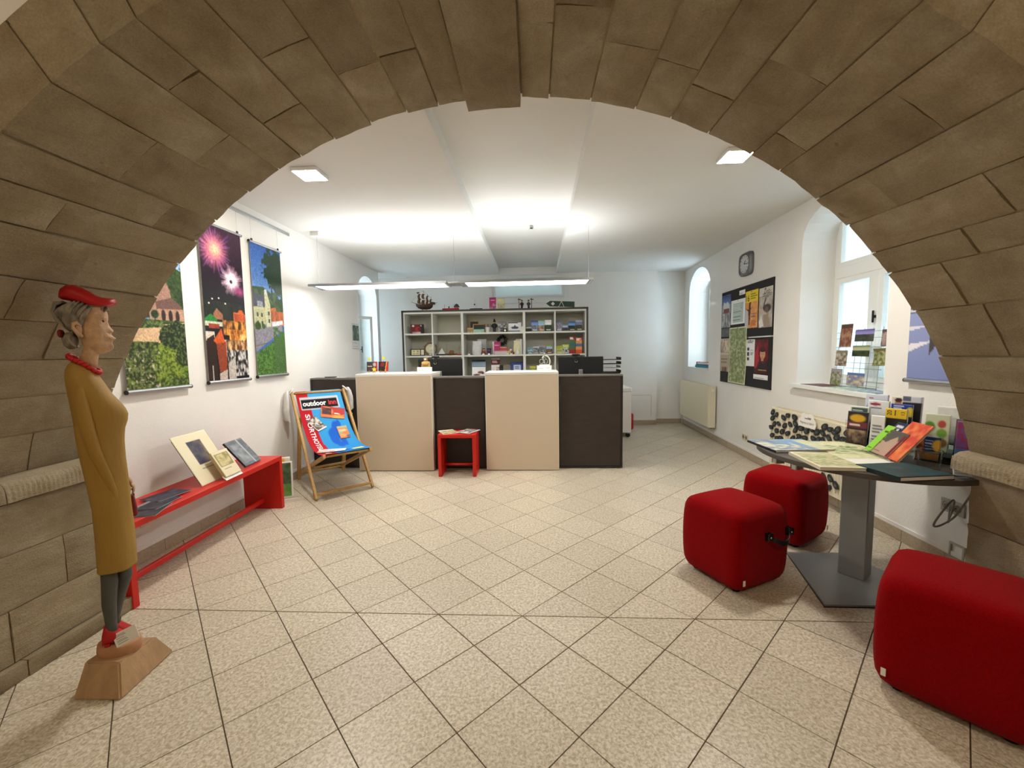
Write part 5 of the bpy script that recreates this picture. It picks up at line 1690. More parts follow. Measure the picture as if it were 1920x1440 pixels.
MAG = [(4.23, 0.685), (4.162, 0.67), (4.232, 0.624), (4.04, 0.66), (3.969, 0.693), (3.864, 0.693), (4.195, 0.57), (4.12, 0.586), (4.253, 0.526), (4.016, 0.586), (3.928, 0.615), (3.849, 0.636), (4.151, 0.51), (4.055, 0.519), (3.963, 0.521), (3.845, 0.578), (4.227, 0.449), (4.139, 0.434), (4.076, 0.452), (3.879, 0.491), (3.765, 0.608), (3.787, 0.532), (3.685, 0.597), (3.617, 0.63), (3.543, 0.616), (3.702, 0.533), (3.587, 0.552), (3.525, 0.556), (3.45, 0.681), (3.469, 0.624), (3.384, 0.672), (3.297, 0.689), (3.197, 0.683), (3.304, 0.623), (3.392, 0.598), (3.24, 0.619), (3.456, 0.559), (3.336, 0.658), (3.795, 0.485), (3.431, 0.265), (3.356, 0.276), (3.368, 0.195), (3.29, 0.24)]
SLATE = mat('slate', (44, 48, 50), 0.55, var=0.2, vscale=40)
def magnets():
    proto = None
    r = random.Random(2)
    for k, (y, z) in enumerate(MAG):
        loc = on_right(y, z, 0.132)
        rot = R_RIGHT @ Matrix.Rotation(r.uniform(-0.9, 0.9), 3, 'Z')
        if proto is None:
            t = thing('slate_magnet', 'small dark slate magnet with a white motif on the radiator', 'magnet', loc, rot, 'slate magnets on the radiator')
            pts = [(0.036 * cos(a) * (1 + 0.08 * sin(3 * a)), 0.026 * sin(a) * (1 + 0.1 * cos(2 * a))) for a in [2 * pi * i / 14 for i in range(14)]]
            MB().prism(pts, 0.0, 0.010).build('slate_chip', SLATE, t, 30)
            MB().box((0.0, 0.004, 0.0105), (0.030, 0.002, 0.0008), Matrix.Rotation(0.3, 4, 'Z')).box((0.004, -0.006, 0.0105), (0.020, 0.0018, 0.0008)).build('motif', mat('grey_engraving', (150, 152, 152), 0.7), t)
            proto = t
        else:
            c_ = copy_tree(proto)
            c_.matrix_basis = Matrix.Translation(loc) @ rot.to_4x4() @ Matrix.Diagonal((r.uniform(0.85, 1.1), r.uniform(0.85, 1.1), 1, 1))
magnets()
t = thing('price_sign', 'white cloud shaped price sign clipped to the magnet radiator', 'sign', on_right(3.665, 0.635, 0.128), R_RIGHT)
pts = [(-0.12, 0.02), (-0.11, 0.0), (0.11, 0.0), (0.125, 0.03), (0.115, 0.07), (0.09, 0.085), (0.085, 0.115), (0.05, 0.125), (0.0, 0.118), (-0.05, 0.125), (-0.08, 0.11), (-0.085, 0.08), (-0.115, 0.065)]
MB().prism(pts, 0.018, 0.020).build('sign_board', PAPER, t)
text_mesh('lettering', 'Magnete je 3,00 €', 0.026, INK, t, (0, 0.038, 0.0206))
MB().bb((-0.03, 0.074, 0.020), (0.055, 0.082, 0.0206)).bb((0.01, 0.084, 0.020), (0.055, 0.090, 0.0206)).build('logo', mat('grey_ink', (110, 110, 112), 0.7), t)

# ------------------------------------------------------------------ sockets and cable
def socket(loc, R, label, n=2, m=None, group='wall sockets'):
    t = thing('wall_socket', label, 'socket', loc, R, group)
    w = 0.071 * n
    MB().bb((-w / 2, -0.04, 0), (w / 2, 0.04, 0.010), 0.002).build('cover_plate', m or WHITEP, t)
    for k in range(n):
        x = -w / 2 + 0.0355 + 0.071 * k
        s = MB().lathe([(0.020, 0.0101), (0.0235, 0.0115), (0.0235, 0.0104)], 18, Matrix.Translation((x, 0, 0))).build('insert', mat('socket_grey', (140, 134, 122), 0.5), t, 40)
        for q in (-1, 1):
            MB().tube([(x + q * 0.0095, 0, 0.0102), (x + q * 0.0095, 0, 0.0122)], 0.0028, 8).build('contact_hole', BLACK, s)
socket(on_right(5.075, 0.245), R_RIGHT, 'cream double wall socket below the notice boards', 2, RAD)
socket(on_right(2.50, 0.375), R_RIGHT, 'grey double wall socket under the table beside the arch pier', 2, mat('grey_plate', (176, 172, 164), 0.5))
t = thing('cable_box', 'empty square wall frame low beside the arch pier', 'socket', on_right(2.455, 0.115), R_RIGHT)
e = MB()
e.bb((-0.045, -0.05, 0), (0.045, -0.04, 0.012)).bb((-0.045, 0.04, 0), (0.045, 0.05, 0.012)).bb((-0.045, -0.04, 0), (-0.035, 0.04, 0.012)).bb((0.035, -0.04, 0), (0.045, 0.04, 0.012))
e.build('frame', mat('grey_plate', (176, 172, 164), 0.5), t)
t = thing('power_cable', 'thin grey power cable looping from the tabletop edge to the socket', 'cable', (0, 0, 0))
cp = [(2.16, 2.05, 0.684), (2.17, 2.08, 0.62), (2.20, 2.16, 0.50), (2.22, 2.22, 0.42), (2.17, 2.24, 0.37), (2.11, 2.20, 0.40), (2.12, 2.16, 0.50), (2.20, 2.20, 0.53), (2.26, 2.26, 0.46), (2.32, 2.34, 0.36), (2.40, 2.42, 0.32), (2.46, 2.48, 0.35), (2.478, 2.50, 0.374)]
def smooth_path(p, n=6):
    p = [Vector(q) for q in p]
    o = []
    for i in range(len(p) - 1):
        a, b_, c_, d_ = p[max(i - 1, 0)], p[i], p[i + 1], p[min(i + 2, len(p) - 1)]
        for k in range(n):
            u = k / n
            o.append(0.5 * ((2 * b_) + (c_ - a) * u + (2 * a - 5 * b_ + 4 * c_ - d_) * u * u + (3 * b_ - a - 3 * c_ + d_) * u ** 3))
    return o + [p[-1]]
MB().tube(smooth_path(cp), 0.0045, 8).build('cord', CABLE, t, True)
MB().box((2.484, 2.50, 0.375), (0.03, 0.035, 0.035), None, 0.008).build('plug', CABLE, t)
socket(Vector((LX, 2.52, 0.27)), R_LEFT, 'cream wall socket seen under the red bench', 2, RAD)

# ------------------------------------------------------------------ shelf unit
SY = 6.30                                     # front edge of the shelf unit
SHELFM = mat('white_shelf_board', (216, 216, 208), 0.5, spec=0.3)
SHELFD = mat('anthracite_shelf_frame', (62, 58, 58), 0.5)
ROWS = [1.627, 1.280, 0.933, 0.586, 0.24]     # middle of each shelf board
def build_shelf():
    t = thing('shelf_unit', 'wide white shelf unit with dark outer frame on the back side of the counter', 'shelf', (0, SY, 0))
    x0, x1, top, d = -2.035, 0.847, 1.995, 0.36
    f = MB()
    f.bb((x0, 0, 0), (x0 + 0.03, d, top)).bb((x1 - 0.03, 0, 0), (x1, d, top)).bb((x0, 0, top - 0.028), (x1, d, top))
    f.build('outer_frame', SHELFD, t)
    MB().bb((x0 + 0.03, d - 0.012, 0.02), (x1 - 0.03, d, top - 0.028)).build('back_panel', mat('shelf_back', (190, 188, 172), 0.6), t)
    MB().bb((x0 + 0.03, 0.003, top - 0.056), (x1 - 0.03, d - 0.012, top - 0.0285)).build('top_board', SHELFM, t)
    units = [(x0 + 0.03, -1.088, -1.556), (-1.088, -0.130, None), (-0.130, x1 - 0.03, 0.344)]
    for a, b, m_ in units:
        for xa, xb in ((a, a + 0.019), (b - 0.019, b)):
            MB().bb((xa, 0.002, 0.02), (xb, d - 0.012, top - 0.057)).build('side_board', SHELFM, t)
        if m_ is not None:
            MB().bb((m_ - 0.011, 0.002, 0.26), (m_ + 0.011, d - 0.012, top - 0.057)).build('divider', SHELFM, t)
        for z in ROWS:
            segs = [(a + 0.019, b - 0.019)] if m_ is None else [(a + 0.019, m_ - 0.011), (m_ + 0.011, b - 0.019)]
            for xa, xb in segs:
                MB().bb((xa, 0.004, z - 0.0125), (xb, d - 0.012, z + 0.0125)).build('shelf_board', SHELFM, t)
    MB().bb((x0 + 0.03, 0.02, 0), (x1 - 0.03, 0.04, 0.06)).build('plinth', SHELFD, t)
build_shelf()
Z1, Z2, Z3 = ROWS[0] + 0.0126, ROWS[1] + 0.0126, ROWS[2] + 0.0126

def sh(name, label, cat, x, z, w, h, cv, dy=0.08, lean=0.12, ang=0.0, thick=0.006, group='items on the shelf unit'):
    return card(name, label, cat, w, h, cv, (x, SY + dy, z + thick * sin(lean) + 0.0005), standing(ang, lean), group, thick)

# first unit
t = thing('tea_box', 'dark red and black gift box standing alone on the top shelf', 'box', (-1.815, SY + 0.10, Z1), 0.1, 'items on the shelf unit')
c = Cv(24, 18, (30, 22, 24)); c.nz(0, 0, 0.7, 1, (120, 26, 34), (60, 16, 22), 4, 4, 3).ell(0.55, 0.5, 0.22, 0.25, (150, 36, 34)).ell(0.68, 0.52, 0.12, 0.16, (96, 22, 24)).ell(0.2, 0.16, 0.09, 0.10, (220, 214, 210)).ell(0.8, 0.16, 0.05, 0.06, (206, 206, 206)).nz(0.1, 0.78, 0.75, 1, (170, 120, 130), (214, 190, 196), 6, 3, 4)
grid_sheet('front', 0.20, 0.145, c, t, (0, -0.03, 0), standing(), 0.002)
MB().bb((-0.10, -0.03, 0), (0.10, 0.03, 0.145)).build('box_body', mat('dark_red_card', (70, 22, 28), 0.5), t)
t = thing('framed_picture', 'dark wide picture frame with two cream pictures on the second shelf', 'picture frame', (-1.825, SY + 0.09, Z2), Matrix.Rotation(0.05, 3, 'Z') @ Matrix.Rotation(-0.10, 3, 'X'), 'items on the shelf unit')
MB().bb((-0.115, 0, 0), (0.115, 0.014, 0.108), 0.002).build('frame', mat('dark_brown_frame', (50, 34, 30), 0.5), t)
c = Cv(20, 14, (226, 218, 178)); c.ell(0.28, 0.3, 0.14, 0.16, (176, 168, 110)).ell(0.72, 0.3, 0.14, 0.16, (170, 160, 104)).ell(0.3, 0.75, 0.18, 0.14, (186, 176, 122)).ell(0.7, 0.72, 0.18, 0.14, (190, 180, 128))
grid_sheet('picture', 0.135, 0.082, c, t, (-0.028, -0.001, 0.013), standing(), 0.001)
grid_sheet('picture', 0.05, 0.082, Cv(6, 8, (222, 214, 190)), t, (0.078, -0.001, 0.013), standing(), 0.001)
t = thing('wall_plate', 'octagonal wooden plaque with a round metal plate on the second shelf', 'plaque', (-1.615, SY + 0.11, Z2 + 0.105), Matrix.Rotation(-0.12, 3, 'X'), 'items on the shelf unit')
MB().prism([(0.112 * cos(pi / 8 + k * pi / 4), 0.112 * sin(pi / 8 + k * pi / 4)) for k in range(8)], 0, 0.018, standing().to_4x4()).build('plaque', mat('walnut', (104, 78, 48), 0.5, var=0.15, vscale=20), t)
MB().lathe([(0.075, 0.018), (0.078, 0.021), (0.070, 0.023), (0.066, 0.0195)], 28, standing().to_4x4()).build('plate', mat('pale_pewter', (196, 190, 160), 0.4, 0.3, var=0.25, vscale=30), t, 40)
MB().box((0, -0.0185, -0.088), (0.045, 0.003, 0.016)).build('name_plate', WHITEP, t)

def toy_boat(label, x, z, L, hull, sail=None, mast=0.0, dy=0.12, cabin=None, group='items on the shelf unit', fore=0.0):
    t = thing('model_boat', label, 'model boat', (x, SY + dy, z), 0.0, group)
    rings = []
    for s, w, zz in ((-0.5, 0.35, 0.010), (-0.46, 0.8, 0.004), (-0.2, 1.0, 0.0), (0.2, 1.0, 0.0), (0.42, 0.6, 0.004), (0.5, 0.12, 0.012)):
        wd = L * 0.13 * w
        rings.append([Vector((s * L, -wd, L * 0.13)), Vector((s * L, -wd * 0.75, zz + 0.004)), Vector((s * L, 0, zz)), Vector((s * L, wd * 0.75, zz + 0.004)), Vector((s * L, wd, L * 0.13))])
    MB().loft(rings).build('hull', hull, t, 35)
    if mast:
        MB().tube([(fore * L, 0, 0.01), (fore * L, 0, mast)], 0.0028, 6).build('mast', mat('boat_wood', (150, 120, 80), 0.6), t)
        MB().tube([(fore * L, 0, mast * 0.78), (fore * L + mast * 0.42, 0, mast * 0.93)], 0.0018, 6).build('gaff', mat('boat_wood', (150, 120, 80), 0.6), t)
        for s in (-0.45, 0.42):
            MB().tube([(fore * L, 0, mast), (s * L, 0, L * 0.12)], 0.0007, 4).build('rigging', mat('rig_line', (120, 112, 100), 0.8), t)
    if sail:
        MB().prism(sail[0], -0.003, 0.003, standing().to_4x4()).build('sail', sail[1], t)
    if cabin:
        MB().box(cabin[0], cabin[1], None, 0.003).build('cabin', cabin[2], t)
    return t
NAVY = mat('navy_paint', (30, 32, 56), 0.5)
BROWNB = mat('boat_brown', (92, 58, 34), 0.55)
REDB = mat('boat_red', (176, 36, 34), 0.5)
toy_boat('small sailing boat with a white triangular sail and navy hull', -1.445, Z2, 0.17, NAVY, ([(-0.06, 0.02), (0.055, 0.02), (0.005, 0.115)], PAPER))
toy_boat('brown model cutter with a tall bare mast on the second shelf', -1.290, Z2, 0.19, BROWNB, ([(-0.05, 0.025), (0.05, 0.025), (0.04, 0.075), (-0.02, 0.08)], mat('tan_sail', (130, 92, 52), 0.8)), 0.205, fore=-0.35)
toy_boat('little red model boat with thin mast beside the brown cutter', -1.155, Z2, 0.13, REDB, None, 0.145, fore=-0.05)
book('thin dark red book lying with white label on the third shelf', 0.13, 0.045, 0.10, Cv(8, 5, (200, 196, 190)), (-1.88, SY + 0.16, Z3 + 0.062), standing(), (60, 34, 40), 'items on the shelf unit')

# second unit, top shelf
def slate_board(x, z, w, h, label, ang, dy):
    t = thing('slate_board', label, 'chalkboard', (x, SY + dy, z), Matrix.Rotation(ang, 3, 'Z') @ Matrix.Rotation(-0.18, 3, 'X'), 'items on the shelf unit')
    MB().bb((-w / 2 + 0.012, 0.002, 0.012), (w / 2 - 0.012, 0.008, h - 0.012)).build('slate', SLATE, t)
    for a, b in (((-w / 2, 0), (w / 2, 0.014)), ((-w / 2, h - 0.014), (w / 2, h)), ((-w / 2, 0.014), (-w / 2 + 0.014, h - 0.014)), ((w / 2 - 0.014, 0.014), (w / 2, h - 0.014))):
        MB().bb((a[0], 0, a[1]), (b[0], 0.012, b[1])).build('frame_bar', ASH, t)
slate_board(-0.935, Z1, 0.15, 0.20, 'upright little chalkboard in a wooden frame, behind its wide twin', 0.05, 0.24)
slate_board(-0.845, Z1, 0.205, 0.145, 'wide little chalkboard in a wooden frame, front of the two', 0.0, 0.17)
sh('gift_card', 'small tan card in front of the chalkboards', 'card', -0.972, Z1, 0.105, 0.075, cover('photo', (176, 150, 104), (146, 116, 76), (186, 160, 116), 3))
sh('flyer', 'mint green flyer lying in front of the wide chalkboard', 'flyer', -0.835, Z1, 0.17, 0.055, cover('photo', (120, 176, 140), (190, 214, 200), (110, 166, 128), 4), 0.05, 0.5)
t = thing('pen_cup', 'white pen cup holding black pens on the top shelf', 'cup', (-0.705, SY + 0.12, Z1), 0, 'items on the shelf unit')
MB().lathe([(0.026, 0), (0.03, 0.002), (0.034, 0.085), (0.031, 0.085), (0.027, 0.006)], 18).build('cup', WHITEP, t, 40)
for k in range(4):
    tag(MB().tube([(-0.705 + 0.012 * cos(k * 1.7), SY + 0.12 + 0.012 * sin(k * 1.7), Z1 + 0.01), (-0.705 + 0.05 * cos(k * 1.7), SY + 0.12 + 0.03 * sin(k * 1.7), Z1 + 0.135)], 0.004, 6).build('pen', BLACK), 'black pen standing in the white cup on the top shelf', 'pen', 'pens in the white cup')
t = thing('miner_figure', 'carved miner figure with black pointed hat and blue trousers', 'figurine', (-0.595, SY + 0.10, Z1), 0, 'items on the shelf unit')
MB().lathe([(0.022, 0.0), (0.022, 0.06), (0.026, 0.064)], 14).build('trousers', NAVY, t, 40)
MB().lathe([(0.026, 0.064), (0.034, 0.09), (0.032, 0.125), (0.018, 0.138)], 14).build('jacket', BLACK, t, 40)
MB().sphere((0, 0, 0.15), 0.020, 12, 8).build('head', SKINW, t, True)
MB().lathe([(0.026, 0.160), (0.020, 0.170), (0.012, 0.20), (0.004, 0.215)], 14).build('hat', BLACK, t, 40)
for s in (-1, 1):
    MB().tube([(s * 0.030, 0, 0.125), (s * 0.045, -0.01, 0.10), (s * 0.038, -0.03, 0.085)], 0.008, 8).build('arm', BLACK, t, True)
MB().lathe([(0.030, 0), (0.030, 0.006)], 14).build('base', WOOD_PALE, t)
sh('photo_calendar', 'black and white photo calendar beside the miner figure', 'calendar', -0.475, Z1, 0.135, 0.165, cover('photo', (60, 60, 64), (170, 170, 170), (120, 120, 122), 6), 0.10)
sh('gift_box_small', 'tiny black box with a white disc on the top shelf', 'box', -0.425, Z1, 0.06, 0.055, (lambda c: c.ell(0.5, 0.55, 0.28, 0.3, (232, 232, 230)))(Cv(10, 10, (24, 24, 26))), 0.05, 0.0, thick=0.03)
sh('mug_box', 'white mug box with a dark tractor drawing on the top shelf', 'box', -0.275, Z1, 0.205, 0.145, (lambda c: c.rect(0, 0, 0.7, 0.08, (70, 72, 76)).ell(0.5, 0.55, 0.28, 0.14, (70, 74, 88)).ell(0.5, 0.42, 0.06, 0.16, (60, 64, 78)).rect(0, 0.88, 0.9, 1, (120, 124, 140)))(Cv(24, 18, (224, 226, 228))), 0.11, 0.05, thick=0.02)
t = tag(MB().lathe([(0.0, 0.0), (0.040, 0.002), (0.044, 0.009), (0.0, 0.012)], 24, (Matrix.Translation((-0.150, SY + 0.07, Z1 + 0.044)) @ standing(0.0, 0.05).to_4x4())).build('round_ornament', WHITEP, None, 40), 'round white ornament leaning beside the mug box', 'ornament', 'items on the shelf unit')
# second unit, middle shelf
STARM = mat('grey_straw', (150, 146, 136), 0.8)
b = MB()
for k in range(5):
    a = pi / 2 + k * 2 * pi / 5
    b.tube([(0, 0, 0.045), (0.042 * cos(a), 0.0, 0.045 + 0.042 * sin(a))], [0.012, 0.002], 6)
tag(b.build('star_ornament', STARM, None, True, (-1.000, SY + 0.08, Z2 - 0.009)), 'little grey star ornament at the end of the middle shelf', 'ornament', 'items on the shelf unit')
def bagpack(x, w, h, col, label, dy, ang=0.0, seed=1):
    r = random.Random(seed)
    rings = []
    for z, k in ((0.0, 0.8), (0.02, 1.0), (h * 0.5, 0.98), (h * 0.85, 0.86), (h * 0.95, 0.9), (h, 0.86)):
        dd = 0.035 * (1 if z < h * 0.8 else 0.25)
        rings.append([Vector((w / 2 * k * math.copysign(abs(cos(a)) ** 0.6, cos(a)) * (1 + r.uniform(-0.05, 0.05)), dd * sin(a) * (1 + r.uniform(-0.2, 0.2)), z)) for a in [2 * pi * i / 14 for i in range(14)]])
    return tag(MB().loft(rings).build('gift_bag', mat('bag_%d_%d_%d' % col, col, 0.4, var=0.08, vscale=30), None, 50, (x, SY + dy, Z2), ang), label, 'bag', 'items on the shelf unit')
bagpack(-0.875, 0.155, 0.215, (206, 206, 204), 'white wrapped gift bag in front on the middle shelf', 0.09, 0.0, 2)
bagpack(-0.815, 0.165, 0.25, (190, 192, 194), 'taller white gift bag standing behind the other one', 0.22, 0.0, 3)
t = thing('brown_figurine', 'small brown and red figurine beside the white bags', 'figurine', (-0.765, SY + 0.06, Z2), 0, 'items on the shelf unit')
MB().lathe([(0.024, 0), (0.030, 0.02), (0.024, 0.06)], 12).build('body', mat('figurine_red', (140, 60, 44), 0.5), t, 40)
MB().sphere((0, 0, 0.078), 0.022, 12, 8).build('head', mat('figurine_tan', (196, 150, 110), 0.5), t, True)
MB().lathe([(0.024, 0.088), (0.014, 0.102), (0.006, 0.104)], 12).build('cap', mat('figurine_dark', (80, 48, 34), 0.5), t, 40)
sh('purple_box', 'small dark purple box on the middle shelf', 'box', -0.680, Z2, 0.068, 0.10, cover('plain', (62, 34, 62), (62, 34, 62), (150, 130, 150), 2), 0.06, 0.0, thick=0.03)
sh('travel_book', 'pink book with a white edge on the middle shelf', 'book', -0.565, Z2, 0.125, 0.20, (lambda c: c.rect(0, 0, 0.14, 1, (226, 200, 214)).rect(0.14, 0.0, 1, 0.12, (160, 50, 100)).lines(0.25, 0.2, 0.85, 0.32, 2, (236, 200, 214), 1).nz(0.14, 0.75, 1, 1, (206, 150, 176), (226, 190, 206), 4, 4, 2))(Cv(16, 22, (188, 62, 112))), 0.10, 0.05, thick=0.018)
sh('sales_leaflet', 'pink and white leaflet lying at the foot of the pink book', 'leaflet', -0.500, Z2, 0.20, 0.06, cover('photo', (206, 176, 186), (186, 186, 176), (196, 120, 150), 7), 0.05, 0.25)
sh('pennant_card', 'red slanted card overlapping the pink book', 'card', -0.455, Z2 + 0.055, 0.135, 0.062, cover('stripes', (176, 70, 58), (196, 96, 80), (150, 44, 40), 4), 0.07, 0.1)
b = MB()
r = random.Random(9)
for k in range(60):
    a = r.uniform(0, 2 * pi)
    q = Vector((0.06 * cos(a) + r.uniform(-0.02, 0.02), r.uniform(-0.02, 0.02), 0.06 * sin(a) + r.uniform(-0.02, 0.02)))
    b.box(q, (0.03, 0.008, 0.02), Matrix.Rotation(r.uniform(0, 3), 4, 'Y') @ Matrix.Rotation(r.uniform(-1, 1), 4, 'Z'))
tag(b.build('wreath', mat('dark_wreath', (30, 30, 28), 0.7), None, None, (-0.49, SY + 0.27, Z2 + 0.225)), 'black leafy wreath leaning at the back of the middle shelf', 'wreath', 'items on the shelf unit')
for k, (x, cc, rr) in enumerate(((-0.375, (206, 182, 110), 0.030), (-0.315, (150, 60, 60), 0.026), (-0.345, (222, 214, 200), 0.022))):
    o = thing('bauble', ['gold yellow bauble on the middle shelf', 'dark red bauble on the middle shelf', 'small pale bauble on top of its two neighbours'][k], 'bauble', (x, SY + 0.07 + 0.02 * (k == 2), Z2 + rr + (0.042 if k == 2 else 0)), 0, 'items on the shelf unit')
    MB().sphere((0, 0, 0), rr, 14, 10).build('ball', mat('bauble_%d' % k, cc, 0.3, var=0.3, vscale=60), o, True)
    MB().lathe([(0.006, rr - 0.002), (0.006, rr + 0.006), (0.003, rr + 0.008)], 10).build('cap', CHROME, o, 40)
bagpack(-0.240, 0.135, 0.215, (214, 206, 166), 'cream wrapped gift bag on the middle shelf', 0.10, 0.0, 6)
def bottle(x, dy, h, label, cc):
    t = thing('small_bottle', label, 'bottle', (x, SY + dy, Z2), 0, 'items on the shelf unit')
    MB().lathe([(0.020, 0), (0.024, 0.004), (0.024, h * 0.6), (0.012, h * 0.75), (0.010, h * 0.9)], 16).build('bottle_body', mat('bottle_%d' % cc[0], cc, 0.25), t, 40)
    MB().lathe([(0.012, h * 0.9), (0.012, h), (0.010, h + 0.002)], 12).build('cap', WHITEP, t, 40)
bottle(-0.182, 0.10, 0.235, 'tall white bottle at the right hand end of the middle shelf', (206, 208, 212))
bottle(-0.235, 0.045, 0.085, 'short white bottle in front of the cream gift bag', (222, 222, 220))
sh('label_card', 'white paper standing behind the bottles on the middle shelf', 'card', -0.215, Z2, 0.11, 0.245, cover('plain', (222, 224, 222), (222, 224, 222), (190, 190, 190), 3), 0.22)
# price tags along the middle board
for x, wh in ((-0.990, 'below the grey star'), (-0.765, 'below the brown figurine'), (-0.680, 'below the purple box'), (-0.390, 'below the gold bauble'), (-0.330, 'below the dark red bauble')):
    card('price_tag', 'tiny white price tag on the middle shelf edge ' + wh, 'tag', 0.036, 0.020, Cv(5, 4, (232, 230, 226)), (x, SY + 0.012, Z2), standing(0, 0.2), 'price tags on the middle shelf', 0.002)
# second unit, lower shelf
sh('photo_print', 'white card with red brown shoes on the lower shelf', 'card', -0.855, Z3, 0.215, 0.155, (lambda c: c.ell(0.35, 0.8, 0.25, 0.10, (96, 40, 36)).ell(0.65, 0.55, 0.22, 0.14, (130, 70, 56)).ell(0.8, 0.62, 0.1, 0.1, (60, 36, 34)))(Cv(22, 18, (230, 230, 228))), 0.08)
sh('landscape_print', 'dark landscape photo card rising behind the shoe card', 'card', -0.865, Z3, 0.225, 0.265, cover('land', (130, 150, 170), (36, 48, 46), (60, 76, 92), 5, 22, 22), 0.16)
sh('folder', 'maroon topped leaflet standing on the lower shelf', 'leaflet', -0.590, Z3, 0.14, 0.285, (lambda c: c.rect(0, 0, 1, 0.36, (86, 26, 34)).rect(0, 0, 1, 0.04, (236, 220, 216)).lines(0.1, 0.14, 0.8, 0.28, 2, (220, 190, 190), 1).lines(0.06, 0.5, 0.5, 0.95, 7, (200, 200, 200), 2).nz(0.55, 0.45, 1, 1, (96, 60, 60), (206, 190, 180), 5, 6, 3))(Cv(16, 28, (226, 222, 216))), 0.12)
sh('framed_photo', 'little black picture frame beside the maroon leaflet', 'picture frame', -0.497, Z3, 0.06, 0.18, cover('plain', (34, 30, 30), (34, 30, 30), (70, 60, 60), 2), 0.09, 0.08)
sh('blue_book', 'blue book with a white title block leaning on the lower shelf', 'book', -0.255, Z3, 0.20, 0.22, (lambda c: c.rect(0.25, 0.2, 0.8, 1, (186, 196, 220)).lines(0.33, 0.3, 0.72, 0.55, 2, (70, 80, 130), 3, 0.6))(Cv(20, 18, (44, 62, 128))), 0.14, 0.3, 0.0, 0.02)
# third unit
specs1 = [(-0.060, 0.085, 0.085, 'land', (150, 158, 150), (52, 60, 40), (110, 116, 100), 'low dark green booklet at the start of the map shelf'),
          (0.030, 0.105, 0.170, 'land', (104, 132, 186), (150, 164, 180), (70, 92, 150), 'tall hazy blue brochure on the map shelf'),
          (0.135, 0.100, 0.165, 'land', (120, 170, 206), (196, 160, 130), (150, 186, 160), 'sky blue brochure with a yellow patch on the map shelf'),
          (0.240, 0.105, 0.175, 'land', (216, 222, 222), (62, 92, 66), (226, 230, 232), 'white topped brochure with green hills on the map shelf'),
          (0.405, 0.100, 0.150, 'photo', (104, 104, 130), (176, 170, 180), (110, 116, 150), 'grey violet street photo book on the upper right shelf'),
          (0.500, 0.085, 0.095, 'land', (150, 170, 200), (70, 80, 90), (140, 160, 190), 'low pale blue booklet between two taller books'),
          (0.605, 0.105, 0.145, 'land', (84, 140, 200), (56, 70, 44), (60, 90, 130), 'bright blue book with a dark tower on the upper right shelf'),
          (0.715, 0.105, 0.160, 'land', (92, 108, 150), (84, 84, 56), (176, 180, 190), 'olive landscape book at the end of the upper right shelf')]
specs2 = [(-0.045, 0.090, 0.110, 'photo', (70, 110, 130), (196, 204, 204), (110, 150, 160), 'teal booklet at the start of the lower map shelf'),
          (0.050, 0.095, 0.115, 'photo', (60, 66, 74), (170, 176, 176), (200, 204, 206), 'dark booklet with pale heading on the lower map shelf'),
          (0.150, 0.105, 0.130, 'photo', (88, 92, 100), (150, 150, 150), (150, 156, 166), 'grey photo book on the lower map shelf'),
          (0.255, 0.095, 0.135, 'land', (130, 166, 196), (150, 110, 80), (140, 170, 70), 'booklet with green band and brown field on the lower map shelf'),
          (0.410, 0.105, 0.120, 'text', (190, 190, 110), (164, 176, 40), (150, 156, 80), 'lime green booklet with pale lower half'),
          (0.510, 0.105, 0.145, 'title', (60, 66, 60), (186, 196, 60), (220, 224, 210), 'brighter lime booklet beside the tall red guides'),
          (0.612, 0.100, 0.260, 'stripes', (160, 34, 34), (90, 104, 70), (44, 110, 100), 'tall red and green travel guide'),
          (0.712, 0.100, 0.240, 'stripes', (214, 86, 44), (226, 150, 90), (90, 110, 150), 'tall orange travel guide by the dark outer frame')]
for z, sp in ((Z1, specs1), (Z2, specs2)):
    for k, (x, w, h, st, c1, c2, c3, lb) in enumerate(sp):
        cv = cover(st, c1, c2, c3, k + 3, 12, 16)
        if h > 0.1 and st != 'stripes':
            cv.rect(0.2, 0.82, 0.85, 0.93, (224, 222, 214))
        sh('brochure', lb, 'brochure', x, z, w, h, cv, 0.06 + 0.01 * (k % 2), 0.10)
sh('booklet', 'small yellow booklet on the low shelf behind the figurine', 'brochure', 0.000, Z3, 0.10, 0.155, cover('photo', (176, 170, 50), (120, 120, 60), (200, 196, 80), 3, 8, 10), 0.10)
sh('booklet', 'small dark blue booklet on the low shelf behind the figurine', 'brochure', 0.100, Z3, 0.09, 0.165, cover('photo', (44, 60, 100), (90, 110, 150), (60, 76, 120), 4, 8, 10), 0.08)

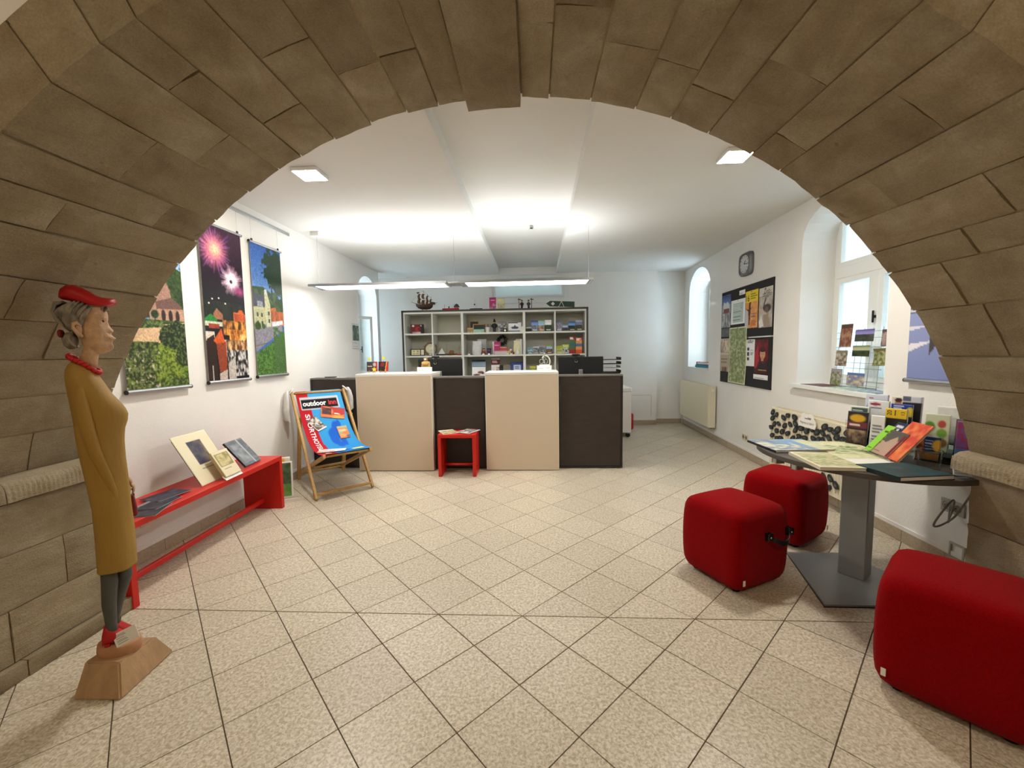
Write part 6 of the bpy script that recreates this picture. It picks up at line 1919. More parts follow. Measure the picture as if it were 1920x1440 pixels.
# ------------------------------------------------------------------ on top of the shelf unit
ST = 1.9955
def sailing_ship():
    t = thing('model_ship', 'dark brown model sailing ship with furled sails on top of the shelf', 'model ship', (-1.705, SY + 0.15, ST))
    H = mat('ship_brown', (70, 42, 30), 0.55, var=0.2, vscale=30)
    SAILM = mat('aged_sail', (124, 92, 58), 0.85, var=0.2, vscale=30)
    MB().bb((-0.05, -0.03, 0), (0.05, 0.03, 0.006)).bb((-0.035, -0.012, 0.006), (-0.025, 0.012, 0.03)).bb((0.025, -0.012, 0.006), (0.035, 0.012, 0.03)).build('stand', mat('boat_wood', (150, 120, 80), 0.6), t)
    rings = []
    for x, w, z0, z1 in ((-0.135, 0.006, 0.085, 0.125), (-0.10, 0.022, 0.045, 0.115), (-0.05, 0.032, 0.028, 0.105), (0.03, 0.034, 0.024, 0.102), (0.09, 0.032, 0.030, 0.118), (0.125, 0.026, 0.055, 0.140), (0.135, 0.022, 0.08, 0.142)):
        rings.append([Vector((x, -w, z1)), Vector((x, -w * 0.95, (z0 + z1) / 2)), Vector((x, -w * 0.5, z0 + 0.008)), Vector((x, 0, z0)), Vector((x, w * 0.5, z0 + 0.008)), Vector((x, w * 0.95, (z0 + z1) / 2)), Vector((x, w, z1))])
    MB().loft(rings).build('hull', H, t, 40)
    MB().box((0.145, 0, 0.118), (0.05, 0.045, 0.035), None, 0.003).build('stern_castle', H, t)
    MB().tube([(-0.12, 0, 0.118), (-0.21, 0, 0.145)], [0.004, 0.002], 6).build('bowsprit', H, t)
    MB().tube([(0.16, 0, 0.125), (0.205, 0, 0.128)], [0.003, 0.002], 6).build('boom', H, t)
    for x, h, sails in ((-0.075, 0.305, ((0.16, 0.05), (0.235, 0.035))), (-0.01, 0.320, ((0.14, 0.055), (0.235, 0.04))), (0.055, 0.265, ((0.13, 0.045), (0.205, 0.03))), (0.108, 0.23, ((0.15, 0.03),))):
        m_ = MB().tube([(x, 0, 0.09), (x, 0, h)], [0.0045, 0.0025], 6).build('mast', H, t)
        for z, L in sails:
            MB().tube([(x - L * 0.45, -L * 0.6, z + 0.03), (x + L * 0.45, L * 0.6, z + 0.03)], 0.003, 6).build('yard', H, m_)
            rg = []
            for q in range(5):
                g = q / 4
                rg.append([Vector((x - 0.004 - 0.012 * sin(pi * g) + dx + s * L * 0.42 * (0.7 + 0.3 * g), s * L * (0.30 + 0.2 * g), z + 0.028 - 0.070 * g)) for s, dx in ((-1, 0), (1, 0), (1, 0.004), (-1, 0.004))])
            MB().loft(rg).build('sail', SAILM, m_, 40)
    for a, b in (((-0.21, 0, 0.145), (-0.075, 0, 0.30)), ((-0.075, 0, 0.30), (-0.01, 0, 0.315)), ((-0.01, 0, 0.315), (0.055, 0, 0.26)), ((0.055, 0, 0.26), (0.15, 0, 0.135))):
        MB().tube([a, b], 0.0009, 4).build('rigging', mat('rig_line', (120, 112, 100), 0.8), t)
    MB().prism([(-0.12, 0.295), (-0.085, 0.300), (-0.078, 0.280), (-0.112, 0.276)], -0.0015, 0.0015, standing().to_4x4()).build('flag', H, t)
sailing_ship()
t = thing('model_tugboat', 'red model tugboat with dark brown roof on top of the shelf', 'model boat', (-1.29, SY + 0.15, ST), 0)
rings = []
for s, w, zz in ((-0.13, 0.010, 0.012), (-0.11, 0.026, 0.004), (-0.03, 0.032, 0.0), (0.08, 0.032, 0.0), (0.125, 0.024, 0.004), (0.135, 0.012, 0.012)):
    rings.append([Vector((s, -w, 0.034)), Vector((s, -w * 0.8, zz + 0.004)), Vector((s, 0, zz)), Vector((s, w * 0.8, zz + 0.004)), Vector((s, w, 0.034))])
MB().loft(rings).build('hull', REDB, t, 40)
MB().bb((0.065, -0.02, 0.034), (0.125, 0.02, 0.052)).build('wheelhouse', mat('boat_orange', (186, 96, 56), 0.5), t)
MB().prism([(0.055, 0.052), (0.145, 0.052), (0.118, 0.098), (0.10, 0.104), (0.078, 0.092)], -0.024, 0.024, standing().to_4x4()).build('roof', mat('boat_dark', (52, 36, 34), 0.5), t)
MB().lathe([(0.008, 0.034), (0.009, 0.064), (0.012, 0.066)], 10, Matrix.Translation((-0.025, 0, 0))).build('funnel', BLACK, t)
for x, h in ((-0.095, 0.10), (0.03, 0.065), (0.055, 0.10)):
    MB().tube([(x, 0, 0.034), (x, 0, h)], 0.002, 6).build('mast', H if False else BLACK, t)
t = thing('model_rowboat', 'flat black model boat carrying a white cone on top of the shelf', 'model boat', (-0.885, SY + 0.15, ST), 0)
MB().prism([(-0.10, 0.0), (-0.07, -0.022), (0.08, -0.022), (0.10, 0), (0.08, 0.022), (-0.07, 0.022)], 0.0, 0.026).build('hull', BLACK, t)
MB().lathe([(0.024, 0.026), (0.020, 0.05), (0.010, 0.13), (0.007, 0.172)], 14, Matrix.Translation((-0.012, 0, 0))).build('cone', WHITEP, t, 40)
MB().sphere((-0.020, -0.018, 0.085), (0.012, 0.006, 0.012), 10, 6).build('emblem', INK, t, True)
sh('folding_leaflet', 'magenta leaflet standing on top of the shelf', 'leaflet', -0.617, ST, 0.105, 0.185, (lambda c: c.rect(0, 0, 1, 0.08, (150, 60, 150)).lines(0.2, 0.15, 0.85, 0.3, 2, (236, 200, 220), 3).nz(0, 0.5, 1, 1, (200, 150, 170), (150, 40, 90), 6, 8, 5))(Cv(14, 22, (186, 38, 104))), 0.10, 0.08)
sh('folding_leaflet', 'pale yellow leaflet with blue swirls beside the magenta one', 'leaflet', -0.488, ST, 0.11, 0.170, (lambda c: c.nz(0, 0, 1, 0.5, (222, 214, 140), (190, 196, 206), 4, 5, 3).nz(0, 0.5, 1, 1, (226, 196, 90), (150, 160, 190), 5, 6, 8))(Cv(14, 20, (222, 214, 150))), 0.10, 0.08)
def wayfarer(x, label, post_side, m1):
    t = thing('wanderer_figurine', label, 'figurine', (x, SY + 0.14, ST), 0, 'wanderer figurines on the shelf top')
    W_ = mat('figurine_brown', (70, 44, 32), 0.6)
    MB().lathe([(0.052, 0), (0.050, 0.008)], 18).build('base', W_, t, 40)
    px = 0.032 * post_side
    MB().tube([(px, 0.01, 0.006), (px, 0.01, 0.17)], 0.005, 8).build('signpost', W_, t)
    MB().box((px + 0.006, 0.006, 0.148), (0.052, 0.006, 0.013), Matrix.Rotation(0.15, 4, 'Y')).build('sign_arm', W_, t)
    bx = -0.012 * post_side
    for s in (-1, 1):
        MB().tube([(bx + s * 0.008, -0.005, 0.008), (bx + s * 0.008, 0, 0.05)], 0.008, 8).build('leg', BLACK, t, True)
        MB().tube([(bx + s * 0.018, 0, 0.095), (bx + s * 0.026, -0.01, 0.07), (bx + s * 0.014, -0.022, 0.062)], 0.006, 8).build('arm', m1, t, True)
    MB().lathe([(0.016, 0.045), (0.021, 0.07), (0.018, 0.098), (0.008, 0.106)], 12, Matrix.Translation((bx, 0, 0))).build('coat', m1, t, 40)
    MB().sphere((bx, -0.003, 0.118), 0.014, 12, 8).build('head', SKINW, t, True)
    MB().lathe([(0.022, 0.124), (0.020, 0.128), (0.011, 0.130), (0.009, 0.142)], 14, Matrix.Translation((bx, 0, 0))).build('hat', W_, t, 40)
wayfarer(-0.175, 'wanderer figurine in red black coat, signpost on its outer side nearer the leaflets', -1, mat('coat_redblack', (76, 32, 30), 0.6))
wayfarer(-0.045, 'wanderer figurine in grey coat, signpost on the side of the green arrow', 1, mat('coat_grey', (84, 72, 62), 0.6))
t = thing('trail_sign', 'dark green arrow shaped trail sign with white lines on top of the shelf', 'sign', (0.43, SY + 0.10, ST), Matrix.Rotation(0.05, 3, 'Y') @ Matrix.Rotation(-0.10, 3, 'X'))
def arrow(o):
    return [(-0.235 + o * 2.0, 0.062), (-0.165 + o * 0.6, 0.112 - o), (0.225 - o, 0.112 - o), (0.225 - o, 0.012 + o), (-0.165 + o * 0.6, 0.012 + o)]
G_ = mat('trail_green', (28, 62, 42), 0.5)
MB().prism(arrow(0), 0, 0.006, standing().to_4x4()).build('border', WHITEP, t)
MB().prism(arrow(0.007), 0.006, 0.0075, standing().to_4x4()).build('field', G_, t)
MB().prism([(-0.145, 0.062), (-0.115, 0.092), (-0.085, 0.062), (-0.115, 0.032)], 0.0075, 0.0085, standing().to_4x4()).build('diamond', WHITEP, t)
MB().prism([(-0.03, 0.018), (-0.023, 0.018), (0.018, 0.100), (0.011, 0.104)], 0.0075, 0.0085, standing().to_4x4()).prism([(0.011, 0.104), (0.018, 0.106), (0.062, 0.018), (0.055, 0.018)], 0.0075, 0.0085, standing().to_4x4()).build('peak_mark', WHITEP, t)

# ------------------------------------------------------------------ on and behind the counter
CT = 1.1125
def desk():
    t = thing('work_desk', 'pale work desk hidden behind the counter that carries the monitors', 'desk', (-0.3, 5.42, 0))
    MB().bb((-1.45, -0.36, 0.72), (1.42, 0.36, 0.745), 0.002).build('desktop', CREAM_EDGE, t)
    for x in (-1.40, 1.37):
        for y in (-0.30, 0.32):
            MB().bb((x - 0.025, y - 0.025, 0), (x + 0.025, y + 0.025, 0.72)).build('leg', ALU, t)
desk()
def monitor(x, w, label):
    t = thing('computer_monitor', label, 'monitor', (x, 5.20, 0.7455))
    MB().bb((-w / 2, 0.0, 0.165), (w / 2, 0.03, 0.515), 0.006).build('screen_case', BLACK, t)
    MB().bb((-w / 2 + 0.012, 0.0301, 0.18), (w / 2 - 0.012, 0.032, 0.50)).build('screen', mat('dark_screen', (14, 15, 18), 0.15), t)
    MB().bb((-0.028, -0.03, 0.006), (0.022, -0.006, 0.355), 0.006).build('stand_column', ALU, t)
    MB().bb((-0.11, -0.10, 0), (0.11, 0.09, 0.008), 0.003).build('stand_foot', ALU, t)
    MB().bb((-0.05, -0.008, 0.28), (0.05, 0.002, 0.36), 0.003).build('mount_plate', BLACK, t)
    return t
monitor(-1.195, 0.575, 'black computer monitor seen from behind, over the middle dark unit')
monitor(0.605, 0.565, 'black computer monitor seen from behind, over the dark end unit')
def webcam(x, label):
    t = thing('webcam', label, 'webcam', (x, 5.215, 1.2615))
    MB().box((0, -0.004, 0.024), (0.10, 0.026, 0.026), None, 0.010, 2).build('camera_bar', BLACK, t, 40)
    MB().box((0, -0.004, 0.006), (0.03, 0.026, 0.011)).build('neck', BLACK, t)
    MB().box((0, -0.0245, -0.028), (0.045, 0.014, 0.055), None, 0.004).build('clip', BLACK, t)
    MB().tube([(0.03 + 0.0, -0.018, 0.024), (0.03, -0.019, 0.024)], 0.005, 10).build('lens', CHROME, t)
    MB().tube(smooth_path([(-0.018, -0.03, -0.05), (-0.012, -0.034, -0.065), (0.0, -0.035, -0.070), (0.012, -0.034, -0.065), (0.018, -0.03, -0.05)]), 0.0025, 6).build('cable_loop', CABLE, t, True)
webcam(-1.255, 'black webcam clipped on the monitor over the middle dark unit')
webcam(0.545, 'black webcam clipped on the monitor over the dark end unit')
t = thing('tray_stack', 'black document trays behind the dark end unit', 'tray', (1.005, 5.47, 0.7455), 0.0)
for k in range(4):
    MB().bb((-0.13, -0.15, 0.30 + 0.055 * k), (0.13, 0.15, 0.305 + 0.055 * k)).bb((-0.13, -0.15, 0.305 + 0.055 * k), (-0.126, 0.15, 0.335 + 0.055 * k)).bb((0.126, -0.15, 0.305 + 0.055 * k), (0.13, 0.15, 0.335 + 0.055 * k)).build('tray', WHITEP if k == 1 else BLACK, t)
MB().bb((-0.12, -0.14, 0), (0.12, 0.14, 0.299), 0.004).build('drawer_box', BLACK, t)
def sign_block(x, label, seed):
    t = thing('name_sign', label, 'sign', (x, 4.71, CT), 0, 'white name signs')
    MB().bb((-0.085, 0.0, 0), (0.085, 0.035, 0.060), 0.002).build('block', PAPER, t)
    c = Cv(30, 12, (238, 236, 230)); c.lines(0.10, 0.5, 0.5, 0.66, 1, (120, 120, 120), seed, 0.6).lines(0.64, 0.3, 0.92, 0.55, 2, (150, 150, 150), seed + 1, 0.35)
    grid_sheet('print', 0.164, 0.054, c, t, (0, -0.0003, 0.003), standing(), 0.001)
sign_block(-1.272, 'white name sign block in front of the wooden owl', 1)
sign_block(0.130, 'white name sign block in front of the silver figurine', 2)
t = thing('wooden_owl', 'small stacked wooden block figurine behind the name sign', 'figurine', (-1.275, 4.80, CT))
MB().box((0, 0, 0.045), (0.10, 0.05, 0.09), None, 0.006).build('base', mat('block_wood', (196, 156, 96), 0.6, var=0.1, vscale=20), t)
MB().lathe([(0.05, 0.09), (0.052, 0.098), (0.048, 0.120), (0.030, 0.126)], 16).build('ring_block', mat('block_wood', (196, 156, 96), 0.6), t, 40)
MB().box((0, 0, 0.150), (0.045, 0.035, 0.046), None, 0.006).build('head_block', mat('block_brown', (130, 96, 58), 0.6), t)
MB().box((0, -0.019, 0.152), (0.024, 0.004, 0.020)).build('face', WHITEP, t)
t = thing('silver_figurine', 'silver bicycle rider figurine on a stone arc behind the name sign', 'figurine', (0.135, 4.80, CT))
SIL = mat('dull_silver', (176, 180, 170), 0.4, 0.6)
MB().bb((-0.06, -0.03, 0), (0.06, 0.03, 0.07), 0.004).build('block', WHITEP, t)
MB().tube([(0.065 * cos(a), 0, 0.10 + 0.075 * sin(a)) for a in np.linspace(-0.8, 1.6, 12)], 0.008, 8).build('arc', mat('pale_stone', (206, 202, 186), 0.6), t, True)
MB().tube([(-0.035 + 0.024 * cos(a), 0, 0.105 + 0.024 * sin(a)) for a in np.linspace(0, 2 * pi, 18)], 0.003, 6).tube([(0.015 + 0.024 * cos(a), 0, 0.105 + 0.024 * sin(a)) for a in np.linspace(0, 2 * pi, 18)], 0.003, 6).build('wheels_frame', SIL, t, True)
MB().tube([(-0.012, 0, 0.12), (-0.018, 0, 0.15), (-0.004, 0, 0.172)], [0.010, 0.013, 0.010], 8).tube([(-0.008, 0, 0.165), (0.012, 0, 0.145), (0.016, 0, 0.13)], 0.005, 6).tube([(-0.012, 0, 0.12), (0.004, 0, 0.108), (-0.008, 0, 0.088)], 0.006, 6).sphere((0.0, 0, 0.188), 0.012, 10, 8).build('rider', SIL, t, True)
def star_card(x, ang, label, cv, tip):
    t = thing('award_card', label, 'card', (x, 4.76, CT), ang, 'award cards with stars')
    e = MB()
    for s in (-1, 1):
        e.tube([(s * 0.035, -0.018, 0), (s * 0.030, 0.0, 0.045)], 0.003, 6)
    e.tube([(0, 0.035, 0), (0, 0.006, 0.06)], 0.003, 6).bb((-0.05, -0.018, 0.012), (0.05, -0.004, 0.018))
    e.build('easel', ASH, t)
    grid_sheet('card_sheet', 0.125, 0.115, cv, t, (0, -0.008, 0.0185), standing(0, 0.12), 0.002)
    def star(cx, cz, y, R_):
        p = [(cx + (R_ if k % 2 == 0 else R_ * 0.45) * sin(k * pi / 5), cz + (R_ if k % 2 == 0 else R_ * 0.45) * cos(k * pi / 5)) for k in range(10)]
        return MB().prism(p, 0, 0.004, (Matrix.Translation((0, y, 0)) @ standing().to_4x4()))
    YEL = mat('star_yellow', (232, 206, 60), 0.5)
    star(*tip[0], 0.014, 0.026).build('star', YEL, t)
    MB().tube([(tip[0][0], 0.012, 0.12), (tip[0][0], 0.012, tip[0][1] - 0.02)], 0.0012, 5).build('star_stick', ASH, t)
    if len(tip) > 1:
        star(*tip[1], -0.026, 0.030).build('star', YEL, t)
c1 = Cv(20, 20, (60, 48, 46)); c1.nz(0, 0, 0.8, 1, (70, 58, 56), (40, 34, 34), 4, 4, 2).poly([(0.75, 0), (1, 0), (1, 1), (0.85, 1)], (170, 30, 34)).lines(0.1, 0.45, 0.6, 0.55, 1, (220, 214, 206), 2).ell(0.72, 0.3, 0.14, 0.2, (170, 160, 156))
star_card(-1.912, 0.12, 'dark award card with two yellow stars, nearer the banner wall', c1, ((-0.03, 0.165), (0.03, 0.042)))
c2 = Cv(20, 20, (52, 30, 32)); c2.nz(0, 0, 0.8, 1, (60, 30, 34), (30, 22, 24), 4, 4, 5).ell(0.4, 0.3, 0.2, 0.22, (120, 34, 40)).poly([(0.86, 0), (1, 0), (1, 1), (0.72, 1)], (176, 34, 34)).poly([(0.80, 0), (0.86, 0), (0.72, 1), (0.66, 1)], (214, 170, 70))
star_card(-1.775, -0.12, 'dark red award card with one yellow star on top', c2, ((0.0, 0.175),))
c = Cv(24, 8, (222, 214, 190)); c.lines(0.1, 0.3, 0.9, 0.8, 3, (190, 176, 150), 2)
card('paper_sheet', 'flat paper lying on the cream counter by the award cards', 'paper', 0.30, 0.10, c, (-1.50, 4.60, CT), lying(0.03), 'papers on the counter', 0.002)
card('paper_sheet', 'flat paper lying on the cream counter by the silver figurine', 'paper', 0.22, 0.10, c, (-0.22, 4.62, CT), lying(-0.02), 'papers on the counter', 0.002)
t = tag(MB().tube([(-2.43, 4.63, 1.0745), (-2.30, 4.66, 1.0745)], 0.006, 8).build('ballpoint_pen', BLACK, None, True), 'dark pen lying on the counter unit behind the deck chair', 'pen')
card('note_sheet', 'small note lying beside the pen on the dark counter unit', 'paper', 0.11, 0.07, Cv(6, 5, (222, 220, 214)), (-2.24, 4.61, 1.0685), lying(0.1), None, 0.002)
# magazines on the red stool
c = Cv(24, 30, (214, 200, 170)); c.nz(0.08, 0.3, 0.95, 0.95, (120, 110, 70), (214, 190, 150), 5, 6, 3, con=3).rect(0, 0, 1, 0.2, (230, 222, 200))
card('magazine', 'cream magazine with photo lying askew on the red stool', 'magazine', 0.17, 0.23, c, (-0.895, 4.32, 0.4605), lying(radians(28)), 'magazines on the stool', 0.005)
c = Cv(24, 30, (206, 204, 200)); c.nz(0.05, 0.3, 0.95, 0.95, (90, 84, 80), (214, 206, 196), 5, 6, 8, con=3).rect(0.1, 0.05, 0.9, 0.22, (120, 60, 50))
card('magazine', 'grey photo magazine on top of the cream one on the red stool', 'magazine', 0.17, 0.23, c, (-0.77, 4.32, 0.4662), lying(radians(-24)), 'magazines on the stool', 0.005)

# ------------------------------------------------------------------ behind the counter, back corner
t = thing('white_cabinet', 'narrow white cabinet on castors behind the end of the counter', 'cabinet', (1.32, 6.45, 0))
MB().bb((-0.16, -0.25, 0.08), (0.16, 0.25, 0.70), 0.004).build('body', WHITEP, t)
MB().bb((-0.165, -0.255, 0.701), (0.165, 0.255, 0.765), 0.008).build('lid', WHITEP, t)
for dx in (-0.12, 0.12):
    for dy in (-0.2, 0.2):
        MB().tube([(dx, dy - 0.012, 0.035), (dx, dy + 0.012, 0.035)], 0.034, 14).build('castor', BLACK, t, 40)
        MB().bb((dx - 0.015, dy - 0.018, 0.060), (dx + 0.015, dy + 0.018, 0.08)).build('castor_fork', ALU, t)
t = thing('red_canister', 'red plastic canister on the floor beside the white cabinet', 'canister', (1.60, 6.95, 0), 0.05)
MB().bb((-0.07, -0.11, 0), (0.07, 0.11, 0.27), 0.025, 3).build('body', REDB, t, 40)
MB().tube([(-0.03, -0.06, 0.27), (-0.03, -0.05, 0.31), (-0.03, 0.05, 0.31), (-0.03, 0.06, 0.27)], 0.012, 10).build('handle', REDB, t, True)
MB().lathe([(0.022, 0.27), (0.022, 0.30), (0.018, 0.305)], 14, Matrix.Translation((0.03, 0, 0))).build('cap', REDB, t, 40)

# ------------------------------------------------------------------ calendar on the left wall, things in the small windows
t = thing('wall_calendar', 'wall calendar with a green photo beside the arched window recess', 'calendar', (LX + 0.003, 5.855, 1.415), R_LEFT)
c = Cv(26, 36, (220, 220, 218)); c.rect(0.06, 0.05, 0.94, 0.66, (70, 92, 78)).nz(0.06, 0.05, 0.94, 0.66, (60, 84, 70), (150, 166, 160), 6, 8, 3).lines(0.08, 0.72, 0.9, 0.96, 5, (190, 190, 190), 2, 0.25)
grid_sheet('sheet', 0.235, 0.355, c, t, (0, 0, 0), None, 0.003)
MB().tube([(-0.10, 0.356, 0.002), (0.10, 0.356, 0.002)], 0.004, 8).build('spiral_binding', ALU, t)
b = on_right(6.62, 1.0335, -0.13)
t = thing('book_stack_item', 'teal flat box lying on the small arched window sill', 'box', b, basis((0.1, -1, 0), (0, 0, 1)), 'things on the small window sill')
MB().bb((-0.19, -0.12, 0), (0.19, 0.12, 0.045), 0.004).build('box_body', mat('teal_card', (44, 130, 150), 0.5), t)
MB().bb((-0.195, -0.125, 0.0455), (0.195, 0.125, 0.052), 0.002).build('box_lid', mat('teal_card', (44, 130, 150), 0.5), t)
t = thing('folder_stack_item', 'dark red folder lying on the teal box on the window sill', 'folder', b + Vector((0, 0, 0.0523)), basis((0.05, -1, 0), (0, 0, 1)), 'things on the small window sill')
MB().bb((-0.18, -0.11, 0), (0.18, 0.11, 0.004)).bb((-0.18, -0.11, 0.030), (0.18, 0.11, 0.034)).bb((-0.18, -0.11, 0.004), (-0.176, 0.11, 0.030)).build('cover', mat('maroon_card', (130, 32, 44), 0.5), t)
MB().bb((-0.172, -0.105, 0.0045), (0.17, 0.105, 0.0295)).build('paper_block', PAPER, t)
t = thing('hole_punch', 'black hole punch on the small arched window sill', 'office tool', on_right(6.95, 1.0335, -0.10), R_RIGHT @ Matrix.Rotation(0.0, 3, 'X'), 'things on the small window sill')
MB().bb((-0.06, 0, -0.05), (0.06, 0.02, 0.05), 0.004).build('base', BLACK, t)
MB().prism([(-0.05, 0.02), (0.05, 0.02), (0.03, 0.07), (-0.05, 0.085)], -0.03, 0.03).build('lever', BLACK, t)
t = thing('leaflet_stand', 'small grey leaflet box on the sill of the banner side window', 'box', (LX - 0.10, 6.06, 1.0035), 0.2)
MB().bb((-0.05, -0.06, 0), (0.05, 0.06, 0.165), 0.003).build('box_body', mat('grey_card', (126, 116, 116), 0.6), t)
MB().bb((-0.04, -0.05, 0.1655), (0.04, 0.05, 0.172)).build('leaflet_tops', PAPER, t)

# ------------------------------------------------------------------ postcard rack in the big window
def postcard_rack():
    P0 = on_right(3.52, 0.989, -0.12)
    t = thing('postcard_rack', 'white wire postcard rack standing on the big window sill', 'rack', P0, R_RIGHT @ Matrix.Rotation(0.0, 3, 'Z'))
    WIRE = mat('rack_wire', (150, 156, 160), 0.4, 0.5)
    for x in (-0.23, -0.14, -0.03, 0.04, 0.13, 0.23):
        MB().tube([(x, 0.006, 0), (x, 0.50, -0.035)], 0.002, 6).build('upright', WIRE, t)
    for y in (0.035, 0.17, 0.215, 0.30, 0.345, 0.42, 0.47):
        z = -0.035 * y / 0.5
        MB().tube([(-0.26, y, z + 0.004), (0.26, y, z + 0.004)], 0.0018, 6).build('rung', WIRE, t)
    MB().tube([(0.16 * cos(a), 0.004, -0.03 + 0.09 * sin(a)) for a in np.linspace(0, 2 * pi, 25)], 0.004, 6).build('base_ring', WIRE, t)
    MB().tube([(-0.16, 0.004, -0.03), (0.16, 0.004, -0.03)], 0.003, 6).build('base_bar', WIRE, t)
    def pc(y, z, w, h, c1, c2, c3, st, label, seed, tilt=0.0, curl=None):
        cv = cover(st, c1, c2, c3, seed, max(10, int(w * 130)), max(10, int(h * 130)))
        loc = on_right(y, z, -0.12 + 0.010 - 0.07 * (z - 0.989))
        card('postcard', label, 'postcard', w, h, cv, loc, R_RIGHT @ Matrix.Rotation(tilt, 3, 'Z') @ Matrix.Rotation(-0.07, 3, 'X'), 'postcards in the window rack', 0.001, curl=curl)
    pc(3.665, 1.337, 0.138, 0.195, (112, 66, 50), (166, 130, 104), (84, 58, 48), 'photo', 'tall brown town collage postcard, highest in the window rack', 3)
    pc(3.462, 1.380, 0.20, 0.098, (120, 110, 170), (84, 86, 74), (96, 92, 150), 'land', 'wide postcard of a castle hill under violet sky', 4)
    pc(3.478, 1.258, 0.185, 0.090, (150, 156, 120), (64, 76, 42), (120, 130, 90), 'land', 'wide green valley postcard below the castle hill one', 5)
    pc(3.690, 1.172, 0.138, 0.136, (90, 74, 60), (186, 176, 160), (130, 120, 100), 'photo', 'nine picture grid postcard in the window rack', 6)
    pc(3.725, 1.000, 0.140, 0.148, (170, 166, 172), (96, 104, 36), (150, 146, 150), 'photo', 'postcard with grey rock and yellow green slope at the bottom', 7)
    pc(3.500, 1.018, 0.190, 0.105, (120, 120, 150), (206, 190, 150), (90, 110, 160), 'photo', 'wide town postcard low in the window rack', 8)
    pc(3.235, 1.338, 0.105, 0.130, (106, 78, 80), (170, 150, 140), (90, 70, 76), 'photo', 'reddish brown postcard at the near side of the rack', 9)
    pc(3.265, 1.188, 0.135, 0.135, (80, 86, 44), (176, 176, 130), (110, 104, 60), 'photo', 'curled olive postcard at the near side of the rack', 10, 0.05, lambda X, Y: 0.012 * (Y / 0.135 - 0.5) ** 2 * 4)
postcard_rack()
for k, (y, w, h, a, cc, lb) in enumerate(((3.85, 0.21, 0.28, 0.2, ((110, 60, 66), (70, 40, 46), (150, 120, 120)), 'dark red magazine lying at the far end of the big window sill'), (3.50, 0.21, 0.26, -0.3, ((150, 176, 150), (206, 220, 206), (120, 150, 130)), 'pale green leaflet fan on the big window sill'), (3.24, 0.21, 0.25, 0.15, ((96, 112, 124), (176, 190, 196), (120, 130, 140)), 'blue grey magazine at the near end of the big window sill'))):
    card('sill_magazine', lb, 'magazine', h, w, cover('photo', *cc, k + 2, 20, 16), on_right(y, 0.9885, -0.085), basis((RS.x, RS.y, 0), (0, 0, 1)) @ Matrix.Rotation(a * 0.3, 3, 'Z') @ Matrix.Translation((0, 0, 0)).to_3x3(), 'magazines on the big window sill', 0.006, origin='centre')

# ------------------------------------------------------------------ on the table
TT = TZ + 0.0005
c = Cv(56, 44, (120, 140, 160)); c.nz(0, 0, 1, 1, (110, 130, 152), (190, 196, 196), 6, 6, 3, con=2.6).ell(0.72, 0.35, 0.3, 0.5, (120, 156, 190), 0.5).nz(0.75, 0.1, 1, 1, (206, 206, 160), (190, 196, 170), 4, 5, 8).nz(0, 0.3, 0.6, 1, (140, 146, 140), (206, 200, 180), 7, 7, 5, thr=0.6)
book('blue grey photo book lying on the far left of the table', 0.355, 0.29, 0.016, c, (1.60, 2.605, TT), lying(radians(3)), (30, 28, 40), 'books lying on the table', origin='centre')
c = Cv(80, 120, (206, 202, 160)); c.nz(0, 0, 1, 1, (196, 196, 150), (224, 218, 184), 14, 22, 3, con=2.5).nz(0.1, 0.25, 0.9, 0.75, (198, 198, 150), (150, 164, 114), 12, 18, 6, thr=0.54).nz(0.2, 0.3, 0.8, 0.65, (0, 0, 0), (122, 144, 102), 16, 22, 16, thr=0.6).soft(2).rect(0, 0, 0.35, 0.05, (120, 140, 170))
card('table_map', 'large pale green hiking map spread in the middle of the table', 'map', 0.285, 0.45, c, (1.885, 2.51, TT), lying(radians(-9)), 'books lying on the table', 0.005, (60, 60, 50), origin='centre')
c = Cv(70, 100, (196, 192, 150)); c.nz(0, 0, 1, 1, (186, 184, 136), (214, 206, 164), 10, 26, 4, con=2.4).nz(0, 0.1, 1, 0.9, (0, 0, 0), (158, 162, 116), 10, 30, 9, thr=0.58).soft(2).mix(((c.U < 0.05) | (c.U > 0.96) | (c.V > 0.96) | (c.V < 0.03)).astype(float), (232, 226, 204))
book('cream map booklet at the near edge of the table', 0.215, 0.315, 0.018, c, (1.572, 2.245, TT), lying(radians(-6)), (226, 218, 196), 'books lying on the table', origin='centre')
card('white_sheet', 'white sheet under the dark green guest book', 'paper', 0.22, 0.16, Cv(8, 8, (232, 230, 222)), (1.80, 2.215, TT + 0.0056), lying(radians(-4)), None, 0.001, origin='centre')
c = Cv(24, 20, (26, 56, 60)); c.nz(0, 0, 1, 1, (24, 54, 58), (34, 66, 70), 10, 8, 3).lines(0.35, 0.3, 0.7, 0.5, 2, (60, 90, 92), 2, 0.3)
book('dark green guest book lying at the near edge of the table', 0.275, 0.225, 0.022, c, (1.80, 2.045, TT), lying(radians(7)), (16, 34, 38), 'books lying on the table', origin='centre')

# glass jar
t = thing('glass_jar', 'clear plastic cup standing between the magazines and the racks', 'cup', (1.985, 2.115, TT))
MB().lathe([(0.034, 0.0), (0.040, 0.001), (0.047, 0.094), (0.050, 0.097), (0.050, 0.100), (0.0455, 0.100), (0.0385, 0.004), (0.033, 0.003)], 32).build('cup', ACRYL, t, 40)

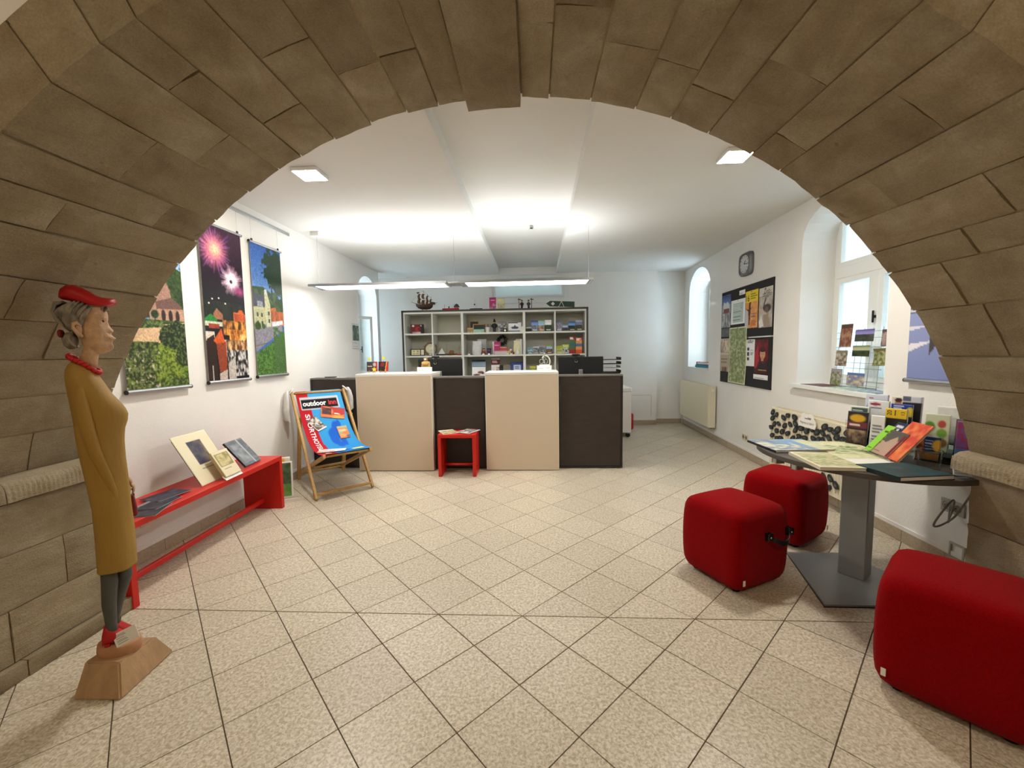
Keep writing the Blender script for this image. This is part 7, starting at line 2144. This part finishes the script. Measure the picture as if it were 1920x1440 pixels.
# tilted leaflets on a clear stand, facing the room
nx_, ny_ = -0.98, 0.19
LE = radians(38)
RT = basis((-0.19, -0.98, 0), (nx_ * cos(LE), ny_ * cos(LE), sin(LE)))
UP = RT @ Vector((0, 1, 0))
XD = RT @ Vector((1, 0, 0))
ND = RT @ Vector((0, 0, 1))
B0 = Vector((1.93, 2.36, TT + 0.008))
t = thing('leaflet_easel', 'clear acrylic easel under the tilted orange magazine', 'stand', B0 + Vector((0, 0, -0.0075)), RT)
MB().bb((-0.13, 0.0, -0.022), (0.13, 0.20, -0.018)).build('back_plate', ACRYL, t)
MB().bb((-0.13, 0.0, -0.018), (0.13, 0.006, 0.012)).build('lip', ACRYL, t)
def tilted(x, w, h, cv, label, lift, name='leaflet', up=0.009, thick=0.002):
    card(name, label, 'leaflet', w, h, cv, B0 + XD * x + UP * up + ND * (-0.014 + lift), RT, 'leaflets on the table easel', thick)
c = Cv(30, 44, (206, 74, 48)); c.nz(0, 0, 1, 1, (200, 62, 42), (224, 130, 70), 4, 6, 12, con=2.6)
tilted(0.075, 0.155, 0.245, c, 'orange red patterned magazine on the tilted easel', 0.0, 'magazine', thick=0.010)
c = Cv(30, 34, (176, 146, 128)); c.ell(0.25, 0.15, 0.42, 0.55, (84, 78, 72), 0.06).ell(0.8, 0.05, 0.35, 0.30, (84, 78, 72), 0.06).poly([(0.05, 0.45), (0.3, 0.5), (0.62, 0.2), (0.75, 0.3), (0.75, 1), (0, 1), (0, 0.6)], (176, 146, 128)).poly([(0.86, 0.1), (1, 0.1), (1, 1), (0.86, 1)], (120, 16, 24)).lines(0.08, 0.86, 0.5, 0.92, 1, (120, 90, 80), 2)
tilted(0.000, 0.150, 0.165, c, 'beige leaflet with dark round shapes and a red edge on the easel', 0.0125)
c = Cv(16, 34, (140, 200, 60)); c.lines(0.3, 0.2, 0.9, 0.3, 1, (60, 90, 40), 2, 0.5).lines(0.1, 0.85, 0.7, 0.92, 1, (60, 90, 40), 3, 0.5).rect(0.85, 0.6, 1, 0.66, (60, 90, 40))
tilted(-0.095, 0.068, 0.185, c, 'bright lime green leaflet on the tilted easel', 0.0125)
c = Cv(16, 30, (36, 40, 70)); c.lines(0.2, 0.1, 0.9, 0.3, 2, (206, 206, 214), 2)
tilted(-0.055, 0.09, 0.225, c, 'dark blue leaflet peeping out behind the lime green one', 0.002, up=0.009)

# brochure racks
RN2 = Vector((-0.86, -0.51, 0)).normalized()
def rack(P, tiers, w, label):
    t = thing('brochure_rack', label, 'rack', P, basis((RN2.y * -1 if False else 0.51, -0.86, 0), (0, 0, 1)), 'clear brochure racks')
    # local x along the rack, y away from the reader
    MB().bb((-w / 2, -0.01, 0), (w / 2, 0.05 * tiers, 0.004)).build('base', ACRYL, t)
    for k in range(tiers):
        y = 0.05 * k
        z = 0.04 * k
        MB().bb((-w / 2, y + 0.034, 0.004), (w / 2, y + 0.037, 0.15 + z)).build('pocket_back', ACRYL, t)
        MB().bb((-w / 2, y - 0.008, 0.004), (w / 2, y - 0.005, 0.06 + z)).build('pocket_front', ACRYL, t)
    return t
BX = Vector((0.51, -0.86, 0))
BY = Vector((0.86, 0.51, 0))
def slot(P, x, tier, w, h, cv, label, th=0.012, lean=0.10, dz=0.0):
    loc = P + BX * x + BY * (0.05 * tier + 0.012) + Vector((0, 0, 0.005 + 0.04 * tier + dz))
    R_ = basis(BX, -BY * cos(lean) + Vector((0, 0, sin(lean))))
    card('rack_brochure', label, 'brochure', w, h, cv, loc, R_, 'brochures in the table racks', th)
P1 = Vector((2.075, 2.575, TT))
rack(P1, 4, 0.31, 'clear four step brochure rack nearest the radiator')
def lettered(cv):
    return cv
c = Cv(22, 34, (40, 34, 40)); c.ell(0.5, 0.2, 0.4, 0.12, (214, 166, 40)).rect(0, 0.32, 1, 0.5, (110, 50, 56)).lines(0.1, 0.38, 0.8, 0.48, 1, (220, 200, 190), 2).nz(0, 0.55, 1, 1, (60, 40, 40), (170, 140, 110), 5, 6, 3)
slot(P1, -0.085, 0, 0.105, 0.205, c, 'dark brochure with a golden dish in the first pocket')
slot(P1, 0.015, 0, 0.07, 0.195, cover('text', (228, 226, 222), (228, 226, 222), (90, 90, 90), 3, 12, 22), 'narrow white leaflet beside the golden dish brochure', 0.004)
c = Cv(24, 34, (44, 40, 38)); c.rect(0, 0, 1, 0.28, (228, 190, 40))
o = slot(P1, 0.085, 1, 0.10, 0.200, c, 'yellow headed guide marked 20 and 13 in the second pocket', 0.020)
slot(P1, -0.095, 1, 0.10, 0.195, (lambda c: c.rect(0.08, 0.06, 0.92, 0.28, (60, 84, 76)).lines(0.15, 0.12, 0.8, 0.24, 2, (190, 206, 196), 2))(Cv(20, 30, (216, 220, 216))), 'white brochure with a dark green title box in the second pocket', 0.018)
slot(P1, -0.02, 2, 0.105, 0.195, (lambda c: c.ell(0.35, 0.12, 0.25, 0.05, (150, 30, 44)).lines(0.1, 0.22, 0.8, 0.3, 1, (70, 80, 110), 2))(Cv(20, 30, (222, 224, 226))), 'white brochure with a red oval in the third pocket', 0.016)
c = Cv(22, 30, (36, 62, 150)); c.lines(0.1, 0.06, 0.7, 0.18, 2, (206, 214, 236), 2).ell(0.9, 0.25, 0.2, 0.16, (226, 200, 60)).rect(0, 0.4, 1, 1, (26, 30, 50))
slot(P1, 0.09, 2, 0.10, 0.185, c, 'blue brochure with a yellow spot in the third pocket', 0.012)
slot(P1, -0.05, 3, 0.115, 0.190, (lambda c: c.poly([(0.1, 0.35), (0.35, 0.22), (0.7, 0.4), (1, 0.3), (1, 1), (0, 1)], (150, 160, 190)).lines(0.15, 0.12, 0.4, 0.18, 1, (150, 50, 60), 2))(Cv(22, 30, (206, 210, 222))), 'pale grey blue brochure at the back of the first rack', 0.014)
c = Cv(20, 30, (222, 214, 200)); c.ell(0.5, 0.22, 0.25, 0.14, (190, 130, 90)).ell(0.5, 0.12, 0.27, 0.07, (60, 40, 30)).rect(0, 0.5, 1, 1, (30, 40, 60))
slot(P1, 0.055, 3, 0.065, 0.185, c, 'narrow leaflet with a portrait at the back of the first rack', 0.008)
slot(P1, 0.125, 3, 0.085, 0.190, (lambda c: c.rect(0, 0, 0.45, 0.14, (90, 96, 110)).rect(0, 0.2, 1, 1, (32, 32, 38)))(Cv(18, 30, (196, 198, 206))), 'thick dark catalogue at the near end of the first rack', 0.032)
P2 = Vector((2.165, 2.205, TT))
rack(P2, 3, 0.26, 'clear three step brochure rack beside the arch pier')
c = Cv(22, 30, (34, 50, 96)); c.rect(0, 0, 0.3, 1, (196, 110, 50)).ell(0.9, 0.35, 0.25, 0.25, (222, 170, 60)).lines(0.35, 0.15, 0.8, 0.5, 3, (180, 190, 214), 2).rect(0, 0.7, 1, 1, (226, 140, 60))
slot(P2, -0.085, 0, 0.095, 0.125, c, 'blue and orange leaflet low in the second rack', 0.006)
c = Cv(12, 34, (150, 44, 84)); c.nz(0, 0, 1, 0.6, (160, 46, 86), (110, 90, 150), 4, 8, 3).rect(0, 0.62, 1, 0.85, (70, 110, 160)).rect(0, 0.88, 1, 1, (206, 200, 206))
slot(P2, 0.045, 0, 0.055, 0.225, c, 'tall narrow magenta leaflet in the second rack', 0.014)
c = Cv(22, 34, (214, 218, 186)); c.ell(0.2, 0.35, 0.22, 0.14, (96, 150, 60)).ell(0.68, 0.26, 0.16, 0.10, (190, 80, 66)).ell(0.7, 0.5, 0.2, 0.12, (130, 176, 70)).ell(0.2, 0.66, 0.2, 0.12, (196, 170, 130)).ell(0.7, 0.75, 0.25, 0.12, (150, 110, 70))
slot(P2, -0.07, 1, 0.10, 0.205, c, 'pale green brochure with fruit in the second rack', 0.010)
slot(P2, 0.03, 1, 0.06, 0.19, cover('photo', (60, 50, 46), (110, 96, 84), (90, 80, 70), 3, 10, 18), 'dark brown leaflet behind the magenta one', 0.010)
slot(P2, -0.035, 2, 0.115, 0.205, cover('plain', (226, 226, 222), (226, 226, 222), (196, 196, 196), 3, 16, 24), 'blank white brochure at the back of the second rack', 0.006)
slot(P2, 0.055, 2, 0.10, 0.225, (lambda c: c.lines(0.12, 0.10, 0.9, 0.22, 3, (150, 154, 156), 3, 0.3))(Cv(18, 28, (228, 228, 224))), 'tallest white brochure with grey lines in the second rack', 0.006, dz=0.004)
c = Cv(26, 34, (110, 110, 112)); c.nz(0, 0, 1, 0.55, (96, 96, 98), (160, 158, 152), 5, 6, 3).rect(0.1, 0.58, 1, 0.68, (176, 182, 214)).nz(0, 0.68, 1, 1, (84, 74, 66), (150, 120, 100), 6, 5, 6)
slot(P2, 0.105, 1, 0.095, 0.215, c, 'grey landscape brochure by the arch pier', 0.012)
text_mesh_loc = P1 + BX * 0.085 + BY * (0.05 + 0.012) + Vector((0, 0, 0.045))
_R = basis(BX, -BY * cos(0.10) + Vector((0, 0, sin(0.10))))
_up = _R @ Vector((0, 1, 0))
_n = _R @ Vector((0, 0, 1))
g = [o for o in bpy.data.objects if o.get('label', '').startswith('yellow headed guide')][0]
text_mesh('lettering', '20', 0.032, INK, g, (-0.030, 0.173, 0.0206), Matrix.Rotation(radians(90), 3, 'Z'))
text_mesh('lettering', '13', 0.024, INK, g, (0.032, 0.173, 0.0206), Matrix.Rotation(radians(90), 3, 'Z'))
MB().bb((-0.006, 0.158, 0.0202), (-0.002, 0.190, 0.0206)).build('lettering', INK, g)
# little sign in front of the racks
t = thing('table_sign', 'small white text sign in clear holder beside the guest book', 'sign', (2.035, 2.000, TT), radians(-28))
MB().bb((-0.04, -0.02, 0), (0.04, 0.035, 0.003)).build('foot', ACRYL, t)
c = Cv(20, 24, (232, 230, 226)); c.lines(0.1, 0.1, 0.9, 0.95, 7, (160, 160, 160), 3, 0.35)
grid_sheet('sheet', 0.075, 0.092, c, t, (0, -0.012, 0.0035), standing(0, 0.3), 0.0015)

# ------------------------------------------------------------------ on the bench
BT = 0.4635
LB = radians(30)
def leaning(ang, lean):
    """faces the room from the bench: printed side to +x, leaning back towards the wall"""
    return basis((-sin(ang), cos(ang), 0), (cos(ang) * cos(lean), sin(ang) * cos(lean), sin(lean)))
A_ = radians(4)
c = Cv(44, 56, (226, 216, 184)); c.rect(0.30, 0.16, 0.72, 0.62, (62, 62, 86)).nz(0.30, 0.16, 0.72, 0.62, (54, 56, 80), (130, 112, 92), 6, 7, 3).lines(0.28, 0.70, 0.72, 0.73, 1, (150, 140, 120), 2, 0.6)
card('art_print', 'cream art print with a dark blue picture leaning on the bench', 'print', 0.315, 0.385, c, (-2.255, 2.735, BT + 0.002), leaning(A_, LB), None, 0.003)
t = thing('print_stand', 'clear acrylic stand behind the cream art print', 'stand', (-2.285, 2.76, BT), leaning(A_, LB))
MB().bb((-0.13, 0.014, -0.022), (0.175, 0.36, -0.019)).build('back_plate', ACRYL, t)
c = Cv(30, 36, (224, 212, 178)); c.rect(0.1, 0.10, 0.9, 0.62, (150, 138, 96)).nz(0.14, 0.13, 0.86, 0.59, (206, 192, 140), (150, 138, 92), 5, 6, 5, con=3).lines(0.2, 0.70, 0.75, 0.76, 1, (150, 140, 120), 2, 0.5).lines(0.25, 0.80, 0.5, 0.84, 1, (170, 160, 140), 3, 0.5)
book('small cream booklet with a framed sketch in front of the art print', 0.165, 0.20, 0.022, c, (-2.205, 2.80, BT + 0.012), leaning(A_, LB), (196, 180, 140))
t = thing('caption_strip', 'clear holder with white caption strip at the foot of the cream booklet', 'holder', (-2.180, 2.80, BT + 0.0005), leaning(A_, radians(48)))
MB().bb((-0.09, 0.0, 0.0), (0.09, 0.042, 0.002)).build('strip', mat('milky_plastic', (226, 222, 214), 0.3), t)
c = Cv(40, 44, (104, 110, 116)); c.nz(0, 0, 1, 1, (92, 98, 104), (126, 132, 138), 4, 10, 3).rect(0.62, 0, 0.70, 1, (170, 176, 180)).nz(0.15, 0.15, 0.6, 0.9, (110, 116, 122), (150, 156, 160), 3, 6, 7)
book('silver grey book wrapped in clear foil at the far end of the bench', 0.215, 0.245, 0.016, c, (-2.285, 3.135, BT + 0.002), leaning(radians(6), radians(40)), (50, 46, 50))
for k, (x, y, a, cc, lb) in enumerate(((-2.33, 2.40, 22, ((30, 30, 44), (74, 74, 92), (40, 38, 52)), 'dark brochure on top of the fan at the statue end of the bench'), (-2.27, 2.27, 38, ((34, 34, 46), (64, 64, 80), (130, 130, 140)), 'dark brochure with pale band in the middle of the fan on the bench'), (-2.22, 2.17, 52, ((28, 28, 38), (60, 60, 74), (50, 48, 56)), 'dark brochure nearest the handbag in the fan on the bench'))):
    card('fan_brochure', lb, 'brochure', 0.21, 0.148, cover('photo', *cc, k + 4, 30, 22), (x, y, BT + 0.004 * (2 - k)), lying(radians(a + 60)), 'brochure fan on the bench', 0.0038, origin='centre')
# pictures leaning beside the bench end
c = Cv(30, 44, (90, 130, 70)); c.grad(0, 0, 1, 0.3, (110, 130, 176), (140, 150, 170)).nz(0.1, 0.02, 1, 0.65, (44, 72, 44), (84, 110, 80), 6, 8, 4).nz(0, 0.62, 1, 1, (80, 130, 60), (120, 160, 90), 6, 8, 7).ell(0.35, 0.6, 0.1, 0.06, (206, 206, 206)).mix(((c.U < 0.05) | (c.U > 0.95) | (c.V < 0.04) | (c.V > 0.96)).astype(float), (232, 230, 226))
card('landscape_picture', 'white bordered picture of a green tree on the floor behind the bench end', 'picture', 0.26, 0.335, c, (-2.40, 3.60, 0.002), Matrix.Rotation(radians(26), 3, 'Z') @ standing(0, 0.16), None, 0.005)
card('envelope', 'yellow and white envelope peeping out behind the tree picture', 'envelope', 0.24, 0.365, (lambda c: c.rect(0.0, 0.02, 0.8, 0.2, (222, 170, 50)))(Cv(14, 20, (228, 222, 206))), (-2.445, 3.66, 0.002), Matrix.Rotation(radians(26), 3, 'Z') @ standing(0, 0.14), None, 0.003)
t = thing('plastic_tray', 'pale plastic tray on the floor beside the tree picture', 'tray', (-2.29, 3.53, 0), radians(26))
MB().bb((-0.13, -0.04, 0.0), (0.13, 0.05, 0.004)).bb((-0.13, -0.044, 0.0), (0.13, -0.04, 0.03)).build('tray_body', mat('milky_plastic', (226, 222, 214), 0.3), t)
